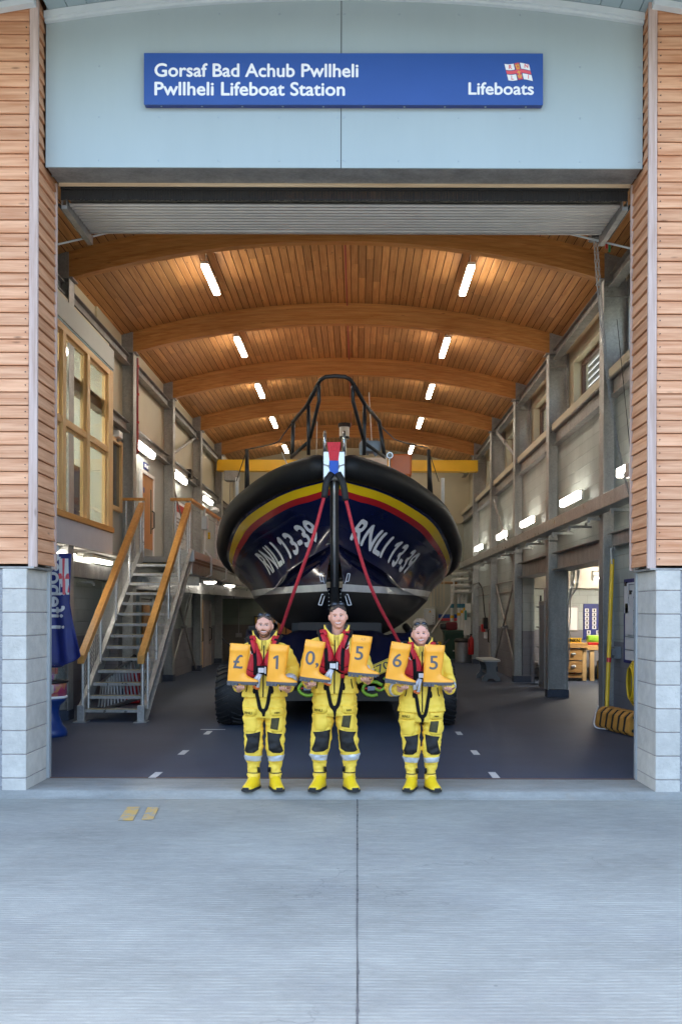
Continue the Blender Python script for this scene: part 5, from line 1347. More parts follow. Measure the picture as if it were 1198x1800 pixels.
# draught marks, small plates beside the stem
m = MB()
for s in (1, -1):
    for k in range(9): m.cyl(BP((.085, 14.36 + k * .016, 2.26 - k * .055), s), BP((.085, 14.34 + k * .016, 2.26 - k * .055), s), .006, 6)
m.build('draught_dots', M_PAPER, boat)
for s in (1, -1):
    m = MB(); c = BP((.19, 14.37, 2.27), s)
    q = [(-.03, -.05), (.01, -.05), (.03, .06), (-.005, .06)]
    for (a, b), (a2, b2) in zip(q, q[1:] + q[:1]): m.tube([c + Vector((s * a, 0, b)), c + Vector((s * a2, 0, b2))], .006, 6)
    m.tube([c + Vector((s * -.03, 0, -.05)), c + Vector((s * -.055, 0, -.1))], .006, 6); m.build('mark_plate', M_PAPER, boat)
    m = MB(); c = BP((.19, 14.53, 1.95), s)
    q = [(-.05, -.07), (.0, -.075), (.045, .08), (.0, .085)]
    for (a, b), (a2, b2) in zip(q, q[1:] + q[:1]): m.tube([c + Vector((s * -a, 0, b)), c + Vector((s * -a2, 0, b2))], .007, 6)
    m.build('mark_plate', M_PAPER, boat)
# registration letters laid on the hull sides
M_LET = mat('hull_lettering', (.80, .80, .81), .35, var=.05)
def hull_letters(body, s, i0, i1, v0, v1):
    bm = text_bm(body, 1, 0, .030)
    a, b, c, d = bm_bounds(bm)
    for v in bm.verts: v.co.x = (v.co.x - a) / (b - a); v.co.y = (v.co.y - c) / (d - c)
    for k in range(1, 60): bmesh.ops.bisect_plane(bm, geom=bm.verts[:] + bm.edges[:] + bm.faces[:], plane_co=(k / 60, 0, 0), plane_no=(1, 0, 0))
    for k in range(1, 8): bmesh.ops.bisect_plane(bm, geom=bm.verts[:] + bm.edges[:] + bm.faces[:], plane_co=(0, k / 8, 0), plane_no=(0, 1, 0))
    bmesh.ops.triangulate(bm, faces=bm.faces[:])
    # even spacing by true length along the hull
    L = [0]; mid = [topside(i, .4) for i in range(NI)]
    for p, q in zip(mid, mid[1:]): L.append(L[-1] + (q - p).length)
    def li(f): i = int(f); return L[i] + (L[min(i + 1, NI - 1)] - L[i]) * (f - i)
    A, B = li(i0), li(i1)
    def S_(d, v):
        i = max(j for j in range(NI) if L[j] <= d); i = min(i, NI - 2); f = (d - L[i]) / (L[i + 1] - L[i])
        return topside(i, v).lerp(topside(i + 1, v), f)
    for v in bm.verts:
        t, u, zz = v.co.x, v.co.y, v.co.z
        dd = A + (B - A) * (t if s > 0 else 1 - t) + .24 * (u - .5); vv = v1 + (v0 - v1) * u
        p = S_(dd, vv); px_ = S_(dd + .01, vv) - p; pz = S_(dd, vv - .01) - p
        n = px_.cross(pz).normalized()
        if n.y > 0: n = -n
        v.co = BP(p + n * (.010 + zz * 2), s)
    m = MB(); m.bm.free(); m.bm = bm; m.build('registration', M_LET, boat, recalc=False)
hull_letters('RNLI 13-39', 1, 10, 46.5, .18, .74)
hull_letters('RNLI 13-39', -1, 10, 46.5, .18, .74)
# pulpit
def rail(name, pts, r=.027, parent=boat, n=5, mt=None):
    m = MB(); m.tube(spline(pts, n) if n else pts, r, 10); return m.build(name, mt or M_BLACKM, parent, smooth=True)
def PX(px, py, y): return at(px, py, y)
m = MB()
left = [at(513, 804, 15.2), at(514, 742, 15.2), at(539, 712, 14.6), at(558, 675, 14.1)]
arch = [at(558, 675, 14.1), at(562, 668, 14.05), at(571, 662.5, 14.0), at(588, 661, 14.0), at(605, 662.5, 14.0), at(614, 667, 14.05), at(619, 674, 14.1)]
right = [at(619, 674, 14.1), at(640, 711, 14.6), at(665, 741, 15.2), at(675, 804, 15.2)]
for pts in (left[:2] , left[1:], arch, right[:-1], right[2:]): m.tube(pts, .030, 10)
for p in (left[1], left[2], left[3], right[0], right[1], right[2]): m.ell(p, .031, .031, .031, 10, 8)
m.build('pulpit_rail', M_BLACKM, boat, smooth=True)
for pts in ([at(558.5, 677, 14.1), at(559.5, 705, 14.15), at(542, 778, 14.7)], [at(618.5, 677, 14.1), at(619, 705, 14.15), at(639, 778, 14.7)], [at(541, 713, 14.6), at(541.5, 800, 14.65)], [at(639.5, 712, 14.6), at(639, 800, 14.65)], [at(511, 804, 15.2), at(541, 777, 14.7)], [at(640, 779, 14.7), at(676, 804, 15.2)]):
    m = MB(); m.tube(pts, .027, 10)
    for p in pts[1:-1]: m.ell(p, .028, .028, .028, 8, 6)
    m.build('pulpit_post', M_BLACKM, boat, smooth=True)
for a, b, c in ((at(512, 744, 15.2), at(483, 779, 16.2), at(433, 791, 17)), (at(667, 748, 15.2), at(700, 775, 16.2), at(751, 787, 17))):
    rail('guard_line', [a, a.lerp(b, .5) + Vector((0, 0, -.02)), b, c], .011, n=6)
for px, pb in ((433, 434), (752, 755)):
    m = MB(); m.tube([at(px, 790, 17), at(pb, 868, 17)], [.028, .05], 10); m.build('stanchion', M_BLACKM, boat, smooth=True)
    m = MB(); q = -1 if px < 500 else 1
    m.tube([at(px, 791, 17), at(px + q * 18, 846, 18)], .008, 6); m.build('guard_line', M_BLACKM, boat)
    m = MB(); m.tube([at(px + q * 17 + (8 if q > 0 else 0), 840, 18.2), at(px + q * 17 + (8 if q > 0 else 0), 885, 18.2)], .032, 8); m.build('white_stanchion', M_PIPE, boat, smooth=True)
# deck gear glimpsed over the fender
m = MB(); a = at(640, 782, 15.4); m.box((a.x - .05, 15.3, a.z - .12), (a.x + .25, 15.55, a.z + .06), .05); m.tube(spline([at(636, 800, 15.4), at(636, 780, 15.4), at(650, 783, 15.4), at(662, 800, 15.4)], 6), .045, 8); m.tube([at(637, 765, 15.5), at(637, 800, 15.5)], .03, 8); m.tube([at(645, 770, 15.45), at(645, 800, 15.45)], .015, 8); m.build('windlass', M_GREYP, boat, auto=40)
sp = empty('searchlight', (0, 0, 0), None, None); bpy.data.objects.remove(sp)
a = at(684, 800, 17); m = MB(); m.cyl(a, a + Vector((0, .12, 0)), .055, 20); sl_ = m.build('searchlight', M_POLISH, boat, auto=40)
m = MB(); m.cyl(a - Vector((0, .004, 0)), a, .042, 18); m.build('lens', M_DULL, sl_); m = MB(); m.cyl(a + Vector((0, .06, -.3)), a + Vector((0, .06, -.03)), .016, 8); m.build('stalk', M_POLISH, sl_)
# wheelhouse, well back on the deck
m = MB()
wp = [(1.30, 20.0), (1.45, 21.0), (1.45, 25.2), (-1.45, 25.2), (-1.45, 21.0), (-1.30, 20.0)]
m.bridge([[(BXC + x, y - (0 if z < 3 else .0), z) for x, y in wp] for z in (2.6, 4.45)] + [[(BXC + x * .9, y + .12, 4.66) for x, y in wp]]); wh_ = m.build('wheelhouse', M_ORANGE, boat)
m = MB(); m.prism([(BXC + x, 19.99, z) for x, z in ((-1.1, 3.6), (1.1, 3.6), (1.05, 4.25), (-1.05, 4.25))], (0, .03, 0)); m.build('windscreen', mat('dark_windscreen', (.02, .025, .03), .08), wh_)
m = MB(); m.box((BXC - .6, 21, 4.67), (BXC + .95, 21.6, 5.04), .03); m.build('roof_box', M_PIPE, boat)
a = at(604, 762, 22); m = MB(); m.cyl((a.x, 22, 4.8), (a.x, 22, 5.66), .05, 12); m.cyl((a.x, 22, 5.60), (a.x, 22, 5.86), .11, 16); m.build('mast', M_PIPE, boat, auto=40)
m = MB(); m.cyl((a.x, 22, 5.86), (a.x, 22, 5.94), .14, 18); m.build('mast_light', M_BLACKM, boat, auto=40)
m = MB(); m.cyl((a.x, 22, 5.60), (a.x, 22, 5.65), .115, 16); m.build('mast_collar', M_BLACKM, boat, auto=40)
for p, q in (((556, 741, 22), (555, 800, 22)), ((647, 690, 23), (653, 790, 23)), ((494, 795, 18), (503, 815, 18)), ((700, 810, 18), (703, 803, 18))):
    m = MB(); m.tube([at(*p), at(*q)], .010, 6); m.build('aerial', M_PIPE, boat)
a = at(695, 797, 17.4)
m = MB(); m.box((a.x - .12, 17.3, a.z - .4), (a.x + .27, 17.9, a.z - .02), .03, ); m.build('liferaft_case', M_ORANGE, boat)

# ------------------------------------------------------------------ launching carriage
car = empty('launch_carriage', (BXC, 18, 0), 'dark blue launching carriage with big black tyres carrying the lifeboat', 'carriage')
M_CBLUE = mat('carriage_blue', (.0025, .0035, .02), .5, var=.3, vs=3, spec=.22)
M_TYRE = mat('tyre_rubber', (.014, .014, .015), .6, var=.3, vs=5, bump=.2, bs=60)
def tyre(s):
    w, r = .46, .475; xc = BXC + s * 1.63; yc = 15.75; zc = r
    m = MB(); seg = 64
    prof = [(-.5, .62), (-.5, .86), (-.47, .94), (-.40, .985), (-.2, 1.0), (0, 1.0), (.2, 1.0), (.40, .985), (.47, .94), (.5, .86), (.5, .62)]
    m.bridge([[(xc + a * w, yc + math.cos(2 * PI * k / seg) * r * b * .965, zc + math.sin(2 * PI * k / seg) * r * b * .965) for k in range(seg)] for a, b in prof], False, False)
    wt = m.build('tyre', M_TYRE, car, auto=40)
    # slanting lugs, chevron fashion
    m = MB()
    for k in range(26):
        a0 = 2 * PI * k / 26
        for h in (-1, 1):
            rows = []
            for j in range(6):
                u = j / 5; x = xc + h * (.02 + u * .205); da = a0 + u * .22 + (0.11 if h > 0 else 0)
                rr = r * (1.0 if u < .8 else .97)
                rows.append([(x, yc + math.cos(da + t) * q, zc + math.sin(da + t) * q) for t, q in ((-.05, r * .94), (-.035, rr), (.035, rr), (.05, r * .94))])
            m.bridge(rows)
    m.build('tread', M_TYRE, wt, auto=30)
    m = MB(); m.cyl((xc - .2, yc, zc), (xc + .2, yc, zc), r * .62, 28); m.build('rim', M_CBLUE, wt)
tyre(1); tyre(-1)
def slab(name, pts, d, mt=M_CBLUE, bev=.01):
    m = MB(); m.prism(pts, d, bev); return m.build(name, mt, car)
slab('front_beam', [(BXC - 1.42, 14.95, .72), (BXC + 1.42, 14.95, .72), (BXC + 1.42, 14.95, .90), (BXC - 1.42, 14.95, .90)], (0, .2, 0))
slab('lower_beam', [(BXC - 1.35, 15.4, .40), (BXC + 1.35, 15.4, .40), (BXC + 1.35, 15.4, .56), (BXC - 1.35, 15.4, .56)], (0, .25, 0), M_BLACKM)
for s in (1, -1):
    slab('side_frame', [(BXC + s * 1.0, 15.1, .45), (BXC + s * 1.38, 15.1, .45), (BXC + s * 1.38, 15.1, .92), (BXC + s * 1.0, 15.1, .80)], (0, 11, 0))
    # sloping dark guards under the bow, pleated
    m = MB(); n = 26; top = lambda u: 1.60 - .08 * min(1, u / .45) - .10 * max(0, min(1, (u - .43) / .32)) + .12 * max(0, (u - .8))
    m.bridge([[(BXC + s * u, 14.82 + .55 * v + .012 * math.sin(u * 34 + v * 5), .93 + .05 * u + (top(u) - .93 - .05 * u) * v + .01 * math.sin(u * 23 - v * 7)) for v in (i / 8 for i in range(9))] for u in (1.38 * j / n for j in range(n + 1))], closed=False)
    g = m.build('sloping_guard', M_CBLUE, car, smooth=True); q = g.modifiers.new('t', 'SOLIDIFY'); q.thickness = .04; q.offset = 0
    for k in range(4):
        m = MB(); m.tube([(BXC + s * (.35 + .3 * k), 14.82 + .05, .99), (BXC + s * (.75 + .33 * k), 15.3, 1.36)], .016, 6); m.build('guard_rib', M_BLACKM, car)
    m = MB(); m.tube([(BXC + s * .6, 15.3, .9), (BXC + s * 1.25, 15.4, 1.34), (BXC + s * 1.25, 19, 1.5)], .07, 10); m.build('cradle_arm', M_BLACKM, car)
    for k in range(5):
        m = MB(); a = Vector((BXC + s * (1.0 + .1 * k), 15.2 + k * .45, 1.28 + .05 * k)); m.box(a - Vector((.12, .15, .06)), a + Vector((.12, .15, .06)), .02); m.build('cradle_pad', M_BLACKR, car)
m = MB(); m.box((BXC - .72, 15.9, .8), (BXC + .72, 16.1, 1.6), .02); m.build('cradle_block', M_BLACKR, car)
m = MB(); m.box((BXC - .9, 16.2, .95), (BXC + .9, 16.4, 1.1), .02); m.build('cradle_cross_beam', M_CBLUE, car)
m = MB(); m.box((BXC - .55, 14.9, 1.50), (BXC + .66, 14.94, 1.62), .006); m.build('forefoot_bar', mat('dull_brown_bar', (.018, .014, .012), .7), car)
m = MB(); m.box((BXC - 1.0, 17, .55), (BXC + 1.0, 27.3, .8), .02); m.build('bed', M_BLACKM, car)
for s in (1, -1):
    m = MB(); m.tube([(BXC + s * 1.5, 24.5, .47), (BXC + s * 1.9, 24.5, .47)], .47, 40); m.build('rear_tyre', M_TYRE, car, auto=40)
    m = MB(); a = BP((1.0, 15.0, 1.30), s); m.ell(a, .02, .012, .02, 10, 8); m.build('stud', M_PAPER, car)
# tilted number plate of the carriage
c0 = at(664, 1176, 14.7); ang = R(24)
T = Matrix.Translation(c0) @ Matrix.Rotation(-ang, 4, 'Y')
m = MB(); m.box((-.36, -.01, -.085), (.36, .01, .085), .004, mtx=T); pl = m.build('number_plate', M_YELLOW, car)
m = MB(); add_text(m, 'HF70 F', -.26, -.058, .60, .116, -.0105, .004, .008, mtx=T); m.build('plate_characters', M_BLACKM, pl)
m = MB()
for a, b, c, d in ((-.355, .355, .072, .077), (-.355, .355, -.077, -.072)): m.box((a, -.013, c), (b, -.0105, d), mtx=T)
m.build('plate_border', M_BLACKM, pl)
# lime green strap hooks on the front beam
def hook(px, py, lab, s):
    y = 14.85; c = at(px, py, y)
    e = empty('strap_hook', c, lab, 'hook', 'lime green hooks on the carriage')
    m = MB(); m.tube(spline([c + Vector((s * a, -.02, b)) for a, b in ((.16, .05), (.05, .10), (-.07, .08), (-.13, .0), (-.10, -.07), (.0, -.11), (.09, -.09))], 5), .026, 8)
    m.build('hook', M_LIME, e, smooth=True)
    m = MB(); m.tube(spline([c + Vector((s * a, 0, b)) for a, b in ((.03, .02), (.12, -.03), (.2, .02), (.24, .1), (.18, .16))], 5), .022, 8); m.build('loop', M_LIME, e, smooth=True)
    m = MB(); m.box(c + Vector((-.06, -.05, -.03)), c + Vector((.05, .0, .035)), .01); m.build('latch', M_GREYP, e)
    m = MB(); m.box(c + Vector((-.15, -.01, -.012)), c + Vector((.15, .03, .012))); m.build('pin', M_RED, e)
hook(541, 1210, 'lime green strap hook on the carriage between the bearded man and the tall man', 1)
hook(653, 1210, 'lime green strap hook on the carriage between the tall man and the woman', 1)
# the bow straps
stp = empty('bow_strap', (BXC, 13.7, 4), 'red and blue webbing strap over the bow with two red ropes down to the carriage', 'strap')
M_SRED = mat('strap_red', (.78, .03, .05), .6, var=.12, vs=20, bump=.3, bs=60)
M_ROPER = mat('rope_red', (.62, .035, .055), .65, var=.2, vs=30, bump=.4, bs=90)
M_SBLUE = mat('strap_blue', (.02, .12, .60), .55, var=.1)
c = BXC + .0
m = MB(); n = 6
for k in range(n):
    a = -.095 + .19 * k / n; b = a + .19 / n - .003
    m.prism([(c + a, 13.735, 4.12), (c + b, 13.735, 4.12), (c + b * .62, 13.71, 3.85), (c + a * .62, 13.71, 3.85)], (0, .02, 0), .004)
    m.prism([(c + a, 13.735, 4.12), (c + b, 13.735, 4.12), (c + b, 14.2, 4.09), (c + a, 14.2, 4.09)], (0, 0, -.02))
m.build('red_webbing', M_SRED, stp)
m = MB(); m.box((c - .06, 13.695, 3.66), (c + .06, 13.725, 3.86), .006); m.box((c - .028, 13.69, 3.66), (c - .022, 13.695, 3.86)); m.box((c + .02, 13.69, 3.66), (c + .026, 13.695, 3.86)); m.build('blue_webbing', M_SBLUE, stp)
for side, sl_, ro in ((-1, [(582, 832), (573, 848), (569, 875)], [(569, 873), (548, 950), (520, 1030), (491, 1116)]), (1, [(593, 832), (602, 850), (607, 880)], [(607, 878), (632, 975), (660, 1052), (704, 1134)])):
    ys = (13.66, 13.6, 13.62); m = MB(); m.tube(spline([at(*p, y) for p, y in zip(sl_, ys)], 6), .048, 10, flat=.6, up=(0, 1, 0)); m.build('black_sleeve', M_BLACKR, stp, smooth=True)
    m = MB(); m.tube(spline([at(*p, y) for p, y in zip(ro, (13.62, 13.7, 13.95, 14.5))], 8), .024, 10); m.build('red_rope', M_ROPER, stp, smooth=True)
# ------------------------------------------------------------------ the people
M_SKIN = {}
def skin(name, c):
    k = N(name)
    f = k.range(k.noise(k.mapping(), 14, 4), .3, .7, .93, 1.07)
    red = k.range(k.noise(k.mapping(), 9, 3), .45, .7, 0, .35)
    col = k.mix(red, k.scale(c, f), (c[0] * 1.0, c[1] * .78, c[2] * .74))
    k.b.inputs['Subsurface Weight'].default_value = .08; k.b.inputs['Subsurface Radius'].default_value = (.02, .008, .005); k.b.inputs['Subsurface Scale'].default_value = .5
    return k.done(col, .48, 0, .4)
def cloth(name, c, var=.07):
    k = N(name)
    n1 = k.noise(k.mapping((1, 1, 1)), 11, 4, .6); n2 = k.noise(k.mapping((1, 1, 1)), 4, 3)
    k.bump(k.math('ADD', n1, k.math('MULTIPLY', k.noise(k.mapping(), 220, 2), .05)), .5, .02)
    return k.done(k.scale(c, k.range(n2, .3, .7, 1 - var, 1 + var)), .55, 0, .35)
M_YJ = cloth('yellow_foul_weather_cloth', (.90, .62, .075))
M_YJ2 = cloth('yellow_pocket_cloth', (.88, .60, .07))
M_YB = mat('yellow_rubber_boot', (.82, .55, .012), .35, var=.06)
M_KNEE = cloth('black_knee_cloth', (.007, .0065, .0065), .2)
M_COLLAR = cloth('dark_collar_lining', (.06, .062, .066), .1)
M_LJ = cloth('red_lifejacket_cloth', (.47, .012, .022), .12)
M_WEB = mat('black_webbing', (.006, .006, .007), .75, var=.2, vs=40, bump=.3, bs=160, spec=.2)
M_REFL = mat('reflective_tape', (.62, .64, .67), .35, .25, var=.06, vs=20)
M_MESHP = mat('dark_mesh_pocket', (.05, .042, .012), .7, var=.4, vs=60)
M_TEETH = mat('teeth', (.80, .77, .72), .35, var=.02)
M_LIP = mat('lips', (.46, .17, .15), .45, var=.05)
M_EYEW = mat('eye_white', (.62, .58, .55), .3, var=.02)
M_EYED = mat('eye_dark', (.05, .035, .03), .25)
M_ORBOOT = mat('orange_wellington_rubber', (.92, .385, .03), .36, var=.05, vs=9, rvar=.06)
M_SOLE = mat('grey_boot_sole', (.085, .082, .085), .7, var=.15, vs=30)
M_NUM = mat('grey_number_vinyl', (.09, .09, .098), .5, var=.04)
M_SHADE = mat('sunglass_lens', (.015, .02, .03), .08, coat=.5)

PY = 10.02
def in_poly(x, z, P):
    c = False; j = len(P) - 1
    for i in range(len(P)):
        if (P[i][1] > z) != (P[j][1] > z) and x < (P[j][0] - P[i][0]) * (z - P[i][1]) / (P[j][1] - P[i][1]) + P[i][0]: c = not c
        j = i
    return c
def edge_dist(x, z, P):
    best = 9
    for i in range(len(P)):
        ax, az = P[i]; bx_, bz = P[(i + 1) % len(P)]
        dx, dz = bx_ - ax, bz - az; L = dx * dx + dz * dz
        t = 0 if L < 1e-12 else max(0, min(1, ((x - ax) * dx + (z - az) * dz) / L))
        best = min(best, math.hypot(x - ax - t * dx, z - az - t * dz))
    return best
class Figure:
    """everything built in the figure's own metres, then scaled and parented to one Empty at the feet"""
    def __init__(s, label, X, sc):
        s.X, s.sc = X, sc
        s.e = empty('person', (X, PY, -.004), label, 'person')
    def loc(s, w): return Vector(((w[0] - s.X) / s.sc, (w[1] - PY) / s.sc, (w[2] + .004) / s.sc))
    def add(s, name, me, mt, parent=None, smooth=True):
        me.transform(Matrix.Scale(s.sc, 4))
        return link_mesh(name, me, mt, parent or s.e, smooth)
    def mb(s, name, mb, mt, parent=None, smooth=True, recalc=True):
        me = bpy.data.meshes.new(name)
        if recalc: bmesh.ops.recalc_face_normals(mb.bm, faces=mb.bm.faces)
        mb.bm.to_mesh(me); mb.bm.free(); return s.add(name, me, mt, parent, smooth)
    def pad(s, name, P, T, mt, bvh, step=.02, parent=None, base=.002, edge=.02, zlow=None):
        """a padded or flat patch: outline P in the xz plane laid on the surface seen from the front"""
        bm = bmesh.new()
        f = bm.faces.new([bm.verts.new((x, 0, z)) for x, z in P])
        xs = [p[0] for p in P]; zs = [p[1] for p in P]
        x = min(xs) + step * .5
        while x < max(xs): bmesh.ops.bisect_plane(bm, geom=bm.verts[:] + bm.edges[:] + bm.faces[:], plane_co=(x, 0, 0), plane_no=(1, 0, 0)); x += step
        z = min(zs) + step * .5
        while z < max(zs): bmesh.ops.bisect_plane(bm, geom=bm.verts[:] + bm.edges[:] + bm.faces[:], plane_co=(0, 0, z), plane_no=(0, 0, 1)); z += step
        last = 0
        for v in bm.verts:
            h = bvh.ray_cast(Vector((v.co.x, -1.2, v.co.z)), Vector((0, 1, 0)))[0]
            if h is None: h = bvh.find_nearest(Vector((v.co.x, -.2, v.co.z)))[0]
            d = edge_dist(v.co.x, v.co.z, P)
            t = base + T * (1 - (1 - min(1, d / edge)) ** 2) ** .5 if T > .006 else base + T
            v.co = Vector((v.co.x, h.y - t, v.co.z))
        be = [e for e in bm.edges if e.is_boundary]
        r = bmesh.ops.extrude_edge_only(bm, edges=be)
        for v in r['geom']:
            if isinstance(v, bmesh.types.BMVert): v.co.y += base + .012
        m = MB(); m.bm.free(); m.bm = bm
        return s.mb(name, m, mt, parent)
    def ribbon(s, name, pts, w, T, mt, bvh, parent=None, n=8, **k):
        c = spline([(x, 0, z) for x, z in pts], n); L = []; Rr = []
        for i, p in enumerate(c):
            t = (c[min(i + 1, len(c) - 1)] - c[max(i - 1, 0)]).normalized(); q = Vector((-t.z, 0, t.x)) * (w / 2)
            L.append((p.x + q.x, p.z + q.z)); Rr.append((p.x - q.x, p.z - q.z))
        return s.pad(name, L + Rr[::-1], T, mt, bvh, step=.03, parent=parent, **k)
    def text(s, name, body, x0, z0, h, mt, bvh, parent=None, w=None, bold=.01):
        bm = text_bm(body, 1, 0, bold); a, b, c, d = bm_bounds(bm); sc = h / (d - c); sx = (w / (b - a)) if w else sc
        for v in bm.verts:
            x, z = x0 + (v.co.x - a) * sx, z0 + (v.co.y - c) * sc
            q = bvh.ray_cast(Vector((x, -1.2, z)), Vector((0, 1, 0)))[0]
            v.co = Vector((x, (q.y if q else -.1) - .006 - v.co.z, z))
        m = MB(); m.bm.free(); m.bm = bm; return s.mb(name, m, mt, parent, recalc=False)

def wrinkle(me, amp, sc, seed=0, zs=1.0):
    n = [v.normal.copy() for v in me.vertices]
    for v, q in zip(me.vertices, n):
        p = Vector((v.co.x * sc + seed, v.co.y * sc, v.co.z * sc * zs))
        a = noise.noise(p) + .5 * noise.noise(p * 2.3 + Vector((3, 1, seed)))
        v.co += q * amp * a
def ease(t): t = max(0, min(1, t)); return t * t * (3 - 2 * t)
def rring(c, rx, ry, n=24, p=2.3):
    out = []
    for k in range(n):
        a = 2 * PI * k / n; ca, sa = math.cos(a), math.sin(a)
        out.append((c[0] + rx * math.copysign(abs(ca) ** (2 / p), ca), c[1] + ry * math.copysign(abs(sa) ** (2 / p), sa), c[2]))
    return out
def sect(mb, rows, p=2.3):
    mb.bridge([rring((cx, cy, z), rx, ry, 24, p) for z, rx, ry, cx, cy in rows])
def head_into(mb, c, sx, yaw, tilt, jaw=1.0, long=1.0):
    """the head, turned and tilted, as one displaced ball"""
    H = Matrix.Translation(c) @ Matrix.Rotation(yaw, 4, 'Z') @ Matrix.Rotation(tilt, 4, 'Y')
    bm = bmesh.new(); bmesh.ops.create_icosphere(bm, subdivisions=5, radius=1)
    def g(p, q, r, a):
        d = Vector(((p.x - q[0]) / r[0], (p.y - q[1]) / r[1], (p.z - q[2]) / r[2])); return a * math.exp(-d.length_squared)
    for v in bm.verts:
        d = v.co.copy()
        p = Vector((d.x * .0805 * sx, d.y * .096, d.z * .122 * long))
        low = ease((-d.z - .12) / .8)
        p.x *= 1 - .20 * low * (2 - jaw); p.y *= 1 - .10 * low
        if d.y > 0: p.y *= 1 - .25 * low
        if d.z > .3: p.x *= 1 + .03
        if d.y < -.5: p.y = -.096 * (.5 + .5 * (-d.y)) * (1 - .06 * low) if d.y < -.5 and abs(d.z) < .9 else p.y
        o = 0
        o += g(p, (0, -.092, -.006), (.010, .05, .026), .012) + g(p, (0, -.092, -.026), (.0135, .05, .013), .016)
        for s_ in (-1, 1):
            o += g(p, (s_ * .031, -.085, .012), (.019, .05, .011), -.009) + g(p, (s_ * .030, -.085, .032), (.024, .05, .008), .004)
            o += g(p, (s_ * .042, -.07, -.03), (.022, .05, .017), .008) + g(p, (s_ * .013, -.09, -.03), (.006, .04, .006), .004)
        o += g(p, (0, -.085, -.060), (.03, .05, .012), .004) + g(p, (0, -.085, -.099), (.024, .05, .014), .010) + g(p, (0, -.085, -.078), (.028, .05, .006), -.003)
        p.y -= o
        v.co = H @ p
    me = bpy.data.meshes.new('h'); bm.to_mesh(me); bm.free(); mb.bm.from_mesh(me); bpy.data.meshes.remove(me)
    for s_ in (-1, 1):
        mb.ell((0, 0, 0), .010, .019, .031, 12, 8, mtx=Matrix.Rotation(s_ * .35, 4, 'Z'))
        vs = mb.bm.verts[-12 * 7:]
        for v in vs: v.co = H @ (v.co + Vector((s_ * .083 * sx, .012, -.004)))
    return H
def hand_into(mb, c, wrist, side):
    """open hand under a boot sole: palm up, four fingers forward curling up at the front edge, thumb out to the side"""
    w = Vector(wrist); c = Vector(c)
    mb.tube([w, w.lerp(c, .35), w.lerp(c, .8), c + (c - w) * .35], [.026, .030, .036, .030], 12, flat=.5, up=(0, 0, 1))
    d = Vector((0, -1, 0)); k0 = c + Vector((0, -.030, -.002))
    for k in range(4):
        u = (k - 1.5); L = (.88, 1.0, .96, .78)[k if side > 0 else 3 - k]
        b = k0 + Vector((u * .0185, .006 * abs(u), 0))
        sp = Vector((u * .05, 0, 0))
        p1 = b + (d + sp).normalized() * .034 * L + Vector((0, 0, -.002)); p2 = p1 + (d * .75 + sp + Vector((0, 0, .75))).normalized() * .025 * L; p3 = p2 + (d * .15 + Vector((0, 0, 1))).normalized() * .019 * L
        mb.tube([b + Vector((0, .03, 0)), b, p1, p2, p3], [.0095, .0095, .0088, .0082, .0066], 8)
        mb.ell(p3, .0066, .0066, .0066, 8, 6)
    t0 = w.lerp(c, .55) + Vector((side * .022, 0, .004)); t1 = t0 + Vector((side * .026, -.018, .012)); t2 = t1 + Vector((side * .012, -.026, .012)); t3 = t2 + Vector((side * .0, -.018, .008))
    mb.tube([t0, t1, t2, t3], [.013, .011, .0095, .0075], 8); mb.ell(t3, .0075, .0075, .0075, 8, 6)

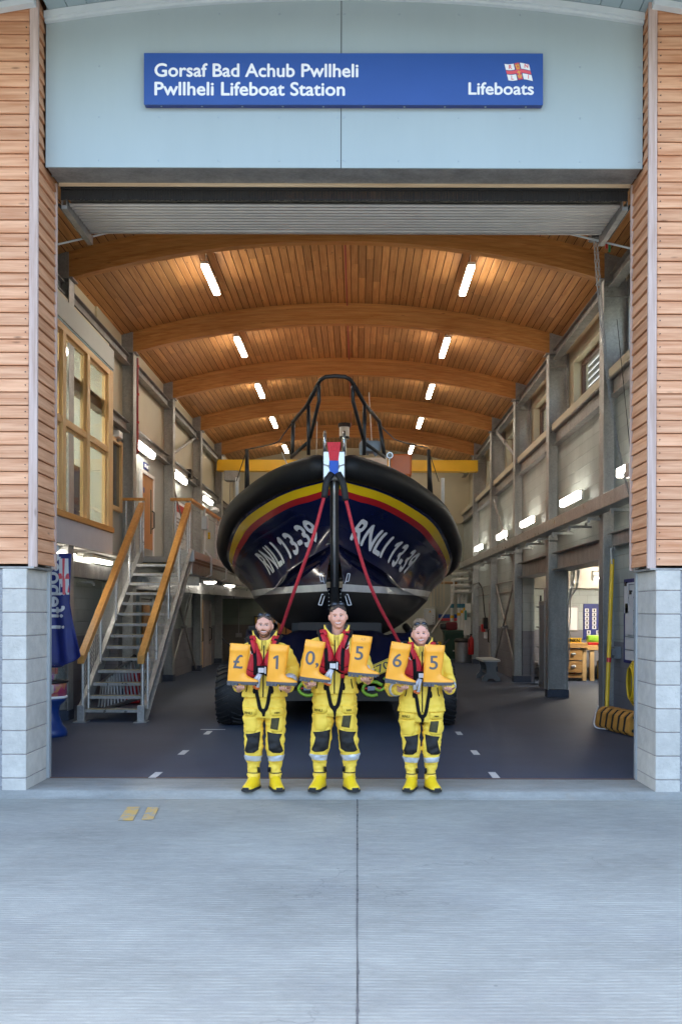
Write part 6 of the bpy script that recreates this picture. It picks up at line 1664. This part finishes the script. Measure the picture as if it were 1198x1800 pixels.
# --- the six orange wellingtons that are held up
BOOT = [(.030, .0, .296, .050), (.040, -.001, .300, .050), (.050, .0, .293, .050), (.060, .0, .268, .050), (.072, .0, .228, .050), (.086, .001, .196, .051), (.105, .002, .178, .053), (.130, .002, .176, .056), (.195, .004, .187, .060), (.26, .006, .195, .063), (.318, .008, .200, .066), (.322, .006, .202, .068), (.335, .006, .203, .068), (.392, .011, .207, .069)]
def boot_y(x, z):
    for a, b in zip(BOOT, BOOT[1:]):
        if a[0] <= z <= b[0]:
            t = (z - a[0]) / (b[0] - a[0]); x0, x1, w = [a[i] + (b[i] - a[i]) * t for i in (1, 2, 3)]
            u = max(-1, min(1, (x - (x0 + x1) / 2) / ((x1 - x0) / 2))); return -w * max(0, 1 - abs(u) ** 2.3) ** (1 / 2.3)
    return -.05
BOOT_Y = 9.63
def held_boot(body, px, py, tilt, label, tx=.095, th=.133, z0=.158, scrawl=False):
    e = empty('wellington_boot', at(px, py, BOOT_Y), label, 'boot', 'orange boots with numbers', (0, R(tilt), 0))
    def put(nm, mb, mt, smooth=True, auto=None):
        me = bpy.data.meshes.new(nm); bmesh.ops.recalc_face_normals(mb.bm, faces=mb.bm.faces); mb.bm.to_mesh(me); mb.bm.free(); return link_mesh(nm, me, mt, e, smooth, None, auto)
    m = MB(); rows = [((z), (x1 - x0) / 2, w, (x0 + x1) / 2, 0) for z, x0, x1, w in BOOT]
    z, rx, ry, cx, cy = rows[-1]
    m.bridge([rring((cx, cy, z), rx, ry, 40, 2.3) for z, rx, ry, cx, cy in rows] + [rring((cx, cy, z + .002), rx - .004, ry - .004, 40, 2.3), rring((cx, cy, z - .004), rx - .008, ry - .008, 40, 2.3), rring((cx, cy, z - .14), rx - .014, ry - .01, 40, 2.3)])
    for v in m.bm.verts: v.co.z += -.03 * (v.co.x - .1) * ease((v.co.z - .33) / .06)
    put('shaft', m, M_ORBOOT)
    m = MB()
    m.bridge([rring((.148, 0, z), rx, ry, 40, 2.6) for z, rx, ry in ((.012, .148, .050), (.014, .152, .054), (.030, .154, .055), (.034, .151, .052))])
    for x0, x1 in ((0.002, .037), (.041, .072), (.076, .104), (.134, .166), (.170, .203), (.207, .240), (.244, .276)): m.box((x0, -.05, -.008 if x0 < .11 else .003), (x1, .05, .013), .003)
    put('sole', m, M_SOLE, False, 35)
    bm = text_bm(body, 1, 0, .008)
    a, b, c, d = bm_bounds(text_bm('5', 1, 0, .008)); sc = th / (d - c); a, b, _, _ = bm_bounds(bm)
    for k in range(1, 14): bmesh.ops.bisect_plane(bm, geom=bm.verts[:] + bm.edges[:] + bm.faces[:], plane_co=(a + (b - a) * k / 14, 0, 0), plane_no=(1, 0, 0))
    for v in bm.verts:
        x = tx + (v.co.x - (a + b) / 2) * sc * 1.06; z = z0 + (v.co.y - c) * sc; v.co = Vector((x, boot_y(x, z) - .003 - v.co.z, z))
    m = MB(); m.bm.free(); m.bm = bm; me = bpy.data.meshes.new('number'); bm.to_mesh(me); bm.free(); link_mesh('number', me, M_NUM, e)
    if scrawl:
        m = MB()
        for pts in (((.10, .352), (.105, .372), (.112, .352)), ((.116, .352), (.128, .352)), ((.14, .372), (.126, .37), (.138, .36), (.132, .35))): m.tube([(x, boot_y(x, z) - .001, z) for x, z in pts], .0012, 4)
        put('pen_mark', m, M_SOLE)
    return e
BOOTS = [('£', 400, 1203, 2.5, 'orange wellington boot with a grey pound sign held by the bearded man', .10),
         ('1', 468.5, 1204, 2.5, 'orange wellington boot with a grey figure 1 held by the bearded man', .085),
         ('0,', 526.5, 1195, 7, 'orange wellington boot with a grey nought and comma held by the tall man', .10),
         ('5', 611.5, 1187, 4.5, 'orange wellington boot with a grey 5 held by the tall man in the middle', .09),
         ('6', 676, 1198, 8, 'orange wellington boot with a grey 6 held by the woman', .09),
         ('5', 743.5, 1204.5, 0.5, 'orange wellington boot with a grey 5 held by the woman', .095)]
boot_e = [held_boot(b, px, py, t, l, tx, scrawl=(k == 3)) for k, (b, px, py, t, l, tx) in enumerate(BOOTS)]
def boot_point(k, x, y, z):
    return Matrix.Translation(boot_e[k].location) @ Matrix.Rotation(boot_e[k].rotation_euler.y, 4, 'Y') @ Vector((x, y, z))

def make_person(label, X, sc, skin_c, hair_c, stance, hem, hip, bL, bR, hxL, hxR, elbL, elbR, head, hair, seed, chest=1.0, crotch=.82, belly=0):
    f = Figure(label, X, sc)
    SK = skin('skin_%d' % seed, skin_c); HA = mat('hair_%d' % seed, hair_c, .6, var=.35, vs=40, bump=.6, bs=90, stretch=(1, 1, .4))
    hx, chin_z, hsx, yaw, tilt, jaw, hlong = head
    # wrists and hands under the boots
    hands = []
    for bi, x, side, el in ((bL, hxL, -1, elbL), (bR, hxR, 1, elbR)):
        c = f.loc(boot_point(bi, x, .012, -.034)); w = c + Vector((side * .035, .085, -.028))
        hands.append((c, w, side, Vector(el)))
    # ---- body
    m = MB()
    hc = Vector((hx, -.035, chin_z + .122 * hlong))
    H = head_into(m, hc, hsx, yaw, tilt, jaw, hlong)
    m.tube([(hx * .6, .02, 1.44), (hx * .8, .008, 1.54), (hx, -.012, chin_z + .05)], [.070, .058, .060], 16)
    sect(m, [(.80, .14, .10, 0, 0), (1.0, .13, .09, 0, 0), (1.3, .15, .09, 0, 0), (1.43, .14, .08, 0, 0), (1.5, .06, .05, 0, .01)])
    for s_ in (-1, 1): m.tube([(s_ * .09, 0, .86), (s_ * stance * .8, 0, .48), (s_ * stance, 0, .06)], [.07, .045, .020], 12)
    for c, w, s_, el in hands:
        m.tube([(s_ * .13, 0, 1.42), (s_ * .19, .01, 1.44), el, w], [.05, .048, .038, .027], 12)
        hand_into(m, c, w, s_)
    body_me = remesh(m, .0052, 2)
    bv = bvh_of(body_me)
    # ---- trousers
    m = MB()
    sect(m, [(hem + .03, hip * .90, .14, 0, 0), (.90, hip, .155, 0, .005), (.80, hip * 1.0, .155, 0, .01), (.74, hip * .95, .14, 0, .01)], 2.5)
    for s_ in (-1, 1):
        a = stance
        m.tube([(s_ * hip * .50, .005, .84), (s_ * hip * .52, 0, .70), (s_ * (a * .45 + hip * .28), -.012, .56), (s_ * (a * .86 + .012), -.03, .44), (s_ * (a + .004), -.012, .36), (s_ * a, .01, .27), (s_ * a, .012, .17), (s_ * a, .008, .105)],
               [hip * .49, hip * .48, .100, .098, .094, .067, .061, .060], 18)
    tr_me = remesh(m, .0105, 3); wrinkle(tr_me, .015, 10, seed, 1.7)
    tv = bvh_of(tr_me)
    # ---- jacket
    m = MB()
    sect(m, [(hem, hip * 1.03, .165, 0, 0), (hem + .04, hip * 1.04, .168, 0, 0), (1.08, .215 * chest, .155 + belly, 0, -.005), (1.22, .212 * chest, .155 + belly, 0, -.005), (1.34, .212 * chest, .148, 0, 0), (1.42, .20 * chest, .13, 0, .01), (1.48, .155 * chest, .105, 0, .015), (1.53, .10, .085, 0, .012), (1.555, .085, .08, hx * .5, .01)], 2.4)
    for c, w, s_, el in hands:
        sh = Vector((s_ * .185 * chest, .01, 1.435)); cuff = w.lerp(el, .16)
        mid = sh.lerp(el, .5) + Vector((s_ * .02, .015, .0))
        m.tube(spline([(s_ * .08, .012, 1.47), sh, mid, el, el.lerp(cuff, .5), cuff], 3), [.075 + .0 * i for i in range(3)] + [.088, .086, .082, .080, .078, .077, .077, .076, .072, .068, .063, .056, .052], 16)
    jk_me = remesh(m, .0108, 3); wrinkle(jk_me, .013, 9.5, seed + 4, 1.25)
    for v in jk_me.vertices:                        # a crisp lower edge
        if v.co.z < hem + .05 and abs(v.co.x) < hip * 1.2 and v.co.y > -.25: v.co.x *= 1 + .035 * (hem + .05 - v.co.z) / .05; v.co.y *= 1 + .06 * (hem + .05 - v.co.z) / .05
    jv = bvh_of(jk_me)
    # ---- link: body first, clothes as its parts
    body = f.add('body', body_me, SK)
    jacket = f.add('jacket', jk_me, M_YJ); trousers = f.add('trousers', tr_me, M_YJ)
    tv = bvh_of(tr_me) if False else tv
    for c, w, s_, el in hands:                      # reflective cuff bands
        cuff = w.lerp(el, .16); q0, q1 = cuff.lerp(el, .30), cuff.lerp(el, .50)
        m = MB(); m.tube([q0, q0.lerp(q1, .5), q1], [.069, .074, .077], 20, caps=False); b = f.mb('cuff_band', m, M_REFL, jacket)
        md = b.modifiers.new('t', 'SOLIDIFY'); md.thickness = .003
        m = MB(); m.tube([cuff, cuff.lerp(el, .06)], [.056, .060], 18); f.mb('cuff_strap', m, M_YJ2, jacket)
    # collar: standing band open at the front, yellow outside with a dark lining
    for nm, mt, dr in (('collar', M_YJ, .010), ('collar_lining', M_COLLAR, -.003)):
        m = MB(); rows = []; n = 34
        for i in range(n + 1):
            a = -PI / 2 + .20 + (2 * PI - .40) * i / n; o = abs(i / n - .5) * 2
            fr = ease((o - .55) / .45)
            top = 1.640 + .012 * (1 - fr) - .085 * fr; bot = 1.50 - .05 * fr
            r0, r1 = .088 + dr, .106 + dr + .006 * (1 - fr)
            cx = hx * .55
            rows.append([(cx + math.cos(a) * r0, .0 + math.sin(a) * (r0 + .008 + .02 * fr), bot), (cx + math.cos(a) * (r0 + r1) / 2 * 1.04, .0 + math.sin(a) * (r0 + .01), (bot + top) / 2), (cx + math.cos(a) * r1, .0 + math.sin(a) * r1, top)])
        m.bridge(rows, closed=False); c_ = f.mb(nm, m, mt, jacket); md = c_.modifiers.new('t', 'SOLIDIFY'); md.thickness = .009 if dr > 0 else .005
    f.ribbon('zip', [(0, 1.50), (.002, 1.3), (0, 1.1), (0, hem + .005)], .012, .002, M_WEB, jv, jacket)
    for s_ in (-1, 1): f.ribbon('pocket_zip', [(s_ * .165, 1.115), (s_ * .172, 1.06), (s_ * .183, 1.02)], .010, .003, M_WEB, jv, jacket)
    # ---- lifejacket: two padded lobes, a roll behind the neck
    lj = None; cb = chest
    lob = [(-.062, 1.545), (-.046, 1.46), (-.016, 1.395), (-.004, 1.33), (-.006, 1.24), (-.05, 1.19), (-.10, 1.160), (-.165, 1.175), (-.184, 1.21), (-.176, 1.29), (-.150, 1.37), (-.140, 1.45), (-.134, 1.545), (-.118, 1.60), (-.085, 1.60)]
    lobes = []
    for s_ in (-1, 1):
        P = [(p.x, p.z) for p in spline([(-s_ * x * cb if False else s_ * abs(x) * cb, 0, z) for x, z in lob + lob[:1]], 4)][:-1]
        o = f.pad('lobe', P, .050, M_LJ, jv, .016, edge=.05, base=.004); lobes.append(o)
    bvl = None
    def scene_bvh(objs):
        ms = []
        for o in objs:
            me = o.data.copy(); me.transform(Matrix.Scale(1 / f.sc, 4)); ms.append(me)
        b = bvh_of(*ms)
        for me in ms: bpy.data.meshes.remove(me)
        return b
    bvl = scene_bvh([jacket] + lobes)
    m = MB(); m.tube(spline([(-.098 * cb, -.155, 1.42), (-.110 * cb, -.150, 1.50), (-.125, -.09, 1.555), (-.135, -.01, 1.575), (-.11, .09, 1.585), (0, .125, 1.59), (.11, .09, 1.585), (.135, -.01, 1.575), (.125, -.09, 1.555), (.110 * cb, -.150, 1.50), (.098 * cb, -.155, 1.42)], 6), .032, 12, flat=.75, up=(0, 0, 1)); f.mb('neck_roll', m, M_LJ, lobes[0])
    m = MB(); m.tube(spline([(-.104 * cb, -.172, 1.42), (-.126 * cb, -.160, 1.50), (-.150, -.09, 1.56), (-.160, -.01, 1.582), (-.13, .11, 1.60), (.13, .11, 1.60), (.160, -.01, 1.582), (.150, -.09, 1.56), (.126 * cb, -.160, 1.50), (.104 * cb, -.172, 1.42)], 6), .022, 10, flat=.7, up=(0, 0, 1)); f.mb('neck_binding', m, M_WEB, lobes[0])
    for s_, o in ((-1, lobes[0]), (1, lobes[1])):
        f.ribbon('webbing', [(s_ * .130 * cb, 1.57), (s_ * .112 * cb, 1.50), (s_ * .088 * cb, 1.42), (s_ * .080 * cb, 1.33), (s_ * .078 * cb, 1.20)], .036, .006, M_WEB, bvl, o)
        f.ribbon('lower_binding', [(s_ * .012, 1.21), (s_ * .06, 1.178), (s_ * .11, 1.160), (s_ * .168 * cb, 1.178), (s_ * .182 * cb, 1.205)], .020, .004, M_WEB, bvl, o)
        f.pad('reflective_patch', [(s_ * x * cb, z) for x, z in ((.142, 1.505), (.128, 1.485), (.114, 1.45), (.106, 1.418), (.115, 1.408), (.132, 1.418), (.145, 1.445), (.146, 1.48))], .004, M_PAPER, bvl, .02, o)
        f.pad('red_chevron', [(s_ * x * cb, z) for x, z in ((.143, 1.465), (.130, 1.450), (.121, 1.430), (.131, 1.436), (.144, 1.445))], .002, M_LJ, bvl, .02, o, base=.007)
        f.ribbon('piping', [(s_ * .012, 1.32), (s_ * .05, 1.26), (s_ * .10, 1.235), (s_ * .17 * cb, 1.26)], .006, .002, M_WEB, bvl, o, base=.001)
    q = bvl.ray_cast(Vector((-.02, -1, 1.25)), Vector((0, 1, 0)))[0]
    by_ = (q.y if q else -.2)
    m = MB(); m.box((-.075, by_ - .035, 1.205), (.045, by_ + .0, 1.295), .012); bk = f.mb('buckle', m, M_WEB, lobes[0], False)
    m = MB(); m.box((-.045, by_ - .044, 1.225), (.015, by_ - .036, 1.275), .004); m.box((.02, by_ - .042, 1.215), (.035, by_ - .034, 1.285), .003); f.mb('buckle_plate', m, M_PAPER, bk, False)
    m = MB(); m.tube(spline([(-.03, by_ - .03, 1.21), (-.06, by_ - .045, 1.17), (-.085, by_ - .04, 1.13), (-.08, by_ - .03, 1.10)], 4), .022, 8, flat=.6, up=(0, 1, 0)); m.tube(spline([(-.02, by_ - .03, 1.21), (-.035, by_ - .05, 1.16), (-.045, by_ - .04, 1.09), (-.06, by_ - .03, 1.07)], 4), .016, 8, flat=.6, up=(0, 1, 0)); f.mb('white_toggle', m, M_REFL, bk)
    m = MB(); m.ell((-.055, by_ - .035, 1.065), .026, .014, .014, 10, 8); m.ell((-.085, by_ - .03, 1.08), .018, .012, .018, 10, 8); f.mb('orange_whistle', m, M_ORANGE, bk)
    both = scene_bvh([jacket, trousers])
    for s_ in (-1, 1):
        f.ribbon('crotch_strap', [(s_ * .080, 1.165), (s_ * .074, 1.07), (s_ * .058, .97), (s_ * .034, crotch + .04), (s_ * .004, crotch)], .036, .008, M_WEB, both, lobes[0 if s_ < 0 else 1], base=.012)
        f.pad('strap_adjuster', [(s_ * x, z) for x, z in ((.062, 1.075), (.060, 1.015), (.098, 1.005), (.108, 1.03), (.100, 1.075))], .012, M_WEB, both, .03, lobes[0 if s_ < 0 else 1], base=.012)
        f.pad('strap_tab', [(s_ * x, z) for x, z in ((.06, 1.165), (.10, 1.165), (.10, 1.125), (.06, 1.125))], .006, M_LJ if s_ > 0 else M_WEB, both, .03, lobes[0 if s_ < 0 else 1], base=.02)
    f.pad('crotch_strap', [(-.034, crotch + .03), (.034, crotch + .03), (.018, crotch - .03), (.012, crotch - .09), (-.004, crotch - .09), (-.010, crotch - .03)], .004, M_WEB, both, .03, lobes[0], base=.010)
    # ---- trousers: knees, pockets, tape, letters
    kx = stance / .155
    kn = [(.217, .582), (.125, .592), (.040, .606), (.048, .52), (.062, .42), (.11, .392), (.20, .388), (.232, .405), (.205, .47), (.19, .53)]
    for s_ in (-1, 1):
        f.pad('knee_patch', [(s_ * (x * .55 + x * .45 * kx) * (hip / .225) ** .5, z) for x, z in kn], .004, M_KNEE, tv, .018, trousers, base=.008)
        hx_ = hip / .225
        f.pad('cargo_pocket', [(s_ * x * hx_, z) for x, z in ((.066, .765), (.205, .765), (.205, .64), (.19, .60), (.09, .60), (.066, .64))], .012, M_YJ2, tv, .03, trousers, edge=.012, base=.003)
        tv2 = tv
        f.pad('pocket_flap', [(s_ * x * hx_, z) for x, z in ((.070, .850), (.212, .850), (.214, .768), (.105, .768), (.070, .79))], .016, M_YJ2, tv, .03, trousers, edge=.01, base=.004)
    tp = scene_bvh([c for c in trousers.children] + [trousers])
    f.pad('mesh_pocket', [(x * hip / .225, z) for x, z in ((.085, .752), (.168, .752), (.150, .628), (.068, .640))], .003, M_MESHP, tp, .03, trousers)
    f.text('lettering', 'RNLI', -.198 * hip / .225, .792, .026, M_WEB, tp, trousers, w=.078)
    f.text('logo', 'HH', .122 * hip / .225, .797, .020, M_WEB, tp, trousers, w=.046, bold=.03)
    def band(z0, z1, off, nm, mt, slope=0.0):
        bm = bmesh.new(); me = trousers.data.copy(); me.transform(Matrix.Scale(1 / f.sc, 4)); bm.from_mesh(me); bpy.data.meshes.remove(me)
        for s_ in (-1, 1):
            b2 = bm.copy()
            bmesh.ops.bisect_plane(b2, geom=b2.verts[:] + b2.edges[:] + b2.faces[:], plane_co=(s_ * stance, 0, z0), plane_no=(s_ * slope, 0, -1), clear_outer=True)
            bmesh.ops.bisect_plane(b2, geom=b2.verts[:] + b2.edges[:] + b2.faces[:], plane_co=(s_ * stance, 0, z1), plane_no=(s_ * -slope, 0, 1), clear_outer=True)
            bmesh.ops.bisect_plane(b2, geom=b2.verts[:] + b2.edges[:] + b2.faces[:], plane_co=(0, 0, 0), plane_no=(-s_, 0, 0), clear_outer=True)
            b2.normal_update()
            for v in b2.verts: v.co += v.normal * off
            x = MB(); x.bm.free(); x.bm = b2; f.mb(nm, x, mt, trousers, recalc=False)
        bm.free()
    band(.300, .358, .004, 'reflective_band', M_REFL, .06); band(.165, .175, .003, 'ankle_seam', M_KNEE)
    for s_ in (-1, 1):
        f.pad('ankle_tab', [(s_ * (stance - .075), .235), (s_ * (stance - .045), .23), (s_ * (stance - .045), .18), (s_ * (stance - .075), .18)], .004, M_KNEE, tv, .05, trousers)
    # ---- rubber boots
    for s_ in (-1, 1):
        A = Matrix.Translation((s_ * stance, 0, 0)) @ Matrix.Rotation(s_ * R(17), 4, 'Z')
        rows = [(.095, .030, .055), (.085, .046, .11), (.05, .056, .16), (.0, .060, .165), (-.04, .058, .15), (-.075, .057, .115), (-.12, .060, .086), (-.16, .058, .072), (-.19, .048, .062), (-.205, .030, .05)]
        m = MB(); rings = []
        for y, w, h in rows:
            rings.append([A @ Vector((w * math.copysign(abs(math.cos(t)) ** .8, math.cos(t)), y, .012 + (h - .012) * (max(0, math.sin(t)) ** .75 if math.sin(t) > 0 else 0))) for t in (2 * PI * k / 22 for k in range(22))])
        m.bridge(rings); m.tube([A @ Vector((0, .03, .10)), A @ Vector((0, .03, .165))], .060, 18)
        b = f.mb('boot', m, M_YB, f.e)
        m = MB(); ol = [(y, w + .006) for y, w, h in rows]
        P = [A @ Vector((w, y, 0)) for y, w in ol] + [A @ Vector((0, -.215, 0))] + [A @ Vector((-w, y, 0)) for y, w in ol[::-1]] + [A @ Vector((0, .102, 0))]
        m.prism(P, (0, 0, .026), .004); f.mb('sole', m, M_BLACKR, b, False)
        m = MB(); m.box((-.035, -.212, .02), (.035, -.19, .045), .008, mtx=A); f.mb('toe_guard', m, M_BLACKR, b, False)
    # ---- face: eyes, brows, mouth
    def hp(x, z): q = H @ Vector((x, 0, z)); return q.x, q.z
    def fpad(nm, pts, T, mt, parent=body, base=.0005, step=.012, vv=bv, edge=.004): return f.pad(nm, [hp(x, z) for x, z in pts], T, mt, vv, step, parent, base=base, edge=edge)
    ov = lambda cx, cz, a, b, n=14: [(cx + a * math.cos(2 * PI * k / n), cz + b * math.sin(2 * PI * k / n)) for k in range(n)]
    for s_ in (-1, 1):
        fpad('eye', ov(s_ * .031, .0095, .0125, .0046), .0, M_EYEW)
        fpad('iris', ov(s_ * .031, .0100, .0068, .0048), .0, M_EYED, base=.0015)
        fpad('eyelid', [(s_ * .015, .0105), (s_ * .023, .0165), (s_ * .034, .0175), (s_ * .047, .0100), (s_ * .036, .0128), (s_ * .024, .0126)], .0012, M_EYED)
        fpad('eyebrow', [(s_ * .015, .0300), (s_ * .030, .0345), (s_ * .046, .0290), (s_ * .052, .0230), (s_ * .045, .0255), (s_ * .030, .0300), (s_ * .016, .0262)], .0015, HA)
    mw = hair['mouth']
    fpad('lips', [(-mw - .004, -.0480), (-mw * .6, -.0520), (-.012, -.0535), (0, -.0545), (.012, -.0535), (mw * .6, -.0520), (mw + .004, -.0480), (mw * .8, -.0600), (mw * .4, -.0690), (0, -.0715), (-mw * .4, -.0690), (-mw * .8, -.0600)], .0015, M_LIP)
    fpad('teeth', [(-mw * .97, -.0505), (-mw * .5, -.0548), (0, -.0565), (mw * .5, -.0548), (mw * .97, -.0505), (mw * .7, -.0585), (mw * .3, -.0640), (0, -.0652), (-mw * .3, -.0640), (-mw * .7, -.0585)], .0008, M_TEETH, base=.0026)
    # ---- hair: shell grown from the head itself
    Hi = H.inverted()
    bm = bmesh.new(); me = body.data.copy(); me.transform(Matrix.Scale(1 / f.sc, 4)); bm.from_mesh(me); bpy.data.meshes.remove(me)
    def hairy(p):
        if p.length > .16 or p.z < -.10: return False
        fr = hair['line']
        lim = fr + .012 * math.cos(p.x * 55) if p.y < -.03 else (fr - (p.y + .03) / .05 * (fr - .0) if p.y < .0 else (-.0 if p.y < .035 else -.075))
        if abs(p.x) > .054 and p.y < -.0: lim = min(lim, hair['temple'])
        if abs(p.x) > .077 and -.012 < p.y < .035 and p.z < .035: return False
        return p.z > lim and not (p.y < -.045 and p.z < hair['temple'])
    bmesh.ops.delete(bm, geom=[q for q in bm.faces if not hairy(Hi @ q.calc_center_median())], context='FACES')
    bm.normal_update()
    be = {v for e in bm.edges if e.is_boundary for v in e.verts}
    for v in bm.verts:
        p = Hi @ v.co; t = hair['thick'] * (.35 + .65 * ease((p.z + .02) / .1)) * (1 + .5 * noise.noise(p * 60) + .3 * noise.noise(p * 140))
        v.co += v.normal * (.002 if v in be else t)
    x = MB(); x.bm.free(); x.bm = bm; ho_ = f.mb('hair', x, HA, body, recalc=False)
    if hair.get('bun'):
        m = MB()
        for q in ((0, .045, .135, .062, .05, .04), (-.035, .02, .125, .04, .05, .03), (.03, .03, .13, .045, .05, .03)):
            m.ell((0, 0, 0), q[3], q[4], q[5], 18, 12); vs = m.bm.verts[-18 * 11:]
            for v in vs: v.co = H @ (v.co * (1 + .12 * noise.noise(v.co * 70)) + Vector(q[:3]))
        f.mb('top_knot', m, HA, body)
    if hair.get('beard'):
        BE = mat('beard_brown', hair['beard'], .75, var=.4, vs=60, bump=.6, bs=140)
        fpad('beard', [(-.073, -.012), (-.064, -.038), (-.044, -.050), (-.036, -.074), (-.012, -.083), (.012, -.083), (.036, -.074), (.044, -.050), (.064, -.038), (.073, -.012), (.070, -.055), (.056, -.093), (.032, -.117), (0, -.125), (-.032, -.117), (-.056, -.093), (-.070, -.055)], .004, BE, step=.010, edge=.01)
        fpad('moustache', [(-.036, -.056), (-.024, -.043), (-.006, -.038), (.006, -.038), (.024, -.043), (.036, -.056), (.022, -.050), (0, -.049), (-.022, -.050)], .003, BE)
    # sunglasses pushed up on the head
    gl = bpy.data.objects.new('sunglasses', None)
    m = MB(); gz, gy = hair['glass']
    for s_ in (-1, 1):
        rings = []
        for rr in (0, .5, 1):
            rings.append([H @ Vector((s_ * (.035 + .028 * rr * math.cos(t)), gy - .010 * (1 - rr * rr) + .004 * rr + abs(.028 * rr * math.cos(t) + .035) ** 2 * 4, gz + .019 * rr * math.sin(t) + .0)) for t in (2 * PI * k / 16 for k in range(16))])
        m.bridge(rings[1:], True, False)
    sg = f.mb('sunglasses', m, M_SHADE, body)
    md = sg.modifiers.new('t', 'SOLIDIFY'); md.thickness = .003
    m = MB()
    for s_ in (-1, 1):
        m.tube([H @ Vector((s_ * (.035 + .029 * math.cos(t)), gy + .004 + abs(.029 * math.cos(t) + .035) ** 2 * 4, gz + .020 * math.sin(t))) for t in (2 * PI * k / 16 for k in range(17))], .0028, 6)
        m.tube([H @ Vector((s_ * .064, gy + .02, gz + .006)), H @ Vector((s_ * .084, .03, gz - .03)), H @ Vector((s_ * .084, .06, gz - .05))], .003, 6)
    m.tube([H @ Vector((-.008, gy + .004, gz + .004)), H @ Vector((.008, gy + .004, gz + .004))], .0035, 6)
    f.mb('sunglass_frame', m, M_BLACKM, sg)
    if hair.get('specs'):
        m = MB()
        for s_ in (-1, 1):
            m.tube([H @ Vector((s_ * (.032 + .021 * math.cos(t)), -.103 + abs(.021 * math.cos(t) + .032) ** 2 * 8, .006 + .0145 * math.sin(t))) for t in (PI * .05 + PI * .9 * k / 10 for k in range(11))], .0011, 5)
            m.tube([H @ Vector((s_ * .053, -.085, .010)), H @ Vector((s_ * .079, .0, .012))], .0013, 5)
        m.tube([H @ Vector((-.010, -.112, .010)), H @ Vector((.010, -.112, .010))], .0013, 5)
        f.mb('spectacles', m, M_DULL, body)
    return f
make_person('bearded man in yellow foul-weather gear with sunglasses on his head holding boots £ and 1', (465.5 - 628) / 1750 * PY, .963, (.64, .33, .225), (.085, .05, .03), .115, .965, .222, 0, 1, .135, .165, (-.285, .05, 1.20), (.285, .06, 1.22), (.0, 1.572, 1.03, R(-4), R(2), 1.05, 1.05),
            dict(line=.080, temple=.062, thick=.005, beard=(.16, .075, .035), glass=(.112, -.075), mouth=.033, specs=True, lid=False), 1)
make_person('tall clean-shaven man in yellow foul-weather gear with red lifejacket holding boots 0 and 5', (588.5 - 628) / 1750 * PY, 1.0, (.65, .335, .23), (.035, .018, .010), .152, .967, .225, 2, 3, .13, .165, (-.285, .05, 1.20), (.305, .06, 1.25), (.032, 1.600, 1.05, R(6), R(-2), 1.12, 1.06),
            dict(line=.080, temple=.056, thick=.009, glass=(.128, -.045), mouth=.033, lid=True), 2)
make_person('woman in yellow foul-weather gear with tied-up hair and sunglasses holding boots 6 and 5', (740.5 - 628) / 1750 * PY, .925, (.66, .34, .245), (.16, .105, .06), .105, .85, .243, 4, 5, .20, .235, (-.325, .0, 1.09), (.30, .06, 1.16), (-.015, 1.555, 1.08, R(2), R(-2), 1.1, 1.06),
            dict(line=.086, temple=.052, thick=.007, bun=True, glass=(.112, -.075), mouth=.033, lid=True), 3, chest=1.05, crotch=.795)
